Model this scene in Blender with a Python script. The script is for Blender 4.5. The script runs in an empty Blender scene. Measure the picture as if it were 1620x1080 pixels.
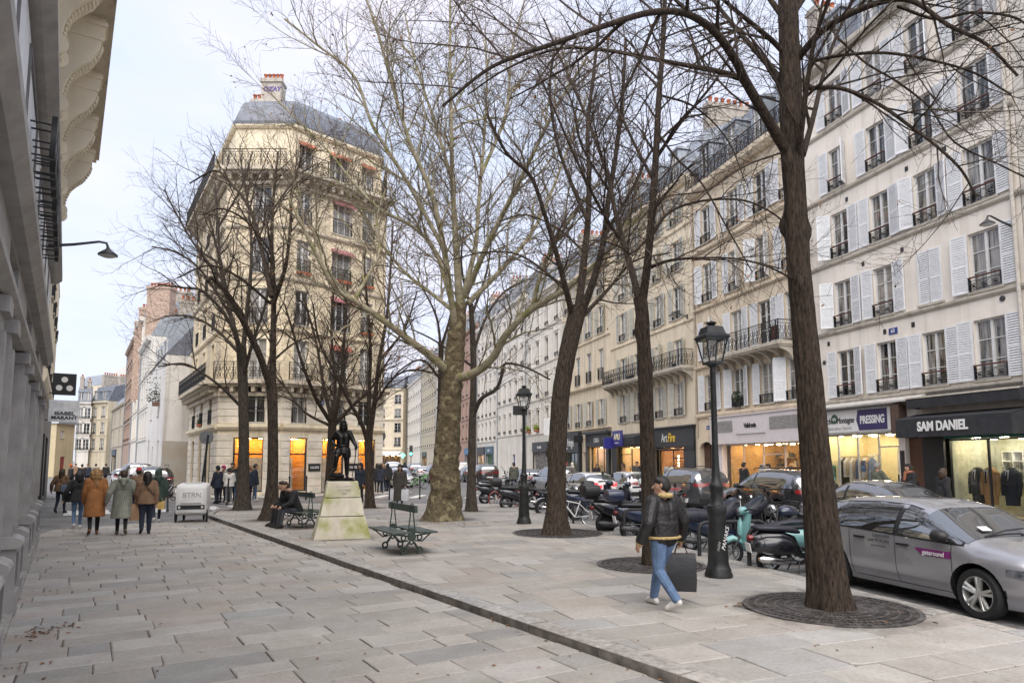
import bpy, bmesh, math, random
import numpy as np
from mathutils import Vector, Matrix
R = math.radians
pi = math.pi
SC = bpy.context.scene
COL = SC.collection
# ------------------------------------------------------------------ camera
FPX, CAMH, PYC = 1100.0, 1.95, 619.0
PT = math.atan(.099)
cd = bpy.data.cameras.new('camera')
cam = bpy.data.objects.new('camera', cd)
COL.objects.link(cam)
cam.location = (0, 0, CAMH)
cam.rotation_euler = (pi/2 + PT, 0, 0)
cd.sensor_width = 36
cd.lens = 36*FPX/1620
cd.shift_y = 79/1620
cd.clip_start = .05
cd.clip_end = 3000
SC.camera = cam
# ------------------------------------------------------------------ sky, sun, exposure
SUN_EL, SUN_AZ = 54, 177      # azimuth: degrees clockwise from +Y (behind the camera, to the left)
w = bpy.data.worlds.new('World')
SC.world = w
w.use_nodes = True
nt = w.node_tree
nt.nodes.clear()
sky = nt.nodes.new('ShaderNodeTexSky')
sky.sky_type = 'NISHITA'
sky.sun_disc = False
sky.sun_elevation = R(SUN_EL)
sky.sun_rotation = R(SUN_AZ)
sky.air_density = 1.2
sky.dust_density = 2.5
sky.ozone_density = 1.5
bg = nt.nodes.new('ShaderNodeBackground')
wo = nt.nodes.new('ShaderNodeOutputWorld')
tc = nt.nodes.new('ShaderNodeTexCoord')
mp = nt.nodes.new('ShaderNodeMapping')
mp.inputs['Scale'].default_value = (1.2, 1.2, 3.2)
nz = nt.nodes.new('ShaderNodeTexNoise')
nz.inputs['Scale'].default_value = 1.6
nz.inputs['Detail'].default_value = 5
nz.inputs['Roughness'].default_value = .55
rp = nt.nodes.new('ShaderNodeValToRGB')     # thin high cloud: veil colours
rp.color_ramp.elements[0].position = .3
rp.color_ramp.elements[0].color = (6.3, 7.5, 9.7, 1)
rp.color_ramp.elements[1].position = .72
rp.color_ramp.elements[1].color = (9.2, 8.75, 9.8, 1)
mx = nt.nodes.new('ShaderNodeMixRGB')
mx.inputs['Fac'].default_value = .86
nt.links.new(tc.outputs['Generated'], mp.inputs['Vector'])
nt.links.new(mp.outputs['Vector'], nz.inputs['Vector'])
nt.links.new(nz.outputs['Fac'], rp.inputs['Fac'])
nt.links.new(sky.outputs['Color'], mx.inputs['Color1'])
nt.links.new(rp.outputs['Color'], mx.inputs['Color2'])
nt.links.new(mx.outputs['Color'], bg.inputs['Color'])
bg.inputs['Strength'].default_value = .0635
nt.links.new(bg.outputs['Background'], wo.inputs['Surface'])
sl = bpy.data.lights.new('sun', 'SUN')
sl.energy = 2.35
sl.angle = R(75)
sl.color = (1, .93, .84)
so = bpy.data.objects.new('sun', sl)
COL.objects.link(so)
_sd = Vector((math.sin(R(SUN_AZ))*math.cos(R(SUN_EL)), math.cos(R(SUN_AZ))*math.cos(R(SUN_EL)), math.sin(R(SUN_EL))))
so.rotation_euler = _sd.to_track_quat('Z', 'Y').to_euler()
SC.view_settings.view_transform = 'Standard'
SC.view_settings.look = 'None'
SC.view_settings.gamma = 1
SC.view_settings.exposure = 1.05
SC.render.engine = 'CYCLES'
SC.cycles.use_denoising = True
SC.cycles.max_bounces = 6
SC.cycles.transparent_max_bounces = 12
SC.cycles.caustics_reflective = False
SC.cycles.caustics_refractive = False
SC.cycles.sample_clamp_indirect = 4
random.seed(7)
# ------------------------------------------------------------------ photo directions -> places
CP, SP = math.cos(PT), math.sin(PT)
def ray(x, y):
    v = (PYC-y)/FPX
    return Vector(((x-810)/FPX, CP - v*SP, v*CP + SP))
def gp(x, y, z=0.0):
    d = ray(x, y)
    t = (z-CAMH)/d.z
    return Vector((d.x*t, d.y*t, z))
def ap(x, y, Y):
    d = ray(x, y)
    t = Y/d.y
    return Vector((d.x*t, Y, CAMH + d.z*t))
def pxw(P):
    dz = P[2]-CAMH
    d = P[1]*CP + dz*SP
    if d < .05:
        return (-9999, -9999)
    return (810 + FPX*P[0]/d, PYC - FPX*(dz*CP - P[1]*SP)/d)
PHI = R(14.943)          # right-hand street: direction and normal
dR = Vector((-math.sin(PHI), math.cos(PHI), 0))
nR = Vector((math.cos(PHI), math.sin(PHI), 0))
LAM = R(32.6)            # left-hand street
dL = Vector((-math.sin(LAM), math.cos(LAM), 0))
nL = Vector((math.cos(LAM), math.sin(LAM), 0))
def rs(a, D, z=0.0):     # place in the right-hand street: a along the facade (towards the right), D across
    p = nR*D - dR*a
    return Vector((p.x, p.y, z))
def ls(t, e, z=0.0):
    p = dL*t + nL*e
    return Vector((p.x, p.y, z))
# ------------------------------------------------------------------ materials
MATS = {}
def nmat(name):
    m = bpy.data.materials.new(name)
    m.use_nodes = True
    n = m.node_tree
    b = n.nodes['Principled BSDF']
    MATS[name] = m
    return m, n, b
def M(name, col, rough=.6, metal=0.0, var=.12, scale=6.0, bump=0.0, bscale=40.0, coord='Object', stretch=(1, 1, 1), col2=None, isl=0.0, spec=.5, coat=0.0, hue=None, dirt=0.0):
    if name in MATS:
        return MATS[name]
    m, n, b = nmat(name)
    b.inputs['Roughness'].default_value = rough
    b.inputs['Metallic'].default_value = metal
    b.inputs['Specular IOR Level'].default_value = spec
    b.inputs['Coat Weight'].default_value = coat
    b.inputs['Coat Roughness'].default_value = .03
    t = n.nodes.new('ShaderNodeTexCoord')
    mpn = n.nodes.new('ShaderNodeMapping')
    mpn.inputs['Scale'].default_value = stretch
    if coord == 'World':
        g = n.nodes.new('ShaderNodeNewGeometry')
        n.links.new(g.outputs['Position'], mpn.inputs['Vector'])
    else:
        n.links.new(t.outputs[coord], mpn.inputs['Vector'])
    z = n.nodes.new('ShaderNodeTexNoise')
    z.inputs['Scale'].default_value = scale
    z.inputs['Detail'].default_value = 6
    z.inputs['Roughness'].default_value = .62
    n.links.new(mpn.outputs['Vector'], z.inputs['Vector'])
    r = n.nodes.new('ShaderNodeValToRGB')
    c = Vector(col[:3])
    d = Vector(col2[:3]) if col2 else c*(1-2*var)
    u = c*(1+var)
    r.color_ramp.elements[0].position = .32
    r.color_ramp.elements[1].position = .68
    r.color_ramp.elements[0].color = (*d, 1)
    r.color_ramp.elements[1].color = (*u, 1)
    n.links.new(z.outputs['Fac'], r.inputs['Fac'])
    out = r.outputs['Color']
    if isl > 0:
        g2 = n.nodes.new('ShaderNodeNewGeometry')
        oi = n.nodes.new('ShaderNodeObjectInfo')
        ad = n.nodes.new('ShaderNodeMath'); ad.operation = 'ADD'
        fr = n.nodes.new('ShaderNodeMath'); fr.operation = 'FRACT'
        n.links.new(g2.outputs['Random Per Island'], ad.inputs[0])
        n.links.new(oi.outputs['Random'], ad.inputs[1])
        n.links.new(ad.outputs[0], fr.inputs[0])
        r2 = n.nodes.new('ShaderNodeValToRGB')
        hs = hue or [(.72, .74, .76), (1.0, .98, .95), (.88, .84, .79), (1.12, 1.1, 1.06), (.95, .86, .78), (.82, .85, .88)]
        els = r2.color_ramp.elements
        els[0].position = 0; els[0].color = (*hs[0], 1)
        els[1].position = 1; els[1].color = (*hs[-1], 1)
        for i, h in enumerate(hs[1:-1]):
            e = els.new((i+1)/(len(hs)-1)); e.color = (*h, 1)
        n.links.new(fr.outputs[0], r2.inputs['Fac'])
        mm = n.nodes.new('ShaderNodeMixRGB'); mm.blend_type = 'MULTIPLY'
        mm.inputs['Fac'].default_value = isl
        n.links.new(out, mm.inputs['Color1'])
        n.links.new(r2.outputs['Color'], mm.inputs['Color2'])
        out = mm.outputs['Color']
    if dirt > 0:
        for (sc_, lo, hi, k_) in ((.7, .38, .62, dirt), (3.1, .40, .60, dirt*.7), (70, .30, .42, dirt*.9)):
            zd = n.nodes.new('ShaderNodeTexNoise'); zd.inputs['Scale'].default_value = sc_; zd.inputs['Detail'].default_value = 4
            n.links.new(mpn.outputs['Vector'], zd.inputs['Vector'])
            rd = n.nodes.new('ShaderNodeValToRGB'); rd.color_ramp.elements[0].position = lo; rd.color_ramp.elements[1].position = hi
            rd.color_ramp.elements[0].color = (1-k_, 1-k_*1.05, 1-k_*1.15, 1); rd.color_ramp.elements[1].color = (1, 1, 1, 1)
            n.links.new(zd.outputs['Fac'], rd.inputs['Fac'])
            md_ = n.nodes.new('ShaderNodeMixRGB'); md_.blend_type = 'MULTIPLY'; md_.inputs['Fac'].default_value = 1
            n.links.new(out, md_.inputs['Color1']); n.links.new(rd.outputs['Color'], md_.inputs['Color2'])
            out = md_.outputs['Color']
    if dirt > 0 and isl > .8:
        vo = n.nodes.new('ShaderNodeTexVoronoi'); vo.inputs['Scale'].default_value = 3.2
        n.links.new(mpn.outputs['Vector'], vo.inputs['Vector'])
        rv = n.nodes.new('ShaderNodeValToRGB'); rv.color_ramp.elements[0].position = .05; rv.color_ramp.elements[1].position = .085
        rv.color_ramp.elements[0].color = (.62, .60, .58, 1); rv.color_ramp.elements[1].color = (1, 1, 1, 1)
        n.links.new(vo.outputs['Distance'], rv.inputs['Fac'])
        mg = n.nodes.new('ShaderNodeMixRGB'); mg.blend_type = 'MULTIPLY'; mg.inputs['Fac'].default_value = .8
        n.links.new(out, mg.inputs['Color1']); n.links.new(rv.outputs['Color'], mg.inputs['Color2']); out = mg.outputs['Color']
    n.links.new(out, b.inputs['Base Color'])
    if bump > 0:
        z2 = n.nodes.new('ShaderNodeTexNoise')
        z2.inputs['Scale'].default_value = bscale
        z2.inputs['Detail'].default_value = 5
        n.links.new(mpn.outputs['Vector'], z2.inputs['Vector'])
        bp = n.nodes.new('ShaderNodeBump')
        bp.inputs['Strength'].default_value = bump
        bp.inputs['Distance'].default_value = .02
        n.links.new(z2.outputs['Fac'], bp.inputs['Height'])
        n.links.new(bp.outputs['Normal'], b.inputs['Normal'])
    return m
def facade_mat(name, col, dirt=.35):
    """rendered or ashlar wall: soft patches plus rain streaks running down"""
    m, n, b = nmat(name)
    b.inputs['Roughness'].default_value = .85
    b.inputs['Specular IOR Level'].default_value = .25
    t = n.nodes.new('ShaderNodeTexCoord')
    z = n.nodes.new('ShaderNodeTexNoise'); z.inputs['Scale'].default_value = .55; z.inputs['Detail'].default_value = 8; z.inputs['Roughness'].default_value = .65
    n.links.new(t.outputs['Object'], z.inputs['Vector'])
    mpn = n.nodes.new('ShaderNodeMapping'); mpn.inputs['Scale'].default_value = (3.2, 3.2, .16)
    n.links.new(t.outputs['Object'], mpn.inputs['Vector'])
    z2 = n.nodes.new('ShaderNodeTexNoise'); z2.inputs['Scale'].default_value = 1.0; z2.inputs['Detail'].default_value = 6
    n.links.new(mpn.outputs['Vector'], z2.inputs['Vector'])
    r = n.nodes.new('ShaderNodeValToRGB')
    c = Vector(col)
    r.color_ramp.elements[0].position = .3; r.color_ramp.elements[0].color = (*(c*.86), 1)
    r.color_ramp.elements[1].position = .7; r.color_ramp.elements[1].color = (*(c*1.08), 1)
    n.links.new(z.outputs['Fac'], r.inputs['Fac'])
    r2 = n.nodes.new('ShaderNodeValToRGB')
    k = 1-dirt
    r2.color_ramp.elements[0].position = .28; r2.color_ramp.elements[0].color = (k*.98, k*.95, k*.9, 1)
    r2.color_ramp.elements[1].position = .5; r2.color_ramp.elements[1].color = (1, 1, 1, 1)
    n.links.new(z2.outputs['Fac'], r2.inputs['Fac'])
    mm = n.nodes.new('ShaderNodeMixRGB'); mm.blend_type = 'MULTIPLY'; mm.inputs['Fac'].default_value = .8
    n.links.new(r.outputs['Color'], mm.inputs['Color1']); n.links.new(r2.outputs['Color'], mm.inputs['Color2'])
    n.links.new(mm.outputs['Color'], b.inputs['Base Color'])
    z3 = n.nodes.new('ShaderNodeTexNoise'); z3.inputs['Scale'].default_value = 25; z3.inputs['Detail'].default_value = 4
    n.links.new(t.outputs['Object'], z3.inputs['Vector'])
    bp = n.nodes.new('ShaderNodeBump'); bp.inputs['Strength'].default_value = .18; bp.inputs['Distance'].default_value = .02
    n.links.new(z3.outputs['Fac'], bp.inputs['Height']); n.links.new(bp.outputs['Normal'], b.inputs['Normal'])
    return m
def emit(name, col, s):
    m, n, b = nmat(name)
    b.inputs['Base Color'].default_value = (*col, 1)
    b.inputs['Emission Color'].default_value = (*col, 1)
    b.inputs['Emission Strength'].default_value = s
    return m
def glass(name, tint=(.9, .95, .95), rough=.02, refl=.10):
    m, n, b = nmat(name)
    n.nodes.remove(b)
    o = n.nodes['Material Output']
    tr = n.nodes.new('ShaderNodeBsdfTransparent'); tr.inputs['Color'].default_value = (*tint, 1)
    gl = n.nodes.new('ShaderNodeBsdfGlossy'); gl.inputs['Roughness'].default_value = rough
    lw = n.nodes.new('ShaderNodeLayerWeight'); lw.inputs['Blend'].default_value = .5
    pw = n.nodes.new('ShaderNodeMath'); pw.operation = 'POWER'; pw.inputs[1].default_value = 4.0
    ad = n.nodes.new('ShaderNodeMath'); ad.operation = 'MULTIPLY_ADD'; ad.inputs[1].default_value = 1-refl; ad.inputs[2].default_value = refl
    ad.use_clamp = True
    n.links.new(lw.outputs['Facing'], pw.inputs[0])
    mxs = n.nodes.new('ShaderNodeMixShader')
    n.links.new(pw.outputs[0], ad.inputs[0]); n.links.new(ad.outputs[0], mxs.inputs['Fac'])
    n.links.new(tr.outputs[0], mxs.inputs[1]); n.links.new(gl.outputs[0], mxs.inputs[2])
    n.links.new(mxs.outputs[0], o.inputs['Surface'])
    return m
def pane_mat(name, dark=(.012, .014, .016), pale=(.30, .285, .26)):
    """window of an unlit room: glossy, dark, curtains behind some of them"""
    m, n, b = nmat(name)
    b.inputs['Roughness'].default_value = .015
    b.inputs['Specular IOR Level'].default_value = .9
    oi = n.nodes.new('ShaderNodeObjectInfo')
    t = n.nodes.new('ShaderNodeTexCoord')
    mpn = n.nodes.new('ShaderNodeMapping'); mpn.inputs['Scale'].default_value = (9, 9, .6)
    z = n.nodes.new('ShaderNodeTexNoise'); z.inputs['Scale'].default_value = 1; z.inputs['Detail'].default_value = 3
    ad = n.nodes.new('ShaderNodeMath'); ad.operation = 'MULTIPLY_ADD'; ad.inputs[1].default_value = .5; 
    vm = n.nodes.new('ShaderNodeVectorMath'); vm.operation = 'ADD'
    cb = n.nodes.new('ShaderNodeCombineXYZ')
    sc = n.nodes.new('ShaderNodeMath'); sc.operation = 'MULTIPLY'; sc.inputs[1].default_value = 37
    n.links.new(oi.outputs['Random'], sc.inputs[0]); n.links.new(sc.outputs[0], cb.inputs[0])
    n.links.new(t.outputs['Object'], mpn.inputs['Vector']); n.links.new(mpn.outputs['Vector'], vm.inputs[0]); n.links.new(cb.outputs[0], vm.inputs[1])
    n.links.new(vm.outputs[0], z.inputs['Vector'])
    n.links.new(oi.outputs['Random'], ad.inputs[0]); n.links.new(z.outputs['Fac'], ad.inputs[2])
    r = n.nodes.new('ShaderNodeValToRGB')
    r.color_ramp.elements[0].position = .66; r.color_ramp.elements[0].color = (*dark, 1)
    r.color_ramp.elements[1].position = .84; r.color_ramp.elements[1].color = (*pale, 1)
    n.links.new(ad.outputs[0], r.inputs['Fac']); n.links.new(r.outputs['Color'], b.inputs['Base Color'])
    return m
def bark_mat(name, dark, light, vs=(14, 14, 1.6), bump=.9, moss=None):
    m, n, b = nmat(name)
    b.inputs['Roughness'].default_value = .9
    b.inputs['Specular IOR Level'].default_value = .2
    t = n.nodes.new('ShaderNodeTexCoord')
    mpn = n.nodes.new('ShaderNodeMapping'); mpn.inputs['Scale'].default_value = vs
    n.links.new(t.outputs['Object'], mpn.inputs['Vector'])
    z = n.nodes.new('ShaderNodeTexNoise'); z.inputs['Scale'].default_value = 1; z.inputs['Detail'].default_value = 7; z.inputs['Roughness'].default_value = .7
    n.links.new(mpn.outputs['Vector'], z.inputs['Vector'])
    r = n.nodes.new('ShaderNodeValToRGB')
    r.color_ramp.elements[0].position = .36; r.color_ramp.elements[0].color = (*dark, 1)
    r.color_ramp.elements[1].position = .68; r.color_ramp.elements[1].color = (*light, 1)
    n.links.new(z.outputs['Fac'], r.inputs['Fac'])
    out = r.outputs['Color']
    if moss:
        z2 = n.nodes.new('ShaderNodeTexNoise'); z2.inputs['Scale'].default_value = moss[1]; z2.inputs['Detail'].default_value = 4
        n.links.new(t.outputs['Object'], z2.inputs['Vector'])
        r2 = n.nodes.new('ShaderNodeValToRGB')
        r2.color_ramp.elements[0].position = moss[2]; r2.color_ramp.elements[0].color = (0, 0, 0, 1)
        r2.color_ramp.elements[1].position = moss[2]+(moss[3] if len(moss) > 3 else .06); r2.color_ramp.elements[1].color = (1, 1, 1, 1)
        n.links.new(z2.outputs['Fac'], r2.inputs['Fac'])
        mm = n.nodes.new('ShaderNodeMixRGB'); mm.inputs['Color2'].default_value = (*moss[0], 1)
        n.links.new(r2.outputs['Color'], mm.inputs['Fac']); n.links.new(out, mm.inputs['Color1'])
        out = mm.outputs['Color']
    n.links.new(out, b.inputs['Base Color'])
    bp = n.nodes.new('ShaderNodeBump'); bp.inputs['Strength'].default_value = bump; bp.inputs['Distance'].default_value = .03
    n.links.new(z.outputs['Fac'], bp.inputs['Height']); n.links.new(bp.outputs['Normal'], b.inputs['Normal'])
    return m
# ------------------------------------------------------------------ mesh builder
class MB:
    def __init__(s):
        s.v = []; s.f = []; s.m = []
    def poly(s, pts, m=0):
        i = len(s.v); s.v += [tuple(p) for p in pts]; s.f.append(tuple(range(i, i+len(pts)))); s.m.append(m); return s
    def box(s, cx, cy, cz, sx, sy, sz, rz=0.0, m=0, rx=0.0, ry=0.0):
        i = len(s.v)
        mat = Matrix.Rotation(rz, 3, 'Z') @ Matrix.Rotation(ry, 3, 'Y') @ Matrix.Rotation(rx, 3, 'X') if (rz or rx or ry) else None
        for a in (-.5, .5):
            for b in (-.5, .5):
                for c in (-.5, .5):
                    p = Vector((a*sx, b*sy, c*sz))
                    if mat: p = mat @ p
                    s.v.append((cx+p.x, cy+p.y, cz+p.z))
        for q in ((0, 1, 3, 2), (4, 6, 7, 5), (0, 4, 5, 1), (2, 3, 7, 6), (0, 2, 6, 4), (1, 5, 7, 3)):
            s.f.append(tuple(i+k for k in q)); s.m.append(m)
        return s
    def bb(s, x0, x1, y0, y1, z0, z1, m=0):
        return s.box((x0+x1)/2, (y0+y1)/2, (z0+z1)/2, abs(x1-x0), abs(y1-y0), abs(z1-z0), m=m)
    def extr(s, pts, vec, m=0):
        n = len(pts); i = len(s.v); vec = Vector(vec)
        s.v += [tuple(Vector(p)) for p in pts] + [tuple(Vector(p)+vec) for p in pts]
        s.f.append(tuple(i+k for k in reversed(range(n)))); s.f.append(tuple(i+n+k for k in range(n)))
        s.m += [m, m]
        for k in range(n):
            j = (k+1) % n
            s.f.append((i+k, i+j, i+n+j, i+n+k)); s.m.append(m)
        return s
    def rings(s, rs_, m=0, caps=True, closed=True):
        i = len(s.v); n = len(rs_[0])
        for r_ in rs_: s.v += [tuple(p) for p in r_]
        for a in range(len(rs_)-1):
            for k in range(n if closed else n-1):
                j = (k+1) % n
                s.f.append((i+a*n+k, i+a*n+j, i+(a+1)*n+j, i+(a+1)*n+k)); s.m.append(m)
        if caps and closed:
            s.f.append(tuple(i+k for k in reversed(range(n)))); s.m.append(m)
            b = i+(len(rs_)-1)*n
            s.f.append(tuple(b+k for k in range(n))); s.m.append(m)
        return s
    def tube(s, pts, rad, n=6, m=0, caps=True, flat=1.0):
        pts = [Vector(p) for p in pts]
        if not hasattr(rad, '__len__'): rad = [rad]*len(pts)
        d = (pts[1]-pts[0]).normalized()
        u = d.cross(Vector((0, 0, 1)))
        if u.length < .05: u = d.cross(Vector((0, 1, 0)))
        u.normalize()
        out = []
        for i, p in enumerate(pts):
            if i == 0: t = pts[1]-pts[0]
            elif i == len(pts)-1: t = pts[-1]-pts[-2]
            else: t = pts[i+1]-pts[i-1]
            if t.length < 1e-9: t = d
            t = t.normalized()
            u = (u - t*u.dot(t))
            if u.length < 1e-6: u = t.orthogonal()
            u.normalize()
            w_ = t.cross(u)
            out.append([p + (u*math.cos(2*pi*k/n) + w_*math.sin(2*pi*k/n)*flat)*rad[i] for k in range(n)])
        return s.rings(out, m, caps)
    def lathe(s, prof, n=16, c=(0, 0, 0), m=0, axis='Z', sx=1.0, sy=1.0, caps=True):
        out = []
        for r_, z in prof:
            ring = []
            for k in range(n):
                a = 2*pi*k/n
                x, y = r_*math.cos(a)*sx, r_*math.sin(a)*sy
                if axis == 'Z': p = (c[0]+x, c[1]+y, c[2]+z)
                elif axis == 'Y': p = (c[0]+x, c[1]-z, c[2]+y)
                else: p = (c[0]+z, c[1]+x, c[2]+y)
                ring.append(p)
            out.append(ring)
        return s.rings(out, m, caps)
    def ball(s, c, r, n=10, m=0, rz=0.0):
        if not hasattr(r, '__len__'): r = (r, r, r)
        out = []
        h = max(4, n//2+1)
        for i in range(h+1):
            a = pi*(i+.02)/(h+.04) - pi/2
            out.append([(c[0]+r[0]*math.cos(a)*math.cos(2*pi*k/n), c[1]+r[1]*math.cos(a)*math.sin(2*pi*k/n), c[2]+r[2]*math.sin(a)) for k in range(n)])
        return s.rings(out, m)
    def loft(s, secs, n=12, m=0, p=2.0):
        """sections (x, y, z, half width y, half height z) along x, superellipse"""
        out = []
        for (x, y, z, a, b) in secs:
            ring = []
            for k in range(n):
                t = 2*pi*k/n
                cx, sx = math.cos(t), math.sin(t)
                ring.append((x, y+a*math.copysign(abs(cx)**(2/p), cx), z+b*math.copysign(abs(sx)**(2/p), sx)))
            out.append(ring)
        return s.rings(out, m)
    def grid(s, pts, m=0):
        i = len(s.v); r_ = len(pts); c_ = len(pts[0])
        for row in pts: s.v += [tuple(p) for p in row]
        for a in range(r_-1):
            for b in range(c_-1):
                s.f.append((i+a*c_+b, i+a*c_+b+1, i+(a+1)*c_+b+1, i+(a+1)*c_+b)); s.m.append(m)
        return s
    def ring(s, c, r, rr, n=12, k=5, axis='Y', m=0, sz=1.0):
        """torus"""
        out = []
        for i in range(n+1):
            a = 2*pi*i/n; row = []
            for j in range(k+1):
                b = 2*pi*j/k
                q = r + rr*math.cos(b); h = rr*math.sin(b)
                x, z = q*math.cos(a), q*math.sin(a)*sz
                row.append((c[0]+x, c[1]+h, c[2]+z) if axis == 'Y' else ((c[0]+h, c[1]+x, c[2]+z) if axis == 'X' else (c[0]+x, c[1]+z, c[2]+h)))
            out.append(row)
        return s.grid(out, m)
    def mesh(s, name, mats, smooth=None):
        me = bpy.data.meshes.new(name)
        me.from_pydata(s.v, [], s.f)
        for m in (mats if isinstance(mats, (list, tuple)) else [mats]): me.materials.append(m)
        if any(s.m): me.polygons.foreach_set('material_index', s.m)
        if smooth is not None:
            me.polygons.foreach_set('use_smooth', [True]*len(me.polygons))
            if smooth < 179: me.set_sharp_from_angle(angle=R(smooth))
        me.update()
        return me
    def build(s, name, mats, parent=None, smooth=None, loc=None, rz=0.0):
        return inst(s.mesh(name, mats, smooth), name, parent, loc, rz)
TMP = bpy.data.scenes.new('workshop')      # modifiers are evaluated here, then the scene is removed
def evaluate(o):
    with bpy.context.temp_override(scene=TMP, view_layer=TMP.view_layers[0]):
        dg = bpy.context.evaluated_depsgraph_get(); dg.update()
        return bpy.data.meshes.new_from_object(o.evaluated_get(dg))
def inst(me, name, parent=None, loc=None, rz=0.0, rot=None, scale=None):
    o = bpy.data.objects.new(name, me)
    COL.objects.link(o)
    if parent: o.parent = parent
    if loc is not None: o.location = loc
    if rot is not None: o.rotation_euler = rot
    elif rz: o.rotation_euler = (0, 0, rz)
    if scale is not None: o.scale = scale
    return o
def thing(name, label, cat, loc=(0, 0, 0), rz=0.0, group=None):
    o = bpy.data.objects.new(name, None)
    COL.objects.link(o)
    o.location = loc; o.rotation_euler = (0, 0, rz)
    o['label'] = label; o['category'] = cat
    if group: o['group'] = group
    return o
def tag(o, label, cat, group=None):
    o['label'] = label; o['category'] = cat
    if group: o['group'] = group
    return o
def copytree(o, parent=None):
    c = o.copy(); COL.objects.link(c)
    if parent: c.parent = parent
    for ch in list(o.children): copytree(ch, c)
    return c
def text(s, parent, loc, size, mat, rot=(pi/2, 0, 0), name='lettering', ext=.008, bold=0.0, sx=1.0, align='CENTER', shear=0.0):
    cu = bpy.data.curves.new(name, 'FONT')
    cu.body = s; cu.size = size; cu.extrude = ext; cu.offset = bold; cu.shear = shear
    cu.align_x = align; cu.align_y = 'CENTER'
    cu.materials.append(mat)
    tmp = bpy.data.objects.new(name, cu)
    me = bpy.data.meshes.new_from_object(tmp)
    bpy.data.objects.remove(tmp); bpy.data.curves.remove(cu)
    me.name = name
    o = bpy.data.objects.new(name, me); COL.objects.link(o)
    o.parent = parent; o.location = loc; o.rotation_euler = rot; o.scale = (sx, 1, 1)
    return o
# palette
m_white = M('white_paint', (.74, .74, .73), .55, var=.05)
m_wframe = M('window_white', (.70, .70, .69), .5, var=.06)
m_shut = M('shutter_white', (.76, .77, .78), .6, var=.06, isl=.25, hue=[(.9, .9, .9), (1, 1, 1), (.94, .95, .97)])
m_shutg = M('shutter_grey', (.55, .54, .48), .65, var=.08, isl=.3, hue=[(.85, .85, .85), (1, 1, 1)])
m_iron = M('black_iron', (.022, .023, .026), .5, .3, var=.25)
m_iron2 = M('grey_iron', (.06, .062, .066), .55, .3, var=.25)
m_pane = pane_mat('window_pane')
m_red = M('handrail_wood', (.10, .03, .02), .6)
m_stone = facade_mat('sill_stone', (.50, .46, .39), .4)
m_slate = M('roof_slate', (.15, .165, .20), .5, var=.25, scale=3, bump=.25, bscale=18)
m_zinc = M('zinc_roof', (.33, .36, .40), .4, .35, var=.12, scale=2)
m_terra = M('terracotta', (.42, .13, .06), .8, var=.25)
m_brick = M('brick_wall', (.46, .34, .27), .85, var=.25, scale=9, bump=.4, bscale=40)
m_black = M('black_paint', (.018, .019, .021), .45, var=.2)
m_anth = M('anthracite_paint', (.035, .038, .043), .5, var=.15)
m_signw = M('sign_white', (.78, .78, .77), .5, var=.03)
m_shopglass = glass('shop_glass', (.96, .97, .96))
m_warm = emit('warm_lamp', (1.0, .68, .34), 34)
m_cool = emit('cool_lamp', (1.0, .9, .68), 30)
m_floorin = M('shop_floor', (.35, .29, .22), .5)
# ------------------------------------------------------------------ ground, roads, paving
PZ = .085
m_asph = M('asphalt', (.17, .17, .172), .85, var=.22, scale=.6, bump=.3, bscale=60, coord='World')
m_setts = M('sett_road', (.20, .195, .19), .8, var=.3, scale=5, bump=.6, bscale=14, coord='World')
m_joint = M('joint_dirt', (.15, .128, .105), .95, var=.3, scale=12, coord='World')
m_pave = M('paving_limestone', (.37, .355, .333), .72, var=.08, scale=22, bump=.35, bscale=60, coord='World', isl=1.0, dirt=.14,
           hue=[(.76, .77, .79), (1.0, .98, .95), (.88, .86, .83), (1.16, 1.15, 1.13), (1.0, .92, .86), (.90, .93, .97), (1.02, .96, .92), (1.12, 1.13, 1.15)])
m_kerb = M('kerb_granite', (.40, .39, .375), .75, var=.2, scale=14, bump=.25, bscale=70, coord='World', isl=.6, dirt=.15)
m_kerbface = M('kerb_face', (.19, .17, .15), .85, var=.3, scale=5, coord='World')  # darker than the kerb top: shade on the sides painted into their colour
m_paint = M('road_paint', (.62, .62, .60), .7, var=.2, scale=5, coord='World')
def sheet(name, pts, z, m, kind='structure'):
    o = MB().poly([(p[0], p[1], z) for p in pts]).build(name, m)
    o['kind'] = kind
    return o
road = sheet('road', [(-900, -60), (900, -60), (900, 1500), (-900, 1500)], -.03, m_asph)
def area(p):
    return .5*sum(p[i][0]*p[(i+1) % len(p)][1]-p[(i+1) % len(p)][0]*p[i][1] for i in range(len(p)))
def clip(poly, cp):
    if area(cp) < 0: cp = cp[::-1]
    out = poly
    for i in range(len(cp)):
        a, b = cp[i], cp[(i+1) % len(cp)]
        ex, ey = b[0]-a[0], b[1]-a[1]
        src, out = out, []
        for k in range(len(src)):
            p, q = src[k], src[(k+1) % len(src)]
            sp_ = ex*(p[1]-a[1])-ey*(p[0]-a[0]); sq = ex*(q[1]-a[1])-ey*(q[0]-a[0])
            if sp_ >= 0: out.append(p)
            if (sp_ >= 0) != (sq >= 0):
                t = sp_/(sp_-sq); out.append((p[0]+t*(q[0]-p[0]), p[1]+t*(q[1]-p[1])))
        if len(out) < 3: return []
    cl = []
    for p in out:
        if not cl or (abs(p[0]-cl[-1][0])+abs(p[1]-cl[-1][1])) > .01: cl.append(p)
    if len(cl) > 2 and (abs(cl[0][0]-cl[-1][0])+abs(cl[0][1]-cl[-1][1])) < .01: cl.pop()
    return cl if len(cl) >= 3 else []
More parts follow.
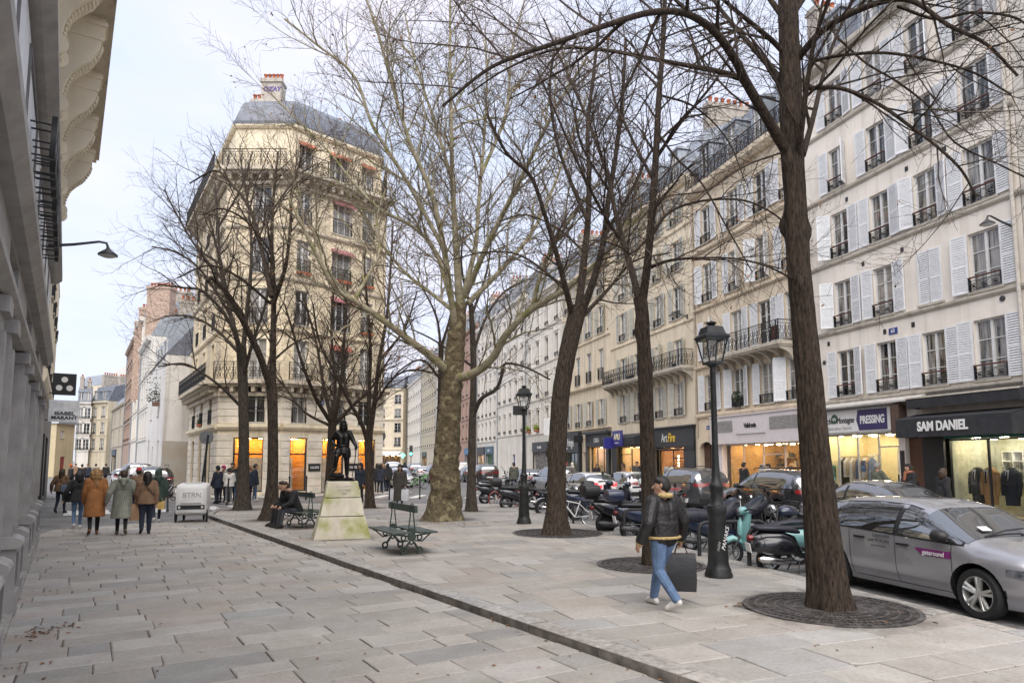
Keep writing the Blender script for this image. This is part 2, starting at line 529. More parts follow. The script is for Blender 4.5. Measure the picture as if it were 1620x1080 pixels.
def inset(poly, d):
    n = len(poly); out = []
    cx = sum(p[0] for p in poly)/n; cy = sum(p[1] for p in poly)/n
    for p in poly:
        dx, dy = cx-p[0], cy-p[1]; l = math.hypot(dx, dy) or 1
        k = min(d*1.4/l, .4)
        out.append((p[0]+dx*k, p[1]+dy*k))
    return out
def stone(mb, poly, zt, th=.03, m=0, bev=.010, tilt=.0035):
    if area(poly) < 0: poly = poly[::-1]
    tx, ty = random.uniform(-tilt, tilt)*1.6, random.uniform(-tilt, tilt)*1.6
    dz = random.uniform(-tilt, tilt)
    cx = sum(p[0] for p in poly)/len(poly); cy = sum(p[1] for p in poly)/len(poly)
    zz = lambda p: zt+dz+tx*(p[0]-cx)+ty*(p[1]-cy)
    ip = inset(poly, bev)
    i = len(mb.v); n = len(poly)
    mb.v += [(p[0], p[1], zt-th) for p in poly] + [(p[0], p[1], zz(p)-.007) for p in poly] + [(p[0], p[1], zz(p)) for p in ip]
    for a in range(2):
        for k in range(n):
            j = (k+1) % n
            mb.f.append((i+a*n+k, i+a*n+j, i+(a+1)*n+j, i+(a+1)*n+k)); mb.m.append(m)
    mb.f.append(tuple(i+2*n+k for k in range(n))); mb.m.append(m)
def pave(base, ang, zone, zt, cw, cl_, seed, holes=()):
    """courses of stones: ang = direction (from +Y towards -X) that the courses run across"""
    rnd = random.Random(seed)
    ux, uy = math.cos(ang), math.sin(ang)        # along a course
    vx, vy = -math.sin(ang), math.cos(ang)       # from course to course
    us = [p[0]*ux+p[1]*uy for p in zone]; vs = [p[0]*vx+p[1]*vy for p in zone]
    v = min(vs); pieces = []
    while v < max(vs):
        h = rnd.uniform(*cw); u = min(us)-rnd.uniform(0, 1)
        while u < max(us):
            l = rnd.uniform(*cl_) if rnd.random() > .12 else cl_[0]*.7
            g = rnd.uniform(.004, .009)
            j = lambda: rnd.uniform(-.006, .006)
            q = [(u+g+j(), v+g+j()), (u+l-g+j(), v+g+j()), (u+l-g+j(), v+h-g+j()), (u+g+j(), v+h-g+j())]
            if rnd.random() < .18:      # a chipped corner
                c = rnd.randrange(4); a, b, d_ = q[c-1], q[c], q[(c+1) % 4]; k = rnd.uniform(.03, .09)
                q[c:c+1] = [(b[0]+(a[0]-b[0])*k*.7, b[1]+(a[1]-b[1])*k), (b[0]+(d_[0]-b[0])*k, b[1]+(d_[1]-b[1])*k*.7)]
            w_ = clip([(a*ux+b*vx, a*uy+b*vy) for a, b in q], zone)
            if w_ and abs(area(w_)) > .012:
                cx = sum(p[0] for p in w_)/len(w_); cy = sum(p[1] for p in w_)/len(w_)
                if not any((cx-hx)**2+(cy-hy)**2 < (hr*.6)**2 for hx, hy, hr in holes):
                    s = pxw((cx, cy, zt))
                    vis = -60 < s[0] < 1680 and s[1] < 1120
                    pieces.append((0 if vis else 1, math.hypot(cx, cy), w_))
            u += l
        v += h
    pieces.sort(key=lambda t: t[:2])
    rest = MB()
    for i, (nv, d_, w_) in enumerate(pieces):
        if i < 300 and not nv:
            mb = MB(); stone(mb, w_, zt); mb.build('paving_stone', m_pave, base)
        else:
            stone(rest, w_, zt)
    if rest.f:
        o = rest.build('paving_stones', m_pave, base); o['kind'] = 'stuff'
# left-hand paved street, in front of the grey shop front
KA, KB = gp(1056, 1078, 0), gp(326, 819, 0)          # foot of the plaza kerb
kd = (KB-KA).normalized()
KA = KA - kd*7
kn = Vector((kd.y, -kd.x, 0))                         # towards the plaza
WALL_E = -.62                                         # the shop front's plane beside the camera
lp = [ls(-4, WALL_E), KA-kd*3, KB, gp(84, 838, 0), ls(21.9, WALL_E)]
lp = [(p.x, p.y) for p in lp]
left_pave = sheet('pavement', lp, -.016, m_joint)
pave(left_pave, LAM-R(1.5), lp, 0.0, (.33, .52), (.55, 1.05), 3)
# plaza
TREES_XY = [(4.03, 9.04, 1.08), (2.49, 12.71, .95), (1.17, 18.19, 1.0)]
q1, q2, q3, q4 = gp(326, 813, PZ), gp(345, 803, PZ), gp(440, 796, PZ), gp(700, 796, PZ)
KD = 7.5
af = -(q4.y - KD*math.sin(PHI))/math.cos(PHI)
KR0, KR1 = rs(1, KD, PZ), rs(af, KD, PZ)
KW = .27
pl_out = [KA, KR0, KR1, q4, q3, q2, q1]
plaza = sheet('plaza', [(p.x, p.y) for p in pl_out], PZ-.016, m_joint)
inn = [KA + kn*KW, KR0 - nR*KW, KR1 - nR*KW, q4, q3 + Vector((0, -KW, 0)), q2 + Vector((KW, -KW, 0)), q1 + kn*KW]
pave(plaza, R(22), [(p.x, p.y) for p in inn], PZ, (.42, .70), (.6, 1.25), 5, [(x, y, r) for x, y, r in TREES_XY])
def kerb(p0, p1, side, base, wd=KW, hgt=.13, ln=1.05, zt=PZ):
    """row of kerb stones from p0 to p1; side = direction to the pavement"""
    d = (p1-p0); L = d.length; d.normalize(); t = 0.0
    while t < L-.05:
        l = min(random.uniform(ln*.8, ln*1.25), L-t)
        a = p0 + d*(t+.006) ; b = p0 + d*(t+l-.006)
        sft = side*random.uniform(-.006, .006)
        q = [(v.x, v.y) for v in (a+sft, b+sft, b+side*(wd-.01)+sft, a+side*(wd-.01)+sft)]
        mb = MB(); stone(mb, q, zt+.002, hgt, 0, .022, .003)
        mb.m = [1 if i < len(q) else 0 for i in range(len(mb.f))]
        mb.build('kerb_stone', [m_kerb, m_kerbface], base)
        t += l
zk = lambda v: Vector((v.x, v.y, 0))
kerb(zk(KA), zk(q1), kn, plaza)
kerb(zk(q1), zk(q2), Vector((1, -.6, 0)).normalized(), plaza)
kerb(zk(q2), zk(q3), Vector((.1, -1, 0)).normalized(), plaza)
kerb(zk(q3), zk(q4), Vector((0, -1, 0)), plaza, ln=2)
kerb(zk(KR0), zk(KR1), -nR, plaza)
# far pavement under the right-hand facades, and the sett strip where motorbikes park
FK = 15.75
fp = [rs(0, FK), rs(0, 20.3), rs(-205, 20.3), rs(-205, FK)]
farp = sheet('far_pavement', [(p.x, p.y) for p in fp], .09, M('far_paving', (.38, .37, .36), .8, var=.2, scale=1.5, coord='World'))
kk = MB(); a0, a1 = rs(0, FK, 0), rs(-205, FK, 0)
kk.extr([rs(0, FK, -.03), rs(0, FK, .092), rs(0, FK-.25, .092), rs(0, FK-.25, -.03)], dR*205)
kk.build('kerb', m_kerb, farp)
setts = sheet('parking_strip', [(p.x, p.y) for p in (rs(2, KD+.01), rs(2, 9.75), rs(af, 9.75), rs(af, KD+.01))], -.024, m_setts)
# zebra crossings
def zebra(parent_name, c, d, n, ln, wd, gap):
    side = Vector((-d.y, d.x, 0)); base = None
    mb = MB()
    for i in range(n):
        p = c + d*(i*(wd+gap))
        mb.poly([(q.x, q.y, -.022) for q in (p, p+d*wd, p+d*wd+side*ln, p+side*ln)][::1])
    o = mb.build(parent_name, m_paint); o['kind'] = 'structure'
zebra('crossing_markings', gp(585, 787, -.02), Vector((1, -.05, 0)).normalized(), 8, 3.2, .5, .5)
zebra('crossing_markings', gp(100, 815, -.02), nL.copy(), 7, 2.6, .5, .5)
# pavement round the corner building
C0, C1 = Vector((-16.06, 38, 0)), Vector((-12.6, 38, 0))
cdr = Vector((.687, .727, 0)); cdl = Vector((-.528, .849, 0))
C2, CL = C1 + cdr*6.75, C0 + cdl*11.7
pv = [CL+Vector((-1.2, -1.5, 0)), C0+Vector((-.9, -2.4, 0)), C1+Vector((.6, -2.6, 0)), C2+Vector((2.2, -1.2, 0))]
iv = [CL, C0, C1, C2]
cp_ = MB()
for i in range(3):
    cp_.poly([(p.x, p.y, .08) for p in (pv[i], pv[i+1], iv[i+1], iv[i])])
for i in range(3):
    a, b = pv[i], pv[i+1]
    cp_.poly([(a.x, a.y, -.03), (b.x, b.y, -.03), (b.x, b.y, .08), (a.x, a.y, .08)], 1)
o = cp_.build('corner_pavement', [M('far_paving', (1, 1, 1)), m_kerb]); o['kind'] = 'structure'
# wet-looking dirt and fallen leaves in the gutter
m_leaf = M('dead_leaf', (.20, .10, .045), .9, var=.35, isl=.8, hue=[(.6, .5, .4), (1, .9, .7), (1.3, 1.1, .8)])
lf = MB()
def litter(mb, p, z, n, sp, size=(.025, .06)):
    for i in range(n):
        x, y = p.x+random.gauss(0, sp[0]), p.y+random.gauss(0, sp[1]); a = random.uniform(0, 6.3); s_ = random.uniform(*size)
        c_, s2 = math.cos(a)*s_, math.sin(a)*s_
        k = random.uniform(.3, .6); h = random.uniform(.002, .016)
        mb.poly([(x-c_, y-s2, z+.004), (x+s2*k, y-c_*k, z+.004+h), (x+c_, y+s2, z+.006), (x-s2*k, y+c_*k, z+.004+h*.5)])
for i in range(170):
    t = random.uniform(0, (KB-KA).length)
    p = KA + kd*t - kn*abs(random.gauss(.02, .06))
    litter(lf, p, 0, 1, (.02, .02), (.012, .035))
litter(lf, gp(66, 1000, 0), 0, 60, (.10, .22), (.015, .04)); litter(lf, gp(50, 1055, 0), 0, 14, (.15, .15), (.015, .04)); litter(lf, gp(75, 935, 0), 0, 14, (.15, .2), (.015, .035))
litter(lf, gp(1190, 958, PZ), PZ, 22, (.18, .12)); litter(lf, gp(1440, 970, PZ), PZ, 14, (.15, .1)); litter(lf, gp(1060, 885, PZ), PZ, 10, (.3, .2)); litter(lf, gp(720, 828, PZ), PZ, 40, (.6, .3), (.03, .07)); litter(lf, gp(1420, 985, PZ), PZ, 10, (.4, .1))
for i in range(60):
    x, y = random.uniform(120, 1500), random.uniform(850, 1070)
    p, z = gp(x, y, PZ), PZ
    if (p-KA).dot(kn) < .1: p, z = gp(x, y, 0), 0
    litter(lf, p, z+.004, 1, (.05, .05), (.012, .03))
o = lf.build('fallen_leaves', m_leaf); o['kind'] = 'stuff'
# ------------------------------------------------------------------ buildings
def building(name, label, P0, P1, group=None, cat='building', z=0.0):
    d = P1-P0
    o = thing(name, label, cat, (P0.x, P0.y, z), math.atan2(d.y, d.x), group)
    return o, math.hypot(d.x, d.y)
def wall(parent, w_, H_, ops, m, depth=.24, back=7.0, z0=0.0, name='wall', x0=0.0, sides=True):
    xs = sorted({x0, x0+w_} | {round(v, 4) for o in ops for v in o[:2]}); zs = sorted({z0, H_} | {round(v, 4) for o in ops for v in o[2:4]})
    mb = MB()
    for i in range(len(xs)-1):
        run = None
        for k in range(len(zs)-1):
            cx, cz = (xs[i]+xs[i+1])/2, (zs[k]+zs[k+1])/2
            hole = any(o[0] < cx < o[1] and o[2] < cz < o[3] for o in ops)
            if not hole:
                mb.poly([(xs[i], 0, zs[k]), (xs[i+1], 0, zs[k]), (xs[i+1], 0, zs[k+1]), (xs[i], 0, zs[k+1])])
    for (a, b, c, d) in [o[:4] for o in ops]:
        for q in ([(a, 0, c), (a, 0, d), (a, depth, d), (a, depth, c)], [(b, 0, c), (b, depth, c), (b, depth, d), (b, 0, d)],
                  [(a, 0, c), (a, depth, c), (b, depth, c), (b, 0, c)], [(a, 0, d), (b, 0, d), (b, depth, d), (a, depth, d)]):
            mb.poly(q)
    if sides:
        X = x0+w_
        mb.poly([(x0, 0, z0), (x0, 0, H_), (x0, back, H_), (x0, back, z0)]); mb.poly([(X, 0, z0), (X, back, z0), (X, back, H_), (X, 0, H_)])
        mb.poly([(x0, back, z0), (x0, back, H_), (X, back, H_), (X, back, z0)])
        mb.poly([(x0, 0, H_), (X, 0, H_), (X, back, H_), (x0, back, H_)])
    return mb.build(name, m, parent)
CACHE = {}
def c_frame(w_, h, rows=3, leaves=2, t=.055):
    k = ('frame', w_, h, rows, leaves)
    if k not in CACHE:
        mb = MB(); y0, y1 = .10, .17
        mb.bb(-w_/2, -w_/2+t, y0, y1, 0, h); mb.bb(w_/2-t, w_/2, y0, y1, 0, h)
        mb.bb(-w_/2+t, w_/2-t, y0, y1, h-t, h); mb.bb(-w_/2+t, w_/2-t, y0, y1, 0, t*1.3)
        for i in range(1, leaves):
            x = -w_/2 + w_*i/leaves; mb.bb(x-t*.8, x+t*.8, y0-.01, y1, t*1.3, h-t)
        for i in range(leaves):
            a = -w_/2 + w_*i/leaves + t; b = -w_/2 + w_*(i+1)/leaves - t
            for j in range(1, rows):
                z = h*j/rows; mb.bb(a, b, y0+.02, y1, z-.014, z+.014)
        CACHE[k] = (mb.mesh('window', m_wframe), MB().bb(-w_/2+.02, w_/2-.02, .15, .165, .03, h-.03).mesh('pane', m_pane))
    return CACHE[k]
def c_shutter(w_, h, m, slats=None):
    k = ('sh', w_, h, m.name, slats)
    if k not in CACHE:
        mb = MB(); t = .06; d = .018
        mb.bb(0, t, -d, d, 0, h); mb.bb(w_-t, w_, -d, d, 0, h)
        mids = [0, h*.46, h]
        mb.bb(t, w_-t, -d, d, 0, t*1.2); mb.bb(t, w_-t, -d, d, h-t, h); mb.bb(t, w_-t, -d, d, h*.46-t*.55, h*.46+t*.55)
        n = slats or max(8, int(h/.075))
        for seg in ((t*1.2, h*.46-t*.55), (h*.46+t*.55, h-t)):
            cnt = max(2, int(n*(seg[1]-seg[0])/h))
            for i in range(cnt):
                z = seg[0] + (i+.5)*(seg[1]-seg[0])/cnt
                mb.box(w_/2, 0, z, w_-2*t, .007, (seg[1]-seg[0])/cnt*.95, rx=R(-32))
        mb.bb(t*.5, w_-t*.5, .006, .010, t, h-t, 0)
        CACHE[k] = mb.mesh('shutter', m)
    return CACHE[k]
def c_guard(w_, h=.45, style=0, m=None):
    k = ('gd', w_, h, style)
    if k not in CACHE:
        mb = MB(); y = -.09
        mb.bb(-w_/2, w_/2, y-.03, y+.03, h-.02, h+.02, 1 if style == 0 else 0)
        mb.bb(-w_/2, w_/2, y-.008, y+.008, .04, .06); mb.bb(-w_/2, w_/2, y-.008, y+.008, h*.72, h*.72+.015)
        for x in (-w_/2+.01, w_/2-.01): mb.bb(x-.01, x+.01, y-.01, y+.1, .04, h-.02)
        if style == 0:
            n = max(2, int(w_/.36))
            for i in range(n):
                x = -w_/2+w_*(i+.5)/n
                mb.ring((x, y, h*.38), h*.2, .012, 10, 4)
                for s in (-1, 1):
                    mb.tube([(x-w_/n/2*.96, y, .05+(h*.7-.05)*(s < 0)), (x+w_/n/2*.96, y, .05+(h*.7-.05)*(s > 0))], .009, 4)
                mb.ball((x, y, h*.38), .05, 6)
        else:
            n = max(4, int(w_/.115))
            for i in range(n+1):
                x = -w_/2+w_*i/n; mb.bb(x-.007, x+.007, y-.007, y+.007, .05, h-.02)
            for i in range(n):
                x = -w_/2+w_*(i+.5)/n; mb.ring((x, y, h*.82), w_/n*.42, .006, 8, 3)
        CACHE[k] = mb.mesh('guard_rail', [m or m_iron, m_red])
    return CACHE[k]
def c_sill(w_):
    k = ('sill', w_)
    if k not in CACHE: CACHE[k] = MB().bb(-w_/2-.06, w_/2+.06, -.07, .1, -.07, .012).mesh('sill', m_stone)
    return CACHE[k]
def c_surround(w_, h, m):
    k = ('sur', w_, h, m.name)
    if k not in CACHE:
        mb = MB(); mb.bb(-w_/2-.15, -w_/2, -.05, 0, 0, h); mb.bb(w_/2, w_/2+.15, -.05, 0, 0, h); mb.bb(-w_/2-.15, w_/2+.15, -.055, 0, h, h+.18); mb.bb(-w_/2-.2, w_/2+.2, -.13, 0, h+.18, h+.26)
        CACHE[k] = mb.mesh('surround', m)
    return CACHE[k]
def window(parent, xc, zb, w_, h, rows=3, leaves=2, shut=None, sw=None, guard=.45, gstyle=0, sill=True, closed=False, skip=''):
    fm, pm = c_frame(w_, h, rows, leaves)
    o = inst(fm, 'window', parent, (xc, 0, zb))
    inst(pm, 'pane', o)
    if shut:
        sm = c_shutter(sw or w_/2-.005, h+.02, shut)
        if closed:
            inst(sm, 'shutter', o, (-w_/2, -.02, 0)); inst(sm, 'shutter', o, (w_/2, -.02, 0), rot=(0, 0, pi))
        else:
            if 'l' not in skip: inst(sm, 'shutter', o, (-w_/2-.01, -.045, 0), rot=(0, 0, pi+R(random.choice([1, 2, 2, 3, 3, 5, 9, 16, 48]))))
            if 'r' not in skip: inst(sm, 'shutter', o, (w_/2+.01, -.045, 0), rot=(0, 0, -R(random.choice([1, 2, 2, 3, 3, 5, 9, 16, 55]))))
    if guard and not closed: inst(c_guard(w_, guard, gstyle), 'guard_rail', o)
    if sill: inst(c_sill(w_), 'sill', o)
    return o
def band(parent, w_, z, h=.14, p=.09, m=None, name='string_course', x0=0.0):
    mb = MB()
    mb.extr([(x0, 0, z), (x0, -p*.55, z), (x0, -p, z+h*.45), (x0, -p, z+h), (x0, 0, z+h+.02)], (w_, 0, 0))
    return mb.build(name, m or m_stone, parent)
def mansard(parent, w_, z, h=2.6, back=7.0, m=None, dormers=(), flat=.9, x0=0.0, dw=1.0, dh=1.5):
    m = m or m_slate
    run = h*.42
    mb = MB()
    mb.extr([(x0, -.02, z), (x0, -.02, z+.1), (x0, run, z+h), (x0, back*.55, z+h+flat), (x0, back, z+h), (x0, back, z)], (w_, 0, 0))
    # standing seams / slate courses
    r_ = mb.build('roof', m, parent)
    for i in range(int(h/.26)):
        t = i*.26/h
        MBx = None
    for x in dormers:
        d = MB()
        d.bb(x-dw/2, x-dw/2+.13, .02, run+.3, z+.25, z+.25+dh); d.bb(x+dw/2-.13, x+dw/2, .02, run+.3, z+.25, z+.25+dh)
        d.bb(x-dw/2-.1, x+dw/2+.1, -.06, run+.6, z+.25+dh, z+.25+dh+.14)
        o = d.build('dormer', m_zinc, r_)
        fm, pm = c_frame(round(dw-.26, 3), dh, 3, 2)
        o2 = inst(fm, 'dormer_window', r_, (x, 0, z+.25)); 
        inst(pm, 'dormer_pane', r_, (x, 0, z+.25))
    return r_
def chimney(parent, x, y, z, sx, sy, h, pots=5, m=None, name='chimney'):
    mb = MB()
    mb.bb(x-sx/2, x+sx/2, y-sy/2, y+sy/2, z, z+h); mb.bb(x-sx/2-.06, x+sx/2+.06, y-sy/2-.06, y+sy/2+.06, z+h-.3, z+h-.15)
    o = mb.build(name, m or M('chimney_render', (.42, .38, .33), .9, var=.2, scale=3), parent)
    for i in range(pots):
        k = (i+.5)/pots-.5
        px_, py_ = (x+k*sx*.92, y) if sx > sy else (x, y+k*sy*.92)
        MB().lathe([(.11, 0), (.1, .35), (.13, .36), (.13, .42), (.09, .42)], 8, (px_, py_, z+h)).build('chimney_pot', m_terra, o)
    return o
def c_balcony_rail(L_, h=.95, seed=0):
    mb = MB(); rnd = random.Random(seed)
    mb.bb(0, L_, -.025, .025, h-.03, h); mb.bb(0, L_, -.012, .012, .06, .085); mb.bb(0, L_, -.01, .01, h*.8, h*.8+.018)
    n = int(L_/.17)
    for i in range(n+1):
        x = L_*i/n
        if i % 6 == 0: mb.bb(x-.02, x+.02, -.02, .02, 0, h)
        elif i % 2 == 0: mb.bb(x-.008, x+.008, -.008, .008, .08, h*.8)
    for i in range(n):
        x = L_*(i+.5)/n
        mb.ring((x, 0, h*.26), .072, .011, 8, 3, sz=1.5); mb.ring((x, 0, h*.58), .072, .011, 8, 3, sz=1.5)
        s = 1 if i % 2 else -1
        mb.tube([(x-.07, 0, h*.1), (x+s*.03, 0, h*.42), (x+.07, 0, h*.76)], .011, 4)
        mb.ring((x, 0, h*.89), .05, .008, 7, 3)
    return mb
def balcony(parent, x0, x1, z, proj=.75, br=None, round_br=True, rail=True, m=None):
    mb = MB(); mb.bb(x0, x1, -proj, 0, z-.16, z); mb.bb(x0+.04, x1-.04, -proj+.05, 0, z-.24, z-.16)
    o = mb.build('balcony', m or m_stone, parent)
    n = br or int((x1-x0)/.75)
    for i in range(n):
        x = x0+.15+(x1-x0-.3)*i/(n-1)
        b = MB()
        if round_br:
            pts = [(x-.06, 0, z-.24)] + [(x-.06, -(proj-.1)*math.cos(a), z-.24-.55*math.sin(a)) for a in [R(q) for q in (0, 18, 36, 54, 72, 90)]]
            pts = [(x-.06, 0, z-.24), (x-.06, -proj+.1, z-.24), (x-.06, -proj+.14, z-.33), (x-.06, -.45, z-.40), (x-.06, -.2, z-.55), (x-.06, -.06, z-.8), (x-.06, 0, z-.85)]
        else:
            pts = [(x-.06, 0, z-.24), (x-.06, -proj+.12, z-.24), (x-.06, -proj+.12, z-.36), (x-.06, -.1, z-.52), (x-.06, 0, z-.6)]
        b.extr(pts, (.12, 0, 0)); b.build('bracket', m or m_stone, o)
    if rail:
        r_ = c_balcony_rail(x1-x0-.06, .95); r2 = c_balcony_rail(proj-.06, .95)
        inst(r_.mesh('railing', m_iron), 'railing', o, (x0+.03, -proj+.04, z))
        me = r2.mesh('railing', m_iron)
        inst(me, 'railing', o, (x0+.04, -proj+.04, z), pi/2); inst(me, 'railing', o, (x1-.04, -proj+.04, z), pi/2)
    return o
def interior(parent, x0, x1, z0, z1, dep, mw, lamp, shelves=0, seed=1, fl=None, y0=.35, nl=4, lz=None):
    """a lit shop behind the glass: back and side walls, ceiling lamps, shelves with goods"""
    rnd = random.Random(seed)
    mb = MB(); e = .003
    mb.poly([(x0, dep, z0), (x0, dep, z1), (x1, dep, z1), (x1, dep, z0)]); mb.poly([(x0, y0, z0), (x0, y0, z1), (x0, dep, z1), (x0, dep, z0)])
    mb.poly([(x1, y0, z0), (x1, dep, z0), (x1, dep, z1), (x1, y0, z1)]); mb.poly([(x0, y0, z1), (x1, y0, z1), (x1, dep, z1), (x0, dep, z1)])
    mb.poly([(x0, y0, z0), (x0, dep, z0), (x1, dep, z0), (x1, y0, z0)], 1)
    o = mb.build('interior', [mw, fl or m_floorin], parent)
    for i in range(nl):
        x = x0+(x1-x0)*(i+.5)/nl
        for y in (y0+.5, (y0+dep)/2+.3):
            MB().lathe([(.10, -.05), (.12, 0)], 10, (x, y, (lz or z1)-.01)).build('ceiling_lamp', lamp, o)
    if shelves:
        mw2 = M('shelf_wood', (.40, .27, .15), .6)
        goods = [M('goods_dark', (.05, .045, .04), .7), M('goods_tan', (.38, .24, .12), .7), M('goods_pale', (.6, .57, .5), .7), M('goods_blue', (.08, .11, .16), .7)]
        sh = MB(); gd = MB()
        x = x0+.15
        while x < x1-.7:
            wd = rnd.uniform(.7, 1.1)
            if x+wd > x1-.1: break
            sh.bb(x, x+.03, dep-.35, dep-.02, z0, z1-.35); sh.bb(x+wd-.03, x+wd, dep-.35, dep-.02, z0, z1-.35)
            z = z0+.25
            while z < z1-.45:
                sh.bb(x+.03, x+wd-.03, dep-.35, dep-.02, z, z+.025)
                g = x+.06
                while g < x+wd-.2:
                    gw = rnd.uniform(.06, .2); gh = rnd.uniform(.08, .28)
                    if rnd.random() < .8: gd.bb(g, g+gw, dep-.3, dep-.08, z+.026, z+.026+gh, rnd.randrange(4))
                    g += gw+rnd.uniform(.02, .08)
                z += rnd.uniform(.38, .46)
            x += wd+rnd.uniform(.02, .5)
        sh.build('shelf', mw2, o); gd.build('goods', goods, o)
    return o
def shop_windows(parent, x0, x1, z0, z1, n, mf, y=.2, t=.06, doors=(), name='shop_window'):
    """glazing in bays: each bay a frame with its own pane"""
    for i in range(n):
        a = x0+(x1-x0)*i/n; b = x0+(x1-x0)*(i+1)/n
        mb = MB(); d = .06
        mb.bb(a, a+t/2, y-d/2, y+d/2, z0, z1); mb.bb(b-t/2, b, y-d/2, y+d/2, z0, z1)
        mb.bb(a+t/2, b-t/2, y-d/2, y+d/2, z1-t, z1); mb.bb(a+t/2, b-t/2, y-d/2, y+d/2, z0, z0+t)
        if i in doors:
            mb.bb(a+t/2, b-t/2, y-d/2, y+d/2, z1-.55, z1-.5); mb.bb(a+t/2, b-t/2, y-d/2, y+d/2, z0+t, z0+.3)
        o = mb.build('door' if i in doors else name, mf, parent)
        MB().poly([(a+t/2, y, z0+t), (b-t/2, y, z0+t), (b-t/2, y, z1-t), (a+t/2, y, z1-t)]).build('pane', m_shopglass, o)
        if i in doors: MB().bb(b-t-.1, b-t-.07, y-.1, y-.06, z0+.9, z0+1.3).build('handle', m_iron2, o)
def awning(parent, x0, x1, zt, zb, proj, drop, m, name='awning'):
    mb = MB()
    pts = [(x0, -.02, zt), (x0, -proj, zb+drop), (x0, -proj, zb), (x0, -proj+.02, zb), (x0, -proj+.02, zb+drop-.02), (x0, -.02, zt-.04)]
    mb.extr(pts, (x1-x0, 0, 0))
    for x in (x0, x1-.02):
        mb.extr([(x, -.02, zt-.002), (x, -proj+.002, zb+drop), (x, -proj+.002, zb+.002), (x, -.02, zb+.002)], (.02, 0, 0))
    return mb.build(name, m, parent)
def D20(a0, a1): return rs(a0, 20.0), rs(a1, 20.0)
rlab = 'facades along the far side of the street'
# ---- B1: cream building with white shutters, pressing and tailor below
m_b1 = facade_mat('cream_render', (.82, .76, .68), .2)
P0, P1 = D20(-25.3, -15.62)
b, W = building('apartment_building', 'cream rendered building with white shutters above the pressing and the tailor', P0, P1, rlab)
o0 = -25.3
wx = [-23.16-o0, -21.06-o0, -18.98-o0, -16.9-o0]
ops = []; wins = []
for fi, zb in enumerate((4.48, 7.32, 10.18, 13.02, 15.86)):
    for i, x in enumerate(wx):
        ww, hh = (.96, 1.86) if i < 3 else (1.12, 1.92)
        if fi == 3: hh -= .1
        if (fi, i) == (3, 0): pass
        ops.append((x-ww/2, x+ww/2, zb, zb+hh)); wins.append((x, zb, ww, hh, fi, i))
ops += [(.15, 4.55, .12, 3.0), (5.75, 9.5, .12, 3.35), (4.85, 5.6, .12, 2.95)]
wall(b, W, 18.55, ops, m_b1)
for x, zb, ww, hh, fi, i in wins:
    window(b, x, zb, ww, hh, 3, 2, m_shut, .52 if i < 3 else .56, .46, 0, True, closed=(fi, i) in ((1, 2),), skip='')
for z in (4.22, 7.06, 9.92, 12.76, 15.6): band(b, W, z, .15, .10)
band(b, W, 18.4, .32, .32, name='cornice')
mansard(b, W, 18.75, 2.7, 7, dormers=[q for q in wx], dw=1.2)
chimney(b, .3, 3.2, 18.6, .6, 2.4, 3.6, 6)
MB().tube([(W-.18, -.09, .2), (W-.18, -.09, 18.3)], .06, 8).build('downpipe', M('pipe_cream', (.55, .51, .45), .6), b, 40)
for (x, z) in ((1.2, 6.75), (3.3, 9.55), (5.2, 9.55), (4.2, 6.72), (7.2, 12.45), (2.6, 12.4), (5.6, 12.42), (5.5, 6.74)):
    MB().bb(x-.07, x+.07, -.012, .02, z-.1, z+.08).build('vent', m_black, b)
for (x, z) in ((.9, 6.0), (8.9, 6.9)):
    MB().lathe([(.09, -.03), (.09, .01)], 12, (x, -.02, z), axis='Y').build('vent', m_iron2, b)
pl = MB().bb(4.4, 4.8, -.02, .01, 6.55, 6.78).build('number_plate', M('plate_blue', (.03, .06, .25), .4), b)
text('60', pl, (4.6, -.03, 6.665), .2, m_signw, ext=.003, sx=.9)
# pressing shop
m_int_y = M('pressing_wall', (.72, .62, .36), .8, var=.05)
sf = MB(); sf.bb(.05, 4.75, -.12, .02, 3.0, 3.95); sf.bb(.0, 4.8, -.38, .0, 4.0, 4.08)
sh = sf.build('shopfront', [M('pressing_fascia', (.60, .60, .60), .5), m_white], b)
aw = MB(); aw.extr([(.0, -.0, 4.26), (.0, -.42, 4.08), (0, -.42, 4.02), (0, 0, 4.1)], (5.9, 0, 0)); aw.build('canopy', M('canopy_cream', (.52, .50, .47), .7), sh)
MB().bb(.1, 4.55, -.15, -.12, 3.06, 3.9).build('sign_board', m_signw, sh)
m_purple = M('sign_purple', (.045, .035, .13), .5)
sp = MB(); sp.extr([(2.85, -.152, 3.1), (2.72, -.152, 3.5), (2.80, -.152, 3.88), (4.25, -.152, 3.88), (4.25, -.152, 3.1)], (0, -.012, 0)); sp.build('sign_panel', m_purple, sh)
text('PRESSING', sh, (3.53, -.17, 3.48), .42, m_signw, sx=.68, bold=.012)
m_txt = M('sign_black', (.02, .02, .02), .5)
text('Blanche', sh, (1.02, -.16, 3.52), .34, m_txt, sx=.8, shear=.2); text('Montagne', sh, (2.12, -.16, 3.52), .34, m_txt, sx=.7, shear=.2)
text('Génération Nature', sh, (1.75, -.16, 3.22), .2, M('sign_grey', (.4, .4, .4), .6), sx=.9, ext=.003)
g = MB(); g.lathe([(.19, -.006), (.19, .006)], 16, (1.52, -.16, 3.6), axis='Y'); g.build('emblem', M('emblem_green', (.03, .09, .05), .5), sh)
MB().extr([(1.40, -.172, 3.66), (1.47, -.172, 3.5), (1.52, -.172, 3.62), (1.57, -.172, 3.5), (1.64, -.172, 3.66), (1.56, -.172, 3.58), (1.52, -.172, 3.7), (1.48, -.172, 3.58)], (0, -.004, 0)).build('emblem', m_signw, sh)
MB().bb(4.62, 5.0, -.36, .0, 2.9, 3.95).build('shutter_box', M('box_brown', (.10, .06, .045), .6), sh)
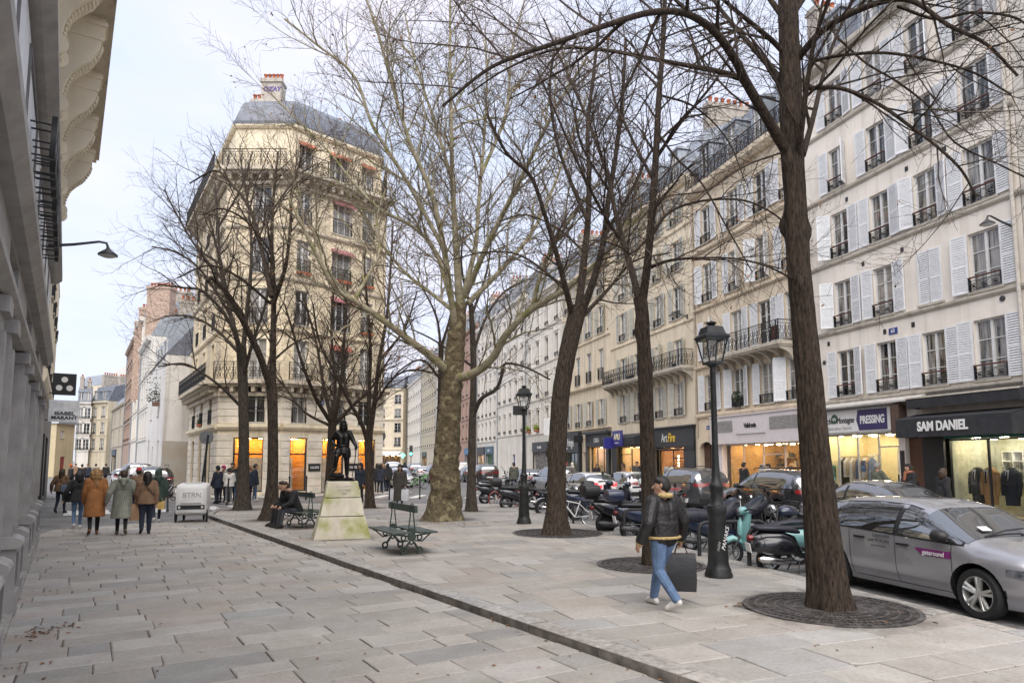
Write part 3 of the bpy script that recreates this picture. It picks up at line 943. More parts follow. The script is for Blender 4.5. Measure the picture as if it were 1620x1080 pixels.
shop_windows(sh, .2, 4.5, .14, 2.98, 4, M('alu_frame', (.5, .5, .5), .4, .5), doors=(3,))
interior(sh, .16, 4.54, .13, 2.99, 2.6, m_int_y, m_cool, 0, 2, nl=5)
it = MB(); it.bb(1.0, 2.3, 1.6, 1.9, .13, 1.15); it.bb(.4, .8, 2.4, 2.5, 1.2, 2.2); it.bb(2.9, 3.0, 1.5, 2.2, .13, 2.4)
it.build('counter', M('counter_white', (.65, .63, .56), .6), sh)
MB().bb(.55, .95, .28, .29, 1.1, 1.75).build('poster', M('poster_green', (.10, .28, .18), .6, var=.5, scale=3), sh)
MB().bb(2.35, 2.6, .28, .29, 1.5, 1.95).build('poster', M('poster_blue', (.12, .2, .35), .6, var=.5, scale=3), sh)
rk = MB(); rk.tube([(.35, 1.0, 2.1), (2.3, 1.0, 2.1)], .015, 6); rk.build('garment_rail', m_iron2, sh)
gm = [M('garment_white', (.7, .69, .66), .5), M('garment_blue', (.10, .14, .25), .7), M('garment_beige', (.45, .36, .25), .8), m_black]
rg = random.Random(4)
for k in range(11):
    x = .45+k*.17; h_ = rg.uniform(.7, 1.25); g = MB(); g.rings([[(x-.025, .80, 2.05-h_), (x+.03, .78, 2.05-h_), (x+.03, 1.22, 2.05-h_), (x-.025, 1.2, 2.05-h_)], [(x-.02, .8, 1.9), (x+.02, .8, 1.9), (x+.02, 1.2, 1.9), (x-.02, 1.2, 1.9)], [(x-.01, .97, 2.07), (x+.01, .97, 2.07), (x+.01, 1.03, 2.07), (x-.01, 1.03, 2.07)]]); g.build('garment', gm[rg.randrange(4)], sh)
for k in range(4): MB().bb(2.55, 3.35, 2.1, 2.5, .5+k*.5, .53+k*.5).build('shelf', M('counter_white', (1, 1, 1)), sh)
# doorway between the shops
dr = MB().bb(4.85, 5.6, .18, .24, .12, 2.95).build('door', M('door_brown', (.11, .05, .03), .5), b)
MB().bb(5.05, 5.15, .13, .17, 1.05, 1.2).build('handle', m_iron2, dr)
MB().bb(4.62, 4.8, -.03, .01, 1.2, 2.3).build('intercom_panel', m_black, b)
# tailor
m_aw = M('awning_black', (.028, .029, .034), .75, var=.2, scale=4)
sf = MB(); sf.bb(5.65, 6.5, -.06, .02, .1, 3.1); sf.bb(5.65, 9.55, -.05, .02, 3.0, 3.4); sf.bb(9.35, 9.6, -.06, .02, .1, 3.1)
sh = sf.build('shopfront', m_black, b)
aw = awning(sh, 5.45, 9.68, 3.55, 2.72, .95, .62, m_aw)
text('SAM DANIEL', sh, (7.32, -.965, 3.05), .42, m_signw, sx=.80, bold=.016, ext=.006)
aw2 = awning(sh, 5.6, 9.68, 4.12, 3.72, .6, .34, m_aw)
MB().bb(5.55, 9.68, -.62, -.56, 4.05, 4.1).build('awning_bar', M('bar_cream', (.6, .56, .46), .6), sh)
MB().bb(5.7, 9.4, -.045, .0, 2.66, 2.8).build('fascia_strip', M('strip_green', (.02, .12, .10), .4), sh)
shop_windows(sh, 6.5, 9.35, .14, 2.66, 2, m_black, doors=())
m_int_g = M('tailor_wall', (.50, .50, .38), .8)
ir = interior(sh, 6.45, 9.4, .13, 2.7, 2.2, m_int_g, m_cool, 0, 3, nl=3)
cb = MB()
for i in range(6):
    cb.bb(6.95+i*.36, 6.98+i*.36, 1.85, 2.15, 1.3, 2.25)
for j in range(4): cb.bb(6.95, 8.78, 1.85, 2.15, 1.27+j*.32, 1.30+j*.32)
cb.build('cubby_shelf', m_white, sh)
def bust(x, y, m, tie):
    mb = MB(); mb.loft([(0, 0, 0, .01, .01)], 3)
    mb = MB()
    prof = [(.20, .17, .55), (.22, .17, .8), (.24, .17, 1.05), (.21, .15, 1.25), (.25, .15, 1.45), (.26, .14, 1.58), (.16, .11, 1.68), (.07, .07, 1.73)]
    mb.rings([[(x+a*math.cos(2*pi*k/14), y+c_*math.sin(2*pi*k/14), z) for k in range(14)] for a, c_, z in prof])
    for s in (-1, 1): mb.tube([(x+s*.24, y, 1.56), (x+s*.29, y-.02, 1.2), (x+s*.27, y-.05, .85)], [.08, .07, .055], 8)
    o = mb.build('jacket_display', m, sh, 50)
    t = MB(); t.extr([(x-.07, y-.165, 1.66), (x+.07, y-.165, 1.66), (x, y-.185, 1.2)], (0, -.006, 0)); t.build('shirt', m_white, o)
    t = MB(); t.extr([(x-.025, y-.18, 1.6), (x+.025, y-.18, 1.6), (x+.03, y-.20, 1.25), (x, y-.20, 1.2), (x-.03, y-.20, 1.25)], (0, -.006, 0)); t.build('tie', tie, o)
m_navy = M('cloth_navy', (.018, .022, .035), .9); m_camel = M('cloth_camel', (.36, .21, .09), .9, var=.1); m_char = M('cloth_charcoal', (.05, .052, .05), .9)
bust(7.0, .75, m_char, m_navy); bust(7.55, .62, m_camel, m_navy); bust(8.2, .7, m_navy, m_black); bust(8.95, .9, m_navy, m_char)
text('SAM DANIEL', sh, (8.75, .17, 1.75), .16, m_black, sx=.9, ext=.002)
# wall lamp on B1
def street_wall_lamp(label, P, out, reach, hd=.2):
    t = thing('wall_lamp', label, 'street lamp', P)
    ox, oy = out.x, out.y
    mb = MB(); mb.tube([(0, 0, 0), (ox*reach*.45, oy*reach*.45, .12), (ox*reach*.85, oy*reach*.85, .26), (ox*reach*.97, oy*reach*.97, .25), (ox*reach, oy*reach, .14)], [.035, .03, .026, .026, .03], 8)
    mb.box(0, 0, 0, .1, .1, .3, math.atan2(oy, ox))
    mb.build('arm', m_iron2, t, 60)
    MB().lathe([(.03, .16), (.05, .12), (hd*.55, .08), (hd, .01), (hd*1.02, -.015), (hd*.96, -.02)], 20, (ox*reach, oy*reach, 0), caps=True).build('head', m_iron2, t, 40)
    MB().lathe([(hd*.9, -.021), (hd*.6, -.05), (.01, -.06)], 16, (ox*reach, oy*reach, 0)).build('lens', M('lamp_lens', (.5, .5, .48), .2), t, 40)
    return t
street_wall_lamp('grey wall street lamp on the cream building at the right edge', rs(-15.9, 20, 9.0), -nR, 1.0)
# ---- B0 beyond the frame edge
P0, P1 = D20(-15.58, -4)
b, W = building('apartment_building', 'pale building cut off by the right edge of the picture', P0, P1, rlab)
ops = [(x-.5, x+.5, z, z+1.9) for x in (1.6, 3.9, 6.2, 8.5) for z in (4.4, 7.3, 10.2, 13.0)]
wall(b, W, 18.2, ops + [(1, 5, .12, 3.0), (6, 10.5, .12, 3.0)], facade_mat('pale_render', (.66, .62, .55), .2))
for x0, x1, z0, z1 in ops: window(b, (x0+x1)/2, z0, 1.0, 1.9, 3, 2, m_shut, .5)
for z in (4.15, 9.9): band(b, W, z, .2, .12)
band(b, W, 17.9, .35, .3, name='cornice'); mansard(b, W, 18.25, 2.5)
for x0, x1 in ((1, 5), (6, 10.5)):
    shop_windows(b, x0, x1, .13, 2.95, 3, m_anth, name='shop_window'); MB().bb(x0-.1, x1+.1, -.1, .0, 3.02, 3.7).build('fascia', m_anth, b); interior(b, x0, x1, .13, 2.95, 2, m_int_y, m_cool, 1, 5)
# ---- B2: tan stone building, white shop
m_b2 = facade_mat('tan_stone', (.70, .60, .46), .35)
P0, P1 = D20(-34.84, -25.34); o0 = -34.84
b, W = building('apartment_building', 'tan stone building with white shutters and a balcony over the white shop front', P0, P1, rlab)
wx = [-33.35-o0, -30.7-o0, -28.35-o0, -26.35-o0]
ops = []; wins = []
for fi, (zb, hh) in enumerate(((4.62, 1.95), (7.42, 2.1), (10.6, 2.1), (13.9, 2.0))):
    for i, x in enumerate(wx):
        ops.append((x-.5, x+.5, zb, zb+hh)); wins.append((x, zb, hh, fi))
ops += [(.35, 1.75, .12, 2.95), (2.35, 9.2, .12, 2.78)]
wall(b, W, 17.1, ops, m_b2)
for x, zb, hh, fi in wins:
    window(b, x, zb, 1.0, hh, 3, 2, m_shut, .55, 0 if fi == 1 else .42, 1)
for z, h in ((4.25, .22), (6.95, .16), (10.2, .16), (13.45, .18)): band(b, W, z, h, .14, m_b2)
band(b, W, 16.8, .45, .42, m_b2, 'cornice')
balcony(b, 2.2, 8.6, 7.25, .85, 9)
MB().bb(8.02, 8.55, -.79, -.76, 7.3, 7.95).build('balcony_panel', M('panel_brown', (.16, .06, .04), .7), b)
mansard(b, W, 17.25, 3.2, 7, dormers=[1.5, 4.1, 6.5, 8.5], dw=1.15, dh=1.9, m=m_slate)
chimney(b, 9.1, 3.0, 17.2, .6, 3.6, 5.6, 8); chimney(b, 6.5, 4.5, 17.2, 2.4, .6, 5.2, 6)
inst(c_balcony_rail(W-.1, .9).mesh('attic_railing', m_iron), 'attic_railing', b, (.05, -.36, 17.26))
MB().tube([(.12, -.08, .2), (.12, -.08, 16.7)], .06, 8).build('downpipe', M('pipe_tan', (.40, .34, .27), .6), b, 40)
for x in (4.05, 4.35):
    mb = MB(); mb.lathe([(.1, 0), (.14, .22), (.15, .24)], 10, (x, -.16, 4.62)); pt = mb.build('flower_pot', m_black, b)
    mb = MB(); rr = random.Random(int(x*100))
    for k in range(160):
        a, z_ = rr.uniform(0, 6.3), rr.uniform(0, 1); r_ = .17*math.sin(pi*min(1, z_*.9+.1))**.5
        p = Vector((x+r_*math.cos(a), -.16+r_*math.sin(a), 4.86+z_*.55)); q = Vector((rr.gauss(0, 1), rr.gauss(0, 1), rr.gauss(0, 1))).normalized()*.05; q2 = q.orthogonal().normalized()*.022
        mb.poly([p-q, p+q2, p+q, p-q2])
    mb.build('box_shrub', M('box_leaf', (.035, .06, .025), .7, var=.3), pt)
# arched door
dm = MB(); dm.bb(.35, 1.75, .2, .26, .12, 2.95)
for i in range(2):
    for j in range(3): dm.bb(.42+i*.68, 1.0+i*.68, .16, .2, .3+j*.9, 1.05+j*.9)
dd = dm.build('door', M('door_oak', (.085, .045, .03), .55), b)
ar = MB(); pts = [(.12, -.1, .1), (.35, -.1, .1), (.35, -.1, 2.5)] + [(1.05-.7*math.cos(t), -.1, 2.5+.45*math.sin(t)) for t in [R(q) for q in range(10, 180, 20)]] + [(1.75, -.1, 2.5), (1.75, -.1, .1), (1.98, -.1, .1), (1.98, -.1, 3.0), (1.6, -.1, 3.35), (.5, -.1, 3.35), (.12, -.1, 3.0)]
ar.extr(pts, (0, .1, 0)); ar.build('door_surround', m_b2, b)
pl = MB().bb(1.0, 1.3, -.02, .01, 3.62, 3.82).build('number_plate', MATS['plate_blue'], b); text('62', pl, (1.15, -.03, 3.72), .15, m_signw, ext=.002)
# white shop
sf = MB(); sf.bb(2.1, 9.45, -.45, .0, 2.78, 4.14); sf.bb(2.3, 2.75, -.2, .05, .1, 2.8); sf.bb(9.2, 9.45, -.2, .05, .1, 2.8)
m_pk = M('shop_white', (.66, .62, .63), .6, var=.03)
sh = sf.build('shopfront', m_pk, b)
MB().bb(2.06, 9.49, -.5, .02, 4.142, 4.2).build('cornice', m_pk, sh)
for x0, x1 in ((2.3, 4.2), (7.2, 9.3)):
    g = MB()
    g.bb(x0, x1, -.462, -.452, 3.35, 3.95, 0)
    for k in range(9): g.box((x0+x1)/2, -.47, 3.4+k*.062, x1-x0, .008, .045, rx=R(35))
    g.build('vent_grille', M('grille_grey', (.45, .44, .43), .6), sh)
MB().bb(4.5, 6.9, -.47, -.451, 3.3, 3.95).build('sign_panel', m_pk, sh); MB().bb(4.5, 6.9, -.50, -.451, 3.24, 3.28).build('sign_ledge', m_white, sh)
text('Validemia', sh, (5.7, -.48, 3.62), .3, m_txt, sx=.85, bold=.012)
shop_windows(sh, 2.75, 9.2, .14, 2.76, 4, m_pk, doors=(2,), y=.05)
interior(sh, 2.7, 9.22, .13, 2.78, 3.2, M('shop_warm_wall', (.55, .38, .18), .8), m_warm, 1, 8, nl=6)
# ---- B3: pale yellow building with two small shops
m_b3 = facade_mat('pale_yellow_render', (.76, .67, .52), .22)
P0, P1 = D20(-46.78, -34.88); o0 = -46.78
b, W = building('apartment_building', 'pale yellow building with a long wrought iron balcony over dark shop fronts', P0, P1, rlab)
wx = [2.1, 4.4, 7.5, 9.95]
ops = []; wins = []
for fi, (zb, hh) in enumerate(((4.55, 1.95), (7.5, 1.55), (10.3, 1.95), (13.2, 1.85), (16.05, 1.75))):
    for i, x in enumerate(wx):
        ops.append((x-.48, x+.48, zb, zb+hh)); wins.append((x, zb, hh, fi))
ops += [(.5, 5.3, .12, 2.9), (6.0, 11.3, .12, 2.75)]
wall(b, W, 18.3, ops, m_b3)
for x, zb, hh, fi in wins: window(b, x, zb, .96, hh, 3, 2, m_shutg, .5, 0 if fi == 1 else .42, 1)
balcony(b, .1, 11.75, 7.3, .8, 15)
band(b, W, 9.9, .12, .08, m_b3); band(b, W, 15.6, .14, .1, m_b3); band(b, W, 18.1, .4, .35, m_b3, 'cornice')
mansard(b, W, 18.55, 2.8, 7, dormers=[2, 4.6, 7.4, 10], dh=1.8, m=m_zinc)
inst(c_balcony_rail(W-.1, .9).mesh('attic_railing', m_iron), 'attic_railing', b, (.05, -.3, 18.52))
chimney(b, .5, 3, 18.4, .6, 3.2, 4.6, 7); chimney(b, 11.4, 3, 18.4, .6, 3.2, 4.8, 7)
street_wall_lamp('small grey wall lamp on the pale yellow building beside the downpipe', rs(-35.6, 20, 10.2), -nR, 1.0)
pl_ = MB()
for i in range(40):
    x = random.uniform(.5, 11); pl_.bb(x-.15, x+.15, -.74, -.6, 7.32, 7.5)
    if i > 8: break
pl_.build('planter', m_black, b)
# eyewear shop with black canopy
sf = MB(); sf.bb(.1, 1.0, -.12, .02, .1, 2.95); sf.bb(4.75, 5.5, -.12, .02, .1, 2.95); sf.bb(.1, 5.5, -.1, .02, 2.9, 3.6)
sh = sf.build('shopfront', m_black, b)
awning(sh, -.1, 5.55, 3.75, 2.95, .9, .5, m_aw)
m_bl = M('sign_blue', (.03, .03, .22), .4)
MB().bb(2.05, 2.2, -1.55, -.92, 2.75, 3.5).build('blade_sign', m_bl, sh)
MB().bb(2.3, 3.9, -1.0, -.92, 2.9, 3.95).build('sign_panel', m_bl, sh)
text('ABU', sh, (3.1, -1.02, 3.5), .55, M('sign_cream', (.8, .75, .5), .5), bold=.02, sx=.9); text('LUNETTES', sh, (3.1, -1.02, 3.12), .16, m_signw, sx=.9, ext=.003)
text('LUNETTES', sh, (1.3, -.93, 3.05), .16, m_signw, sx=1.2, ext=.003)
shop_windows(sh, 1.0, 4.75, .14, 2.88, 2, m_black, doors=(0,))
interior(sh, .95, 4.8, .13, 2.9, 3, M('optic_wall', (.60, .47, .30), .8), m_warm, 0, 4, nl=4)
MB().ball((2.9, 1.4, 2.1), .16, 12).build('pendant_lamp', emit('pendant', (1, .75, .35), 16), sh, 80)
# jewellery shop
sf = MB(); sf.bb(5.7, 6.9, -.14, .02, .1, 2.9); sf.bb(10.6, 11.75, -.14, .02, .1, 2.9); sf.bb(5.7, 11.75, -.16, .02, 2.75, 3.85); sf.bb(5.6, 11.85, -.3, .02, 3.86, 3.96); sf.bb(5.7, 11.75, -.2, .02, 2.6, 2.66)
sh = sf.build('shopfront', m_anth, b)
text('Art', sh, (8.7, -.18, 3.28), .72, m_signw, sx=.75, ext=.006, align='RIGHT'); text('Fire', sh, (8.75, -.18, 3.28), .72, M('sign_yellow', (.8, .55, .06), .5), sx=.8, shear=.25, bold=.014, align='LEFT')
shop_windows(sh, 6.9, 10.6, .14, 2.6, 2, m_anth, doors=(1,))
interior(sh, 6.85, 10.65, .13, 2.7, 3, M('jewel_wall', (.30, .16, .08), .8), m_warm, 1, 9, nl=3)
for i in range(8): MB().ball((7.7, 1.1, .8+i*.2), .045, 8).build('string_lamp', m_warm, sh)
# ---- B4: tan building with two shops
m_b4 = facade_mat('warm_stone', (.72, .63, .49), .4)
P0, P1 = D20(-57.66, -46.82)
b, W = building('apartment_building', 'warm stone building with grey shutters over the grey shop and the black shop', P0, P1, rlab)
wx = [2.2, 5.2, 8.0, 10.0][:3] + [9.9]
wx = [1.4, 3.9, 6.4, 8.9]
ops = []; wins = []
for fi, (zb, hh) in enumerate(((4.6, 1.95), (8.0, 2.4), (11.6, 2.1), (14.6, 1.7))):
    for x in wx: ops.append((x-.48, x+.48, zb, zb+hh)); wins.append((x, zb, hh, fi))
ops += [(.3, 4.4, .12, 2.6), (6.2, 10.2, .12, 3.0), (4.9, 5.7, .12, 2.6)]
wall(b, W, 17.0, ops, m_b4)
for x, zb, hh, fi in wins: window(b, x, zb, .96, hh, 3, 2, m_shutg if fi != 1 else None, .48, .9 if fi == 1 else .42, 1)
for z, h, p in ((4.3, .16, .12), (7.55, .25, .25), (11.2, .16, .1), (16.7, .45, .4)): band(b, W, z, h, p, m_b4)
mansard(b, W, 17.1, 2.4, 7, dormers=wx)
chimney(b, .4, 3, 17, .6, 3.0, 5.2, 6)
sf = MB(); sf.bb(.0, 4.7, -.35, .02, 2.6, 4.25); sf.bb(-.0, .35, -.3, .02, .1, 2.6); sf.bb(4.35, 4.7, -.3, .02, .1, 2.6)
sh = sf.build('shopfront', m_black, b)
text('fringe', sh, (2.9, -.36, 3.4), .95, m_signw, sx=.72, ext=.006); text('photobooks', sh, (1.5, -.36, 2.95), .3, m_signw, ext=.004)
shop_windows(sh, .35, 4.35, .14, 2.58, 4, m_black); interior(sh, .3, 4.4, .13, 2.6, 2, M('fringe_wall', (.20, .24, .22), .8), m_cool, 1, 4, nl=1)
sf = MB(); sf.bb(5.95, 6.3, -.2, .02, .1, 3.1); sf.bb(10.1, 10.6, -.2, .02, .1, 3.1); sf.bb(5.95, 10.6, -.2, .02, 3.0, 3.95); sf.bb(5.8, 10.75, -.45, .02, 3.96, 4.15)
sh = sf.build('shopfront', m_anth, b)
text('OSKA', sh, (8.3, -.22, 3.45), .5, m_signw, sx=.8)
shop_windows(sh, 6.3, 10.1, .14, 2.98, 3, m_anth, doors=(2,)); interior(sh, 6.25, 10.15, .13, 3.0, 3, M('oska_wall', (.62, .46, .26), .8), m_warm, 1, 6, nl=4)
dr = MB().bb(4.9, 5.7, .18, .24, .12, 2.6).build('door', M('door_pale', (.5, .5, .52), .5), b)
mb = MB(); mb.tube([(0, 0, 0), (0, -.95, 0)], .02, 6); mb.bb(-.05, .05, -.95, -.15, -.28, .28)
t = mb.build('blade_sign', m_black); t.location = rs(-52.4, 20, 3.65); t.rotation_euler = (0, 0, math.atan2(-dR.y, -dR.x))
tag(t, 'small black hanging sign reading oska between two shops', 'sign')
text('OSKA', t, (-.06, -.55, .08), .26, M('sign_cream', (.8, .75, .5)), rot=(pi/2, 0, -pi/2), sx=.95); text('OUTLET', t, (-.06, -.55, -.14), .17, MATS['sign_cream'], rot=(pi/2, 0, -pi/2), bold=.01)
# ---- farther buildings on the right: simple variations of one recipe
def row_house(name, label, a0, a1, H_, col, nfl, nw, shut=None, shop=None, roof=2.4, gh=3.9, slate=True, seed=1, band_every=1, guard=1, door=None, mat=None, ww=1.0, group=rlab, back=7.0, dorm=True):
    rnd = random.Random(seed)
    P0, P1 = D20(a0, a1) if not isinstance(a0, Vector) else (a0, a1)
    b, W = building(name, label, P0, P1, group)
    m = mat or facade_mat(name+str(seed), col, .3)
    fh = (H_-gh-.5)/nfl
    xs = [W*(i+.5)/nw for i in range(nw)]
    ops = []; wins = []
    for f_ in range(nfl):
        zb = gh+.35+f_*fh; hh = round(min(2.1, fh-.85), 2)
        for x in xs: ops.append((x-ww/2, x+ww/2, zb, zb+hh)); wins.append((x, zb, hh, f_))
    gx = []
    if shop:
        for (x0, x1, mf, lit, txt) in shop: ops.append((x0, x1, .12, 2.75))
    if door: ops.append((door[0]-.5, door[0]+.5, .12, 2.6))
    wall(b, W, H_, ops, m, back=back)
    for x, zb, hh, f_ in wins: inst(c_surround(ww, hh, m), 'surround', window(b, x, zb, ww, hh, 3, 2, shut, .46, .3 if guard else 0, 1, True))
    for f_ in range(0, nfl+1, band_every): band(b, W, gh+.02+f_*fh if f_ < nfl else H_-.4, .16 if f_ < nfl else .42, .1 if f_ < nfl else .35, m)
    mansard(b, W, H_+.03, roof, back, dormers=xs[::1] if slate and dorm else (), m=m_slate if slate else m_zinc)
    chimney(b, .4, 3, H_, .6, 2.8, roof+2.4, 6); chimney(b, W-.5, 3.2, H_, .6, 2.2, roof+1.9, 5)
    MB().tube([(.16, -.09, .2), (.16, -.09, H_-.4)], .06, 7).build('downpipe', m_zinc, b, 40)
    for (x0, x1, mf, lit, txt) in shop or ():
        s = MB().bb(x0-.15, x1+.15, -.2, .0, 2.76, 3.7).bb(x0-.15, x0, -.12, .02, .1, 2.75).bb(x1, x1+.15, -.12, .02, .1, 2.75).build('shopfront', mf, b)
        if txt: text(txt, s, ((x0+x1)/2, -.22, 3.2), .42, m_signw, sx=.9)
        if lit == 'shutter':
            r_ = MB()
            for k in range(24): r_.box((x0+x1)/2, .12, .18+k*.108, x1-x0, .02, .1, rx=R(12))
            r_.build('roller_shutter', M('roller_'+str(seed), (.35, .33, .32) if seed % 2 else (.12, .22, .13), .6, .2, var=.45, scale=2.5), s)
        else:
            shop_windows(s, x0, x1, .14, 2.74, 3, mf); interior(s, x0, x1, .13, 2.75, 2, M('lit_wall', (.6, .45, .25), .8), m_warm if lit else m_cool, 1, seed, nl=3)
    if door:
        MB().bb(door[0]-.5, door[0]+.5, .15, .2, .12, 2.6).build('door', door[1], b)
    return b
m_wh = facade_mat('white_render', (.78, .74, .67), .3)
bpl = row_house('apartment_building', 'white house with yellow plants on its sills over a grey shop with rolled shutter', -69.33, -57.7, 18.2, (.6, .57, .5), 4, 4, shop=[(3.0, 7.6, m_anth, 'shutter', 'le studio')], seed=11, mat=m_wh, gh=4.4)
row_house('apartment_building', 'white house with pilasters and a blue street door', -81.76, -69.37, 19.5, (.62, .6, .56), 4, 5, seed=12, gh=4.6, door=(7.6, M('door_blue', (.03, .08, .28), .5)), mat=m_wh, ww=.9)
row_house('apartment_building', 'white house with many narrow windows and a green roller shutter below', -93.41, -81.8, 19.8, (.6, .58, .53), 5, 5, seed=14, gh=4.2, shop=[(5.8, 9.6, M('shop_blue', (.06, .12, .17), .5), 'shutter', 'moulle'), (.8, 4.6, m_anth, True, None)], mat=m_wh, ww=.9)
row_house('apartment_building', 'pinkish brick building with arched windows half hidden by the plane tree', -110.5, -93.45, 21, (.44, .30, .24), 5, 6, seed=15, gh=4.6, shop=[(9, 15, M('shop_blue2', (.05, .16, .33), .5), True, 'OPTIC')])
row_house('apartment_building', 'white building with black balcony rails beyond the plane tree', -130.6, -110.55, 22, (.58, .56, .52), 5, 7, seed=16, gh=4.4, mat=m_wh, shop=[(3, 8, m_anth, True, None), (11, 16, m_black, False, None)])
row_house('apartment_building', 'cream building far down the street with a slate roof', -152, -130.65, 21.5, (.55, .50, .40), 5, 7, seed=17, gh=4.4, shop=[(3, 9, m_anth, True, None)])
row_house('apartment_building', 'white building far down the street next to the traffic light', -178, -152.05, 20.5, (.6, .59, .56), 5, 8, seed=18, gh=4.3, mat=m_wh)
row_house('apartment_building', 'grey white building at the far end of the right-hand row', -204, -178.05, 21.5, (.57, .56, .53), 5, 8, seed=19, gh=4.3)
m_yl = M('yellow_plant', (.30, .36, .03), .7, var=.4, scale=9)
for i in (0, 1):
    x = 11.63*(i+.5)/4; rr = random.Random(50+i)
    pb_ = MB().bb(x-.4, x+.4, -.32, -.1, 4.72, 4.92).build('flower_box', m_terra, bpl); k = MB()
    for q in range(130):
        p = Vector((x+rr.gauss(0, .25), -.22+rr.gauss(0, .12), 4.95+abs(rr.gauss(0, .22)))); u = Vector((rr.gauss(0, 1), rr.gauss(0, 1), rr.gauss(0, 1))).normalized()*.09; v = u.orthogonal().normalized()*.04
        k.poly([p-u, p+v, p+u, p-v])
    k.build('yellow_plant', m_yl, pb_)
# closing building at the end of the street, facing us, with an awning
e0, e1 = ap(590, 700, 178), ap(637, 700, 176)
b, W = building('apartment_building', 'cream corner building closing the street end over a white shop awning', Vector((e0.x, e0.y, 0)), Vector((e1.x, e1.y, 0)))
m_end = facade_mat('end_cream', (.66, .58, .45), .2)
ops = [(x-.9, x+.9, z, z+2.4) for x in (W*.28, W*.82) for z in (5.4, 9.0, 12.6, 16.2)]
wall(b, W, 20.2, ops + [(.6, W-.6, .1, 3.2)], m_end, back=12)
for x0, x1, z0, z1 in ops: window(b, (x0+x1)/2, z0, 1.8, 2.4, 3, 2, None, guard=.6, gstyle=1)
for z in (4.5, 12, 19.6): band(b, W, z, .5, .35, m_end)
mansard(b, W, 20.3, 3, 12)
shop_windows(b, .6, W-.6, .1, 3.1, 3, m_anth); interior(b, .6, W-.6, .1, 3.2, 3, MATS['lit_wall'], m_warm, 1, 4)
awning(b, .2, W-.2, 4.3, 3.2, 2.0, .5, m_white)
b, W = building('apartment_building', 'pale grey building behind the cream corner building at the street end', *[Vector((ap(x, 700, y).x, y, 0)) for x, y in ((566, 215), (606, 205))])
ops = [(x-.6, x+.6, z, z+2) for x in [W*(i+.5)/4 for i in range(4)] for z in (5, 8.4, 11.8, 15.2)]
wall(b, W, 19.5, ops, facade_mat('grey_render', (.50, .50, .49), .2), back=10)
for x0, x1, z0, z1 in ops: window(b, (x0+x1)/2, z0, 1.2, 2.0, 3, 2, None, gstyle=1)
mansard(b, W, 19.5, 3.5, 10)
# ------------------------------------------------------------------ corner building
def dissolve(fac, parent):
    for ch in list(fac.children):
        mtx = fac.matrix_basis @ ch.matrix_basis
        ch.parent = parent; ch.matrix_basis = mtx
    bpy.data.objects.remove(fac)
cb = thing('corner_building', 'tall yellow limestone corner building with iron balconies and slate roof behind the statue', 'building', (0, 0, 0))
m_cs = facade_mat('limestone', (.80, .70, .52), .36)
m_cg = facade_mat('limestone_ground', (.50, .45, .37), .3)
m_cd = facade_mat('limestone_dark', (.60, .53, .42), .42)
def facet(P0, P1):
    d = P1-P0
    e = bpy.data.objects.new('facet', None); COL.objects.link(e)
    e.location = (P0.x, P0.y, 0); e.rotation_euler = (0, 0, math.atan2(d.y, d.x))
    bpy.context.view_layer.update()
    return e, math.hypot(d.x, d.y)
ROWS = [(4.0, 2.0), (6.45, 2.2), (9.5, 2.0), (12.4, 2.0), (15.35, 2.0)]
HT = 21.3
CB = CL + Vector((6, 10, 0)); CB2 = C2 + dR*14
ring_ = [CL, C0, C1, C2, CB2, CB]
cen = Vector((sum(p.x for p in ring_)/6, sum(p.y for p in ring_)/6, 0))
ins = lambda p: cen+(p-cen)*.935
def attic_face(P0, P1, cols, aw_):
    P0, P1 = ins(P0), ins(P1); e, W = facet(P0, P1)
    ops = [(x*.935-ww/2, x*.935+ww/2, 18.4, 20.4) for x, ww, lv in cols]
    wall(e, W, HT, ops, m_cs, .25, sides=False, z0=18.2, name='attic_wall')
    for (x, ww, lv), o_ in zip(cols, ops):
        o = window(e, x*.935, 18.4, ww, 2.0, 3, lv, None, guard=0, sill=False)
        if aw_:
            a = MB(); a.extr([(-ww/2-.08, -.03, 2.1), (-ww/2-.08, -.42, 1.75), (-ww/2-.08, -.42, 1.68), (-ww/2-.08, -.03, 2.02)], (ww+.16, 0, 0)); a.build('window_awning', aw_, o)
    band(e, W, 21.05, .25, .2, m_cs, 'cornice')
    return e
m_warmc = emit('warm_lamp_corner', (1.0, .62, .25), 42)
m_orange = M('lit_orange_wall', (.62, .36, .10), .8)
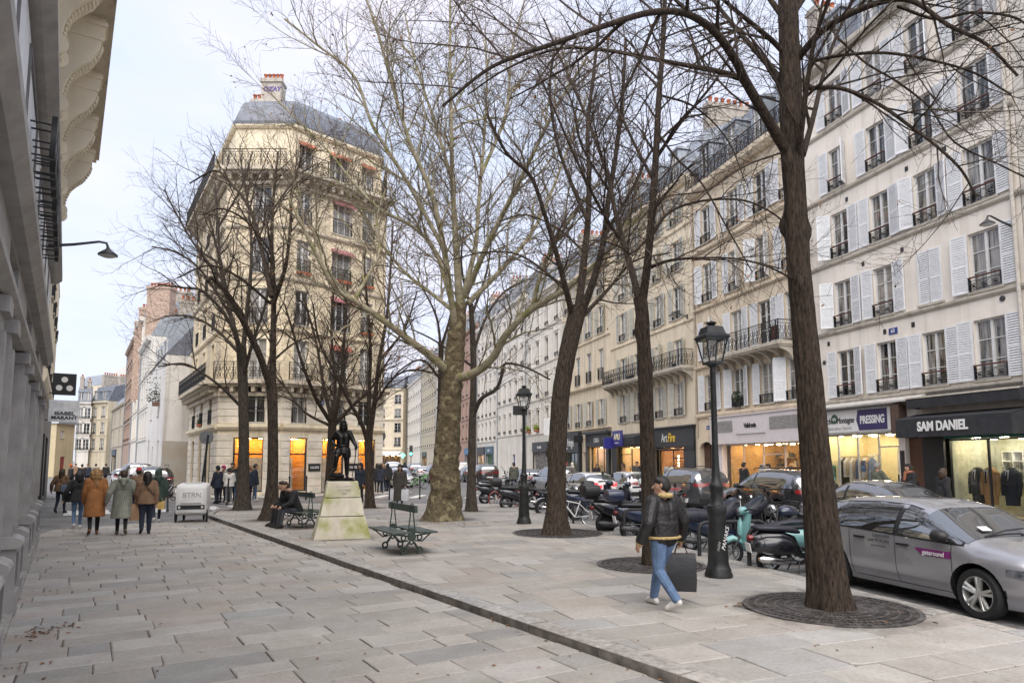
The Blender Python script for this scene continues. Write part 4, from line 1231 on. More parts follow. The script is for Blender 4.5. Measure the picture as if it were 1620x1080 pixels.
def corner_face(P0, P1, cols, gops, sh_seed, rail_rows=(), awn=None):
    e, W = facet(P0, P1)
    ops = []; wins = []
    for ri, (zb, hh) in enumerate(ROWS):
        for ci, (x, ww, lv) in enumerate(cols):
            if ri == 0 and lv > 2: ww, lv = .95, 2
            ops.append((x-ww/2, x+ww/2, zb, zb+hh)); wins.append((x, zb, ww, hh, lv, ri, ci))
    ops += [g[:4] for g in gops]
    wall(e, W, 18.25, ops, m_cs, .3, sides=False)
    for x, zb, ww, hh, lv, ri, ci in wins:
        o = window(e, x, zb, ww, hh, 3, lv, None, guard=(.85 if ri not in (1, 5) else 0), gstyle=1, sill=True)
        if awn and (ri, ci) in awn:
            a = MB(); a.extr([(-ww/2-.08, -.03, hh+.02), (-ww/2-.08, -.42, hh-.30), (-ww/2-.08, -.42, hh-.36), (-ww/2-.08, -.03, hh-.06)], (ww+.16, 0, 0)); a.build('window_awning', awn[(ri, ci)], o)
        # moulded surround
        if ri > 0:
            f_ = MB(); f_.bb(-ww/2-.16, -ww/2, -.05, .0, 0, hh); f_.bb(ww/2, ww/2+.16, -.05, .0, 0, hh); f_.bb(-ww/2-.16, ww/2+.16, -.06, .0, hh, hh+.2); f_.build('surround', m_cs, o)
        if (ri, ci) in rail_rows:
            k = MB(); rr = random.Random(ri*7+ci)
            for q in range(90):
                p = Vector((rr.uniform(-ww/2, ww/2), -.16+rr.gauss(0, .05), .15+abs(rr.gauss(0, .22)))); u = Vector((rr.gauss(0, 1), rr.gauss(0, 1), rr.gauss(0, 1))).normalized()*.06; v = u.orthogonal().normalized()*.03
                k.poly([p-u, p+v, p+u, p-v])
            k.build('window_plants', M('balcony_leaf', (.06, .085, .03), .7, var=.4, scale=9), o)
            MB().bb(-ww/2, ww/2, -.24, -.1, .02, .17).build('flower_box', m_terra, o)
    for z, h, p in ((3.62, .3, .22), (9.05, .22, .16), (11.95, .2, .14), (14.9, .2, .16)): band(e, W, z, h, p, m_cd if z > 10 else m_cs)
    # first balcony (iron rail on stone slab) and the upper one
    for z in (6.3, 18.25):
        n = max(3, int(W/.55))
        s = MB(); s.bb(-.1, W+.1, -.8, 0, z-.2, z); s.bb(-.05, W+.05, -.6, 0, z-.34, z-.2); s.bb(0, W, -.25, 0, z-.85, z-.65)
        for i in range(n):
            x = W*(i+.5)/n; s.bb(x-.09, x+.09, -.55, 0, z-.62, z-.34)
        so_ = s.build('balcony', m_cd, e)
        me = c_balcony_rail(W+.1, .98, 3).mesh('railing', m_iron)
        inst(me, 'railing', so_, (-.05, -.76, z))
    # rusticated stone courses, each block a piece
    rnd = random.Random(sh_seed)
    z = .1
    while z < 6.0:
        zt = z + (.415 if z < 3.5 else .40)
        if z < 3.62 < zt+.02: z = 3.94; continue
        if zt > 5.95: break
        cuts = sorted([(o_[0]-.02, o_[1]+.02) for o_ in ops if o_[2] < zt-.05 and o_[3] > z+.05])
        x = 0.0; spans = []
        for a, b_ in cuts + [(W, W)]:
            if a-x > .12: spans.append((x, a))
            x = max(x, b_)
        for a, b_ in spans:
            n = max(1, round((b_-a)/1.05)); 
            for i in range(n):
                q0 = a+(b_-a)*i/n; q1 = a+(b_-a)*(i+1)/n
                pr = .045+rnd.uniform(-.004, .004)
                mb = MB(); mb.rings([[(q0+.012, 0, z+.015), (q1-.012, 0, z+.015), (q1-.012, 0, zt-.015), (q0+.012, 0, zt-.015)], [(q0+.012, -pr+.015, z+.015), (q1-.012, -pr+.015, z+.015), (q1-.012, -pr+.015, zt-.015), (q0+.012, -pr+.015, zt-.015)], [(q0+.03, -pr, z+.03), (q1-.03, -pr, z+.03), (q1-.03, -pr, zt-.03), (q0+.03, -pr, zt-.03)]])
                mb.build('stone_block', m_blk, e)
        z = zt
    # dressed ashlar above: shallow blocks, too many to pick apart singly
    ash = MB(); z = 6.35; row = 0
    while z < 18.0:
        zt = z+.42
        cuts = sorted([(o_[0]-.17, o_[1]+.17) for o_ in ops if o_[2] < zt-.02 and o_[3]+.2 > z+.02])
        x = 0.0; spans = []
        for a, b_ in cuts + [(W, W)]:
            if a-x > .1: spans.append((x, a))
            x = max(x, b_)
        for a, b_ in spans:
            n = max(1, round((b_-a)/.95)); o2 = .5 if row % 2 else 0
            ed = sorted({a, b_} | {a+(b_-a)*min(1, max(0, (i+o2)/n)) for i in range(n+1)})
            for q0, q1 in zip(ed, ed[1:]):
                if q1-q0 < .06: continue
                pr = .016+rnd.uniform(-.003, .003)
                ash.rings([[(q0+.008, 0, z+.008), (q1-.008, 0, z+.008), (q1-.008, 0, zt-.008), (q0+.008, 0, zt-.008)], [(q0+.014, -pr, z+.014), (q1-.014, -pr, z+.014), (q1-.014, -pr, zt-.014), (q0+.014, -pr, zt-.014)]])
        z = zt; row += 1
    oa = ash.build('ashlar_blocks', m_ash, e); oa['kind'] = 'stuff'
    for (x0, x1, z0, z1, kind) in gops:
        if kind == 'lit':
            f_ = MB(); f_.bb(x0, x0+.07, .06, .14, z0, z1); f_.bb(x1-.07, x1, .06, .14, z0, z1); f_.bb(x0+.07, x1-.07, .06, .14, z1-.07, z1); f_.bb(x0+.07, x1-.07, .06, .14, z0, z0+.07); f_.bb(x0+.07, x1-.07, .06, .14, z1-.95, z1-.87)
            o = f_.build('shop_window', M('frame_navy', (.02, .025, .04), .4), e)
            MB().poly([(x0+.07, .1, z0+.07), (x1-.07, .1, z0+.07), (x1-.07, .1, z1-.07), (x0+.07, .1, z1-.07)]).build('pane', m_shopglass, o)
            interior(e, x0+.01, x1-.01, z0, z1, 1.6, m_orange, m_warmc, 0, 1, nl=2, y0=.16)
            MB().bb(x0+.3, x1-.35, .9, 1.0, z0, z1-1.1).build('display_panel', M('panel_pale', (.55, .56, .5), .7), o)
        elif kind == 'dark':
            MB().bb(x0, x1, .1, .16, z0, z1).build('door', M('door_dark', (.05, .04, .03), .6), e)
    return e, W
m_ash = M('limestone_ashlar', (.76, .66, .49), .85, var=.16, scale=.8, bump=.15, bscale=20, coord='World', isl=.45, dirt=.12, hue=[(.88, .87, .86), (1, .98, .95), (1.07, 1.05, 1.02), (.96, .92, .87)])
m_blk = M('limestone_block', (.72, .67, .58), .85, var=.12, scale=1.2, bump=.2, bscale=20, coord='World', isl=.7, hue=[(.86, .86, .86), (1, .98, .95), (1.1, 1.08, 1.05), (.95, .9, .85)])
m_awr = M('awning_red', (.34, .10, .07), .8); m_awp = M('awning_pink', (.36, .14, .15), .8); m_awo = M('awning_orange', (.46, .15, .08), .8)
f1, W1 = corner_face(CL, C0, [(2.4, 1.0, 2), (5.6, 1.0, 2), (9.0, 1.0, 2)], [(1.7, 3.0, .3, 3.2, 'dark'), (5.0, 6.2, .1, 3.3, 'dark'), (8.4, 9.6, .3, 3.2, 'dark')], 1, rail_rows=((0, 1), (1, 0)))
f2, W2 = corner_face(C0, C1, [(2.0, 1.0, 2)], [(.85, 2.5, .25, 3.2, 'lit')], 2)
f3, W3 = corner_face(C1, C2, [(1.0, .85, 2), (3.5, 1.3, 3), (5.35, .85, 2)], [(.55, 1.6, .25, 3.2, 'lit'), (2.55, 4.0, .1, 3.2, 'lit'), (5.0, 6.2, .25, 3.2, 'lit')], 3, rail_rows=((3, 0), (3, 1), (2, 2), (3, 2)),
    awn={(4, 1): m_awp, (3, 1): m_awp, (2, 1): m_awp, (1, 1): m_awr})
for x, z in ((2.05, 1.55), (4.6, 1.55)):
    pl = MB().bb(x-.38, x+.38, -.09, -.05, z-.2, z+.2).build('sign_plate', m_black, f3)
    text('GALERIE', pl, (x, -.095, z), .2, m_signw, ext=.003, sx=.75)
pl = MB().bb(2.3, 2.55, -.08, -.045, 5.1, 5.35).build('number_plate', MATS['plate_blue'], f3); text('13', pl, (2.42, -.085, 5.22), .17, m_signw, ext=.002)
a1 = attic_face(CL, C0, [(2.4, 1.0, 2), (5.6, 1.0, 2), (9.0, 1.0, 2)], None); a2 = attic_face(C0, C1, [], None); a3 = attic_face(C1, C2, [(1.0, .85, 2), (3.4, 1.3, 3), (5.6, .85, 2)], m_awo)
for fc in (f1, f2, f3, a1, a2, a3): dissolve(fc, cb)
# rear walls and roof
back = MB()
for i in (3, 4, 5):
    a, q = ring_[i], ring_[(i+1) % 6]
    back.poly([(a.x, a.y, 0), (q.x, q.y, 0), (q.x, q.y, HT), (a.x, a.y, HT)])
back.poly([(p.x, p.y, 18.25) for p in ring_]); back.build('rear_wall', m_cs, cb)
rf = MB()
def shr(k, z, g=0.0): return [((p.x-cen.x)*k+cen.x, (p.y-cen.y)*k+cen.y, z) for p in ring_]
rf.rings([shr(.96, HT+.002), shr(.96, HT+.12), shr(.935, HT+.2), shr(.915, HT+.9), shr(.87, HT+1.6), shr(.78, HT+2.15), shr(.5, HT+2.6)])
rfo = rf.build('roof', m_slate, cb, 20)
gt = MB(); gt.rings([shr(.955, HT-.1), shr(.967, HT+.1), shr(.96, HT+.12)], caps=False); gt.build('gutter', m_zinc, cb)
def chim_at(px_, Y, z0, z1, w_, dp, pots, lab=None):
    p = ap(px_, 300, Y)
    mb = MB(); mb.bb(-w_/2, w_/2, -dp/2, dp/2, z0, z1); mb.bb(-w_/2-.07, w_/2+.07, -dp/2-.07, dp/2+.07, z1-.28, z1-.12)
    o = mb.build('chimney', M('chimney_pale', (.48, .44, .38), .9, var=.2, scale=2), cb); o.location = (p.x, Y, 0)
    for i in range(pots):
        MB().lathe([(.11, 0), (.1, .35), (.13, .36), (.13, .42), (.09, .42)], 8, (-w_/2+w_*(i+.5)/pots, 0, z1)).build('chimney_pot', m_terra, o)
    return o
ch = chim_at(427, 41.5, 20.5, 25.6, 1.25, .8, 5)
text('OZAY', ch, (.05, -.41, 24.85), .40, M('graffiti_violet', (.10, .06, .25), .6), ext=.002, bold=.02, shear=.15)
chim_at(405, 41.2, 20.5, 24.1, .8, .7, 3); chim_at(527, 46, 21, 25.0, .9, 1.8, 4); chim_at(500, 47.5, 21, 24.6, 1.6, .7, 4)
# round dormer
p = ap(508, 205, 43.0); p.z = 22.55
dm = MB(); dm.lathe([(.62, 0), (.62, .9), (.5, 1.0)], 16, (p.x, p.y+.8, p.z), axis='Y'); dm.lathe([(.72, -.12), (.72, .0)], 16, (p.x, p.y+.1-.3, p.z), axis='Y')
dm.build('dormer', m_zinc, cb, 40)
mb = MB(); mb.lathe([(.42, -.02), (.42, .02)], 16, (p.x, p.y-.12, p.z), axis='Y'); mb.build('dormer_pane', m_pane, cb)
# ------------------------------------------------------------------ left building beside the camera
m_gry = M('shopfront_grey', (.33, .32, .305), .6, var=.12, scale=3, bump=.08, bscale=30)
m_gry2 = M('shopfront_grey_dark', (.17, .165, .16), .6, var=.12)
m_gryl = M('shopfront_pale', (.78, .79, .80), .6, var=.06)
m_cons = facade_mat('console_stone', (.82, .74, .58), .10)
T0 = 2.0
b, W = building('shop_building', 'grey painted shop front of pilasters with cream stone balcony consoles, filling the left edge', ls(T0, WALL_E), ls(21.9, WALL_E))
X = lambda t: t-T0
pil = [4.2, 7.35, 8.55, 11.15, 12.4, 15.2, 16.45, 19.2, 20.6]
bays = [(2.3, 3.9), (4.55, 7.05), (8.87, 10.85), (12.7, 14.9), (16.75, 18.9)]
ops = [(X(a), X(c), .45, 3.15) for a, c in bays] + [(X(a+.45), X(c-.35), .08, 3.15) for a, c in ((7.35, 8.55), (11.15, 12.4), (15.2, 16.45))]
ops2 = [(X(a)+.2, X(c)-.2, 3.35, 4.35) for a, c in bays]
wall(b, W, 6.9, ops+ops2, m_gry, .35, back=6)
for i, (x0, x1, z0, z1) in enumerate(ops+ops2):
    f_ = MB(); t_ = .07
    f_.bb(x0, x0+t_, .12, .22, z0, z1); f_.bb(x1-t_, x1, .12, .22, z0, z1); f_.bb(x0+t_, x1-t_, .12, .22, z1-t_, z1); f_.bb(x0+t_, x1-t_, .12, .22, z0, z0+.12)
    o = f_.build('shop_window', m_gry, b); MB().bb(x0+t_, x1-t_, .165, .18, z0+.12, z1-t_).build('pane', m_pane, o)
for t_ in pil:
    x = X(t_)
    mb = MB(); mb.bb(x-.17, x+.17, -.10, 0, .98, 3.2); mb.bb(x-.12, x+.12, -.13, -.10, 1.1, 3.05); mb.bb(x-.2, x+.2, -.16, 0, 3.2, 3.34)
    o = mb.build('pilaster', m_gry, b)
    pd = MB(); pd.bb(x-.22, x+.22, -.16, 0, .02, .84); pd.bb(x-.24, x+.24, -.19, 0, .02, .3)
    pd.extr([(x-.28, 0, .84), (x-.28, -.17, .84), (x-.28, -.215, .865), (x-.28, -.235, .905), (x-.28, -.215, .945), (x-.28, -.14, .985), (x-.28, 0, .99)], (.56, 0, 0))
    pd.build('pedestal', m_gry, o)
    hg = MB(); 
    for z in (1.5, 2.6): hg.lathe([(.018, 0), (.018, .11)], 8, (x+.19, -.03, z))
    hg.build('hinge', m_gry2, o)
mb = MB(); mb.bb(0, W, -.17, .0, -.02, .05); mb.build('plinth', m_kerb, b)
for z, h, p in ((3.36, .12, .18), (4.42, .26, .22), (6.62, .22, .30)): band(b, W, z, h, p, m_gry, 'moulding')
MB().bb(0, W, -.06, 0, 4.75, 6.55).build('fascia', m_gryl, b)
for a_, c_ in bays:
    fr_ = MB(); x0, x1 = X(a_)-.1, X(c_)+.1
    for q in ((x0, x1, 4.86, 4.92), (x0, x1, 6.36, 6.42)): fr_.bb(q[0], q[1], -.085, -.06, q[2], q[3])
    for q in (x0, x1-.06): fr_.bb(q, q+.06, -.085, -.06, 4.92, 6.36)
    fr_.build('panel_moulding', m_gry2, b)
for t_ in pil:
    x = X(t_); fr_ = MB(); fr_.bb(x-.13, x+.13, -.172, -.16, .38, .40); fr_.bb(x-.13, x+.13, -.172, -.16, .74, .76); fr_.bb(x-.13, x-.11, -.172, -.16, .40, .74); fr_.bb(x+.11, x+.13, -.172, -.16, .40, .74); fr_.build('panel_moulding', m_gry2, b)
ft = MB()
for k, (t_, s) in enumerate(zip([9.8+.6*i for i in range(9)], 'ARTISANAT')):
    l = text(s, b, (X(t_), -.30, 5.75), .82, m_black, ext=.03, bold=.02); l.name = 'sign_letter'
    for dz in (-.2, .2):
        for dx in (-.1, .12): MB().tube([(X(t_)+dx, -.27, 5.75+dz), (X(t_)+dx, -.05, 5.75+dz)], .012, 5).build('letter_pin', m_iron, b)
# stone storeys above, consoles and the long balcony
uw = [(X(t_)-.55, X(t_)+.55, 7.4, 9.4) for t_ in (5, 8, 11, 14, 17, 20)]
wl = wall(b, W, 10.6, uw, m_cons, .3, back=6, z0=6.9, name='upper_wall')
for x0, x1, z0, z1 in uw: window(b, (x0+x1)/2, z0, 1.1, round(z1-z0, 2), 3, 2, None, guard=.6, gstyle=1)
band(b, W, 6.92, .28, .2, m_cons)
bal = MB(); bal.bb(X(2), X(21.2), -.96, 0, 9.98, 10.2); bal.bb(X(2), X(21.15), -.90, 0, 9.88, 9.98); bo = bal.build('balcony', m_cd, b)
inst(c_balcony_rail(19.1, 1.0).mesh('railing', m_iron), 'railing', bo, (X(2)+.05, -.92, 10.2))
for t_ in [20.3-2.05*i for i in range(9)]:
    x = X(t_)-.21
    prof = [(0, 9.88), (-1.05, 9.88), (-1.05, 9.70), (-.98, 9.60), (-.98, 9.42), (-.93, 9.25), (-.78, 9.02), (-.60, 8.88), (-.44, 8.72), (-.34, 8.5), (-.29, 8.25), (-.26, 7.95), (-.13, 7.8), (0, 7.78)]
    prof = [(y*.79, z) for y, z in prof]
    c_ = MB(); c_.extr([(x, y, z) for y, z in prof], (.42, 0, 0))
    o = c_.build('console', m_cons, b)
    sc_ = MB()
    for sx in (-.035, .42-.005): sc_.lathe([(.17, 0), (.17, .04)], 16, (x+sx, -.17, 8.12), axis='X'); sc_.lathe([(.07, 0), (.07, .055)], 12, (x+sx-.006, -.17, 8.12), axis='X')
    sc_.build('scroll', m_cons, o)
    bd = MB()
    for i in range(4, 11):
        (ya, za), (yb, zb_) = prof[i], prof[i+1]
        for k in range(3):
            q = (k+.5)/3; bd.ball((x+.21, ya+(yb-ya)*q-.015, za+(zb_-za)*q), (.12, .035, .035), 8)
    bd.build('beading', m_cons, o, 80); mo = MB(); mo.bb(x-.03, x+.45, -.86, 0, 9.72, 9.80); mo.bb(x-.02, x+.44, -.80, 0, 9.45, 9.5); mo.build('moulding', m_cons, o)

street_wall_lamp('grey wall lamp with dish head reaching out from the cream facade over the street', ls(17.0, WALL_E, 6.35), nL, 1.16, .19)
# second building on the left, black shop
b, W = building('shop_building', 'black shop front beyond the grey one, under two hanging signs', ls(25.0, -.75), ls(46, -.75))
ops = [(1.0, 4.5, .3, 3.0), (6, 9.5, .3, 3.0), (11, 15, .3, 3.0)]
wall(b, W, 4.3, ops, m_black, .3, back=7)
for x0, x1, z0, z1 in ops: shop_windows(b, x0, x1, z0, z1, 2, m_black); interior(b, x0, x1, z0, z1, 2, M('fringe_wall', (.2, .24, .22)), m_cool, 1, 3, nl=1)
uw = [(x-.5, x+.5, z, z+1.9) for x in (2.5, 6, 9.5, 13, 17) for z in (5.0, 8.0)]
wall(b, W, 11, uw, m_cons, .25, back=7, z0=4.3, name='upper_wall')
for x0, x1, z0, z1 in uw: window(b, (x0+x1)/2, z0, 1.0, 1.9, 3, 2, None, gstyle=1)
band(b, W, 4.3, .4, .16, m_cons, 'cornice'); mansard(b, W, 11, 2.4, 7)
def blade(name, label, t_, z, w_, h, m, off=.1):
    o = thing(name, label, 'sign', ls(t_, WALL_E, z), math.atan2(nL.y, nL.x))
    MB().bb(off, off+w_, -.04, .04, -h/2, h/2).build('panel', m, o)
    MB().tube([(-.15, 0, h/2-.06), (off+.02, 0, h/2-.06)], .02, 6).tube([(-.15, 0, -h/2+.06), (off+.02, 0, -h/2+.06)], .02, 6).build('bracket', m_iron, o)
    return o
s = blade('hanging_sign', 'black square hanging sign with three white dots', 30.5, 4.75, .74, .80, m_black, .08)
d = MB()
for x, z in ((.45, .17), (.29, -.14), (.62, -.14)): d.lathe([(.105, 0), (.105, .012)], 20, (x, -.041, z), axis='Y')
d.build('dot', m_signw, s)
s = blade('hanging_sign', 'pale grey hanging sign with black lettering below the black sign', 28.2, 3.62, .88, .74, M('sign_pale', (.78, .80, .82), .5), .06)
text('ISABEL', s, (.52, -.05, -.08), .155, m_txt, ext=.004, bold=.004, sx=1.3); text('MARANT', s, (.52, -.05, -.23), .155, m_txt, ext=.004, bold=.004, sx=1.2)
# ------------------------------------------------------------------ houses down the left-hand street
DL2 = Vector((-.53, .848, 0))
wp0 = Vector((-24.04, 47.9, 0))
glab = 'houses down the left-hand street'
m_wr = facade_mat('old_white_render', (.70, .68, .65), .35)
# projecting white house with a blind gable towards us
b, W = building('townhouse', 'white house with a blind side wall and brown patched base beside the corner building', wp0 + DL2*13, wp0, glab)
ops = [(2.0, 3.0, 1.6, 3.6), (5.5, 6.4, .1, 3.0), (9.5, 10.6, 1.0, 3.4), (3.2, 4.2, 5.2, 6.9), (8.6, 9.6, 5.2, 6.9)]
wall(b, W, 9.3, ops, m_wr, back=3.5)
for x0, x1, z0, z1 in ops: window(b, (x0+x1)/2, z0, round(x1-x0, 2), round(z1-z0, 2), 3, 2, None, guard=0)
mb = MB(); mb.poly([(W+.004, 0, .0), (W+.004, 3.5, 0), (W+.004, 3.5, 3.2), (W+.004, 0, 3.3)]); mb.build('patched_render', M('patch_brown', (.28, .24, .19), .9, var=.35, scale=1.2, col2=(.42, .40, .36)), b)
mb = MB(); mb.extr([(0, -.1, 9.28), (0, 1.6, 11.4), (0, 3.6, 11.6), (0, 3.6, 9.28)], (W+.02, 0, 0)); mb.build('roof', m_slate, b)
for x in (2.5, 5, 7.5, 10): 
    mb = MB(); mb.bb(x-.6, x+.6, .3, 1.6, 9.5, 11.0); mb.build('dormer', m_zinc, b); inst(c_frame(.9, 1.2)[0], 'dormer_window', b, (x, .18, 9.6)); inst(c_frame(.9, 1.2)[1], 'dormer_pane', b, (x, .14, 9.6))
k = MB(); rr = random.Random(5)
for q in range(220):
    p = Vector((W-3.3+rr.gauss(0, .3), -.35+rr.gauss(0, .25), 6.2+abs(rr.gauss(0, .8)))); u = Vector((rr.gauss(0, 1), rr.gauss(0, 1), rr.gauss(0, 1))).normalized()*.09; v = u.orthogonal().normalized()*.04
    k.poly([p-u, p+v, p+u, p-v])
k.build('window_plants', M('balcony_leaf', (1, 1, 1)), b); MB().bb(W-3.7, W-2.9, -.45, -.05, 5.9, 6.15).build('planter', M('planter_brown', (.16, .08, .05), .8), b)
m_wl = facade_mat('white_tall_render', (.70, .68, .64), .2)
q0, q1 = wp0+DL2*13.05, wp0+DL2*23
row_house('townhouse', 'tall white plastered house with plants on a sill, next past the blind wall', q1, q0, 12.6, (.6, .58, .54), 3, 4, seed=31, mat=m_wl, gh=3.6, group=glab, roof=1.6, slate=False, guard=0, ww=.8)
q2 = wp0+DL2*33
row_house('townhouse', 'white house with a flat parapet in the middle of the left-hand row', q2, q1+DL2*.05, 16.0, (.6, .59, .56), 4, 4, seed=32, mat=m_wh, gh=3.8, group=glab, roof=1.2, slate=False, guard=0, ww=.8)
q3 = wp0+DL2*47
rb = row_house('townhouse', 'red brick house with tall chimney stacks down the left-hand street', q3, q2+DL2*.05, 15.5, (.36, .19, .12), 5, 5, seed=33, mat=m_brick, gh=3.8, group=glab, roof=1.6, slate=False, ww=.8)
# brick chimney stacks rising behind the white houses
for px_, Y, z0, z1, w_, pots in ((254, 66, 8, 18.6, 2.2, 8), (234, 69, 8, 17.2, 1.2, 4), (225, 72, 8, 16.4, .8, 3)):
    p = ap(px_, 500, Y)
    o = MB().bb(-w_/2, w_/2, -.6, .6, z0, z1).bb(-w_/2-.08, w_/2+.08, -.68, .68, z1-.3, z1-.1).build('chimney_stack', m_brick); o.location = (p.x, Y, 0)
    tag(o, {254: 'widest red brick chimney stack behind the white houses', 234: 'middle red brick chimney stack left of the widest one', 225: 'smallest red brick chimney stack of the three'}[px_], 'chimney', 'brick chimney stacks')
    for i in range(pots): MB().lathe([(.11, 0), (.1, .35), (.13, .36), (.13, .42), (.09, .42)], 8, (-w_/2+w_*(i+.5)/pots, 0, z1)).build('chimney_pot', m_terra, o)
# street end
def vp(px_, Y): p = ap(px_, 700, Y); return Vector((p.x, p.y, 0))
row_house('townhouse', 'stone house with a dark blue shop at the bend of the left-hand street', vp(176, 118), vp(203, 96), 10.5, (.50, .45, .36), 2, 3, seed=34, gh=4.0, group=glab, roof=1.2, slate=False, guard=0, shop=[(4, 10, M('shop_blue3', (.05, .07, .11), .5), False, None)])
row_house('townhouse', 'cream house with a slate mansard closing the left-hand street', vp(141, 122), vp(168, 120), 12.2, (.56, .50, .38), 3, 2, seed=35, gh=3.4, group=glab, roof=2.6)
row_house('townhouse', 'white house with French windows left of the cream one at the street end', vp(119, 120), vp(140.6, 121), 12.0, (.6, .58, .54), 3, 2, seed=36, gh=3.4, group=glab, roof=2.2, mat=m_wl)
b, W = building('townhouse', 'small yellow gabled house with a red door at the far left', vp(88, 82), vp(117, 86), glab)
ops = [(.9, 1.7, 4.6, 5.5), (1.2, 2.2, .1, 2.4)]
wall(b, W, 6.4, ops, facade_mat('yellow_render', (.55, .47, .31), .2), back=6)
window(b, 1.3, 4.6, .8, .9, 2, 2, None, guard=0); MB().bb(1.2, 2.2, .12, .2, .1, 2.4).build('door', M('door_red', (.25, .03, .03), .5), b)
mb = MB(); mb.extr([(-.2, -.3, 6.3), (W+.2, -.3, 6.3), (W*.3, -.3, 8.1)], (0, 6.4, 0)); mb.build('roof', m_zinc, b)
p = vp(188, 130)
b, W = building('townhouse', 'blank white gable rising behind the stone house at the bend', vp(168, 130), vp(206, 126), glab)
wall(b, W, 17.5, [], m_wl, back=8); mb = MB(); mb.extr([(-.1, -.1, 17.5), (W+.1, -.1, 17.5), (W+.1, -.1, 20.2), (W*.45, -.1, 18.9)], (0, 8, 0)); mb.build('roof', m_wl, b)
b, W = building('townhouse', 'pale block with a long roof in the distance above the street end', vp(124, 170), vp(176, 165), glab)
ops = [(x-.6, x+.6, z, z+1.9) for x in (1.5, 4, 6.5) for z in (9, 12.5, 16)]
wall(b, W, 20, ops, MATS['end_cream'], back=8); mansard(b, W, 20, 2.5, 8, m=m_zinc)
for x0, x1, z0, z1 in ops: window(b, (x0+x1)/2, z0, 1.2, 1.9, 3, 2, None, guard=0)
# ------------------------------------------------------------------ trees
def arc(p0, d0, L, n, bend, wob, rnd):
    """a wandering shoot: start, direction, length, points, pull (vector), wobble"""
    pts = [p0.copy()]; d = d0.normalized(); s = L/n
    for i in range(n):
        d = d + bend*(s*.9) + Vector((rnd.gauss(0, wob), rnd.gauss(0, wob), rnd.gauss(0, wob)))*min(1, s*1.6)
        d.normalize(); pts.append(pts[-1]+d*s)
    return pts
def side_dir(t, rnd, ang):
    u = t.orthogonal().normalized(); v = t.cross(u); a = rnd.uniform(0, 2*pi)
    q = (u*math.cos(a)+v*math.sin(a))
    return (t*math.cos(ang)+q*math.sin(ang)).normalized()
def resample(pts, step):
    out = [pts[0]]; 
    for a, b in zip(pts, pts[1:]):
        n = max(1, int((b-a).length/step))
        for i in range(1, n+1): out.append(a.lerp(b, i/n))
    return out
def smooth(pts, k=4):
    """Catmull-Rom through the given points"""
    if len(pts) < 3: return pts
    P = [pts[0]*2-pts[1]] + pts + [pts[-1]*2-pts[-2]]; out = []
    for i in range(1, len(P)-2):
        for j in range(k):
            t = j/k; a, b, c, d = P[i-1], P[i], P[i+1], P[i+2]
            out.append(.5*((2*b)+(c-a)*t+(2*a-5*b+4*c-d)*t*t+(3*b-a-3*c+d)*t**3))
    out.append(pts[-1]); return out
def shoots(mb, pts, r0, r1, lvl, rnd, cfg, start=.15):
    """side shoots along a limb"""
    L = sum((b-a).length for a, b in zip(pts, pts[1:]))
    if L < .05: return
    dens, lens, bend, wob, ang, rmin = cfg['dens'][lvl], cfg['len'][lvl], cfg['bend'][lvl], cfg['wob'], cfg['ang'], cfg['rmin']
    cum = [0]
    for a, b in zip(pts, pts[1:]): cum.append(cum[-1]+(b-a).length)
    n = int(L*dens*rnd.uniform(.85, 1.15)+rnd.random())
    for k in range(n):
        q = (start+(1-start)*(k+rnd.random())/n)*L
        i = 0
        while i < len(cum)-2 and cum[i+1] < q: i += 1
        t = (pts[i+1]-pts[i]).normalized(); f_ = (q-cum[i])/max(1e-6, cum[i+1]-cum[i])
        p = pts[i].lerp(pts[i+1], min(1, f_))
        rp_ = r0+(r1-r0)*q/L
        d = side_dir(t, rnd, R(rnd.uniform(*ang)))
        d = (d + Vector((0, 0, cfg['up'][lvl]))).normalized()
        l = rnd.uniform(*lens)*(1-.35*q/L)
        r_ = max(rmin, min(rp_*.62, cfg['rad'][lvl]*rnd.uniform(.7, 1.2)))
        m_ = max(2, int(l/cfg['seg'][lvl]))
        a_ = arc(p, d, l, m_, Vector((0, 0, bend))*rnd.uniform(.3, 1.5), wob, rnd)
        re = max(rmin*.75, r_*.3)
        tgt = mb[0] if r_ > .02 else mb[1]
        tgt.tube(a_, [r_+(re-r_)*j/m_ for j in range(m_+1)], 5 if r_ > .02 else 3, caps=False)
        if lvl+1 < len(cfg['dens']): shoots(mb, a_, r_, re, lvl+1, rnd, cfg, .12)
        elif cfg.get('leaf') and rnd.random() < cfg['leaf']:
            for _ in range(rnd.randint(1, 3)):
                e = a_[-1]+Vector((rnd.gauss(0, .03), rnd.gauss(0, .03), -rnd.uniform(0, .05))); u = Vector((rnd.gauss(0, 1), rnd.gauss(0, 1), rnd.gauss(0, 1))).normalized()*rnd.uniform(.015, .03)*cfg.get('ls', 1); v = u.orthogonal().normalized()*u.length*.6
                mb[2].poly([e-u, e+v, e+u, e-v])
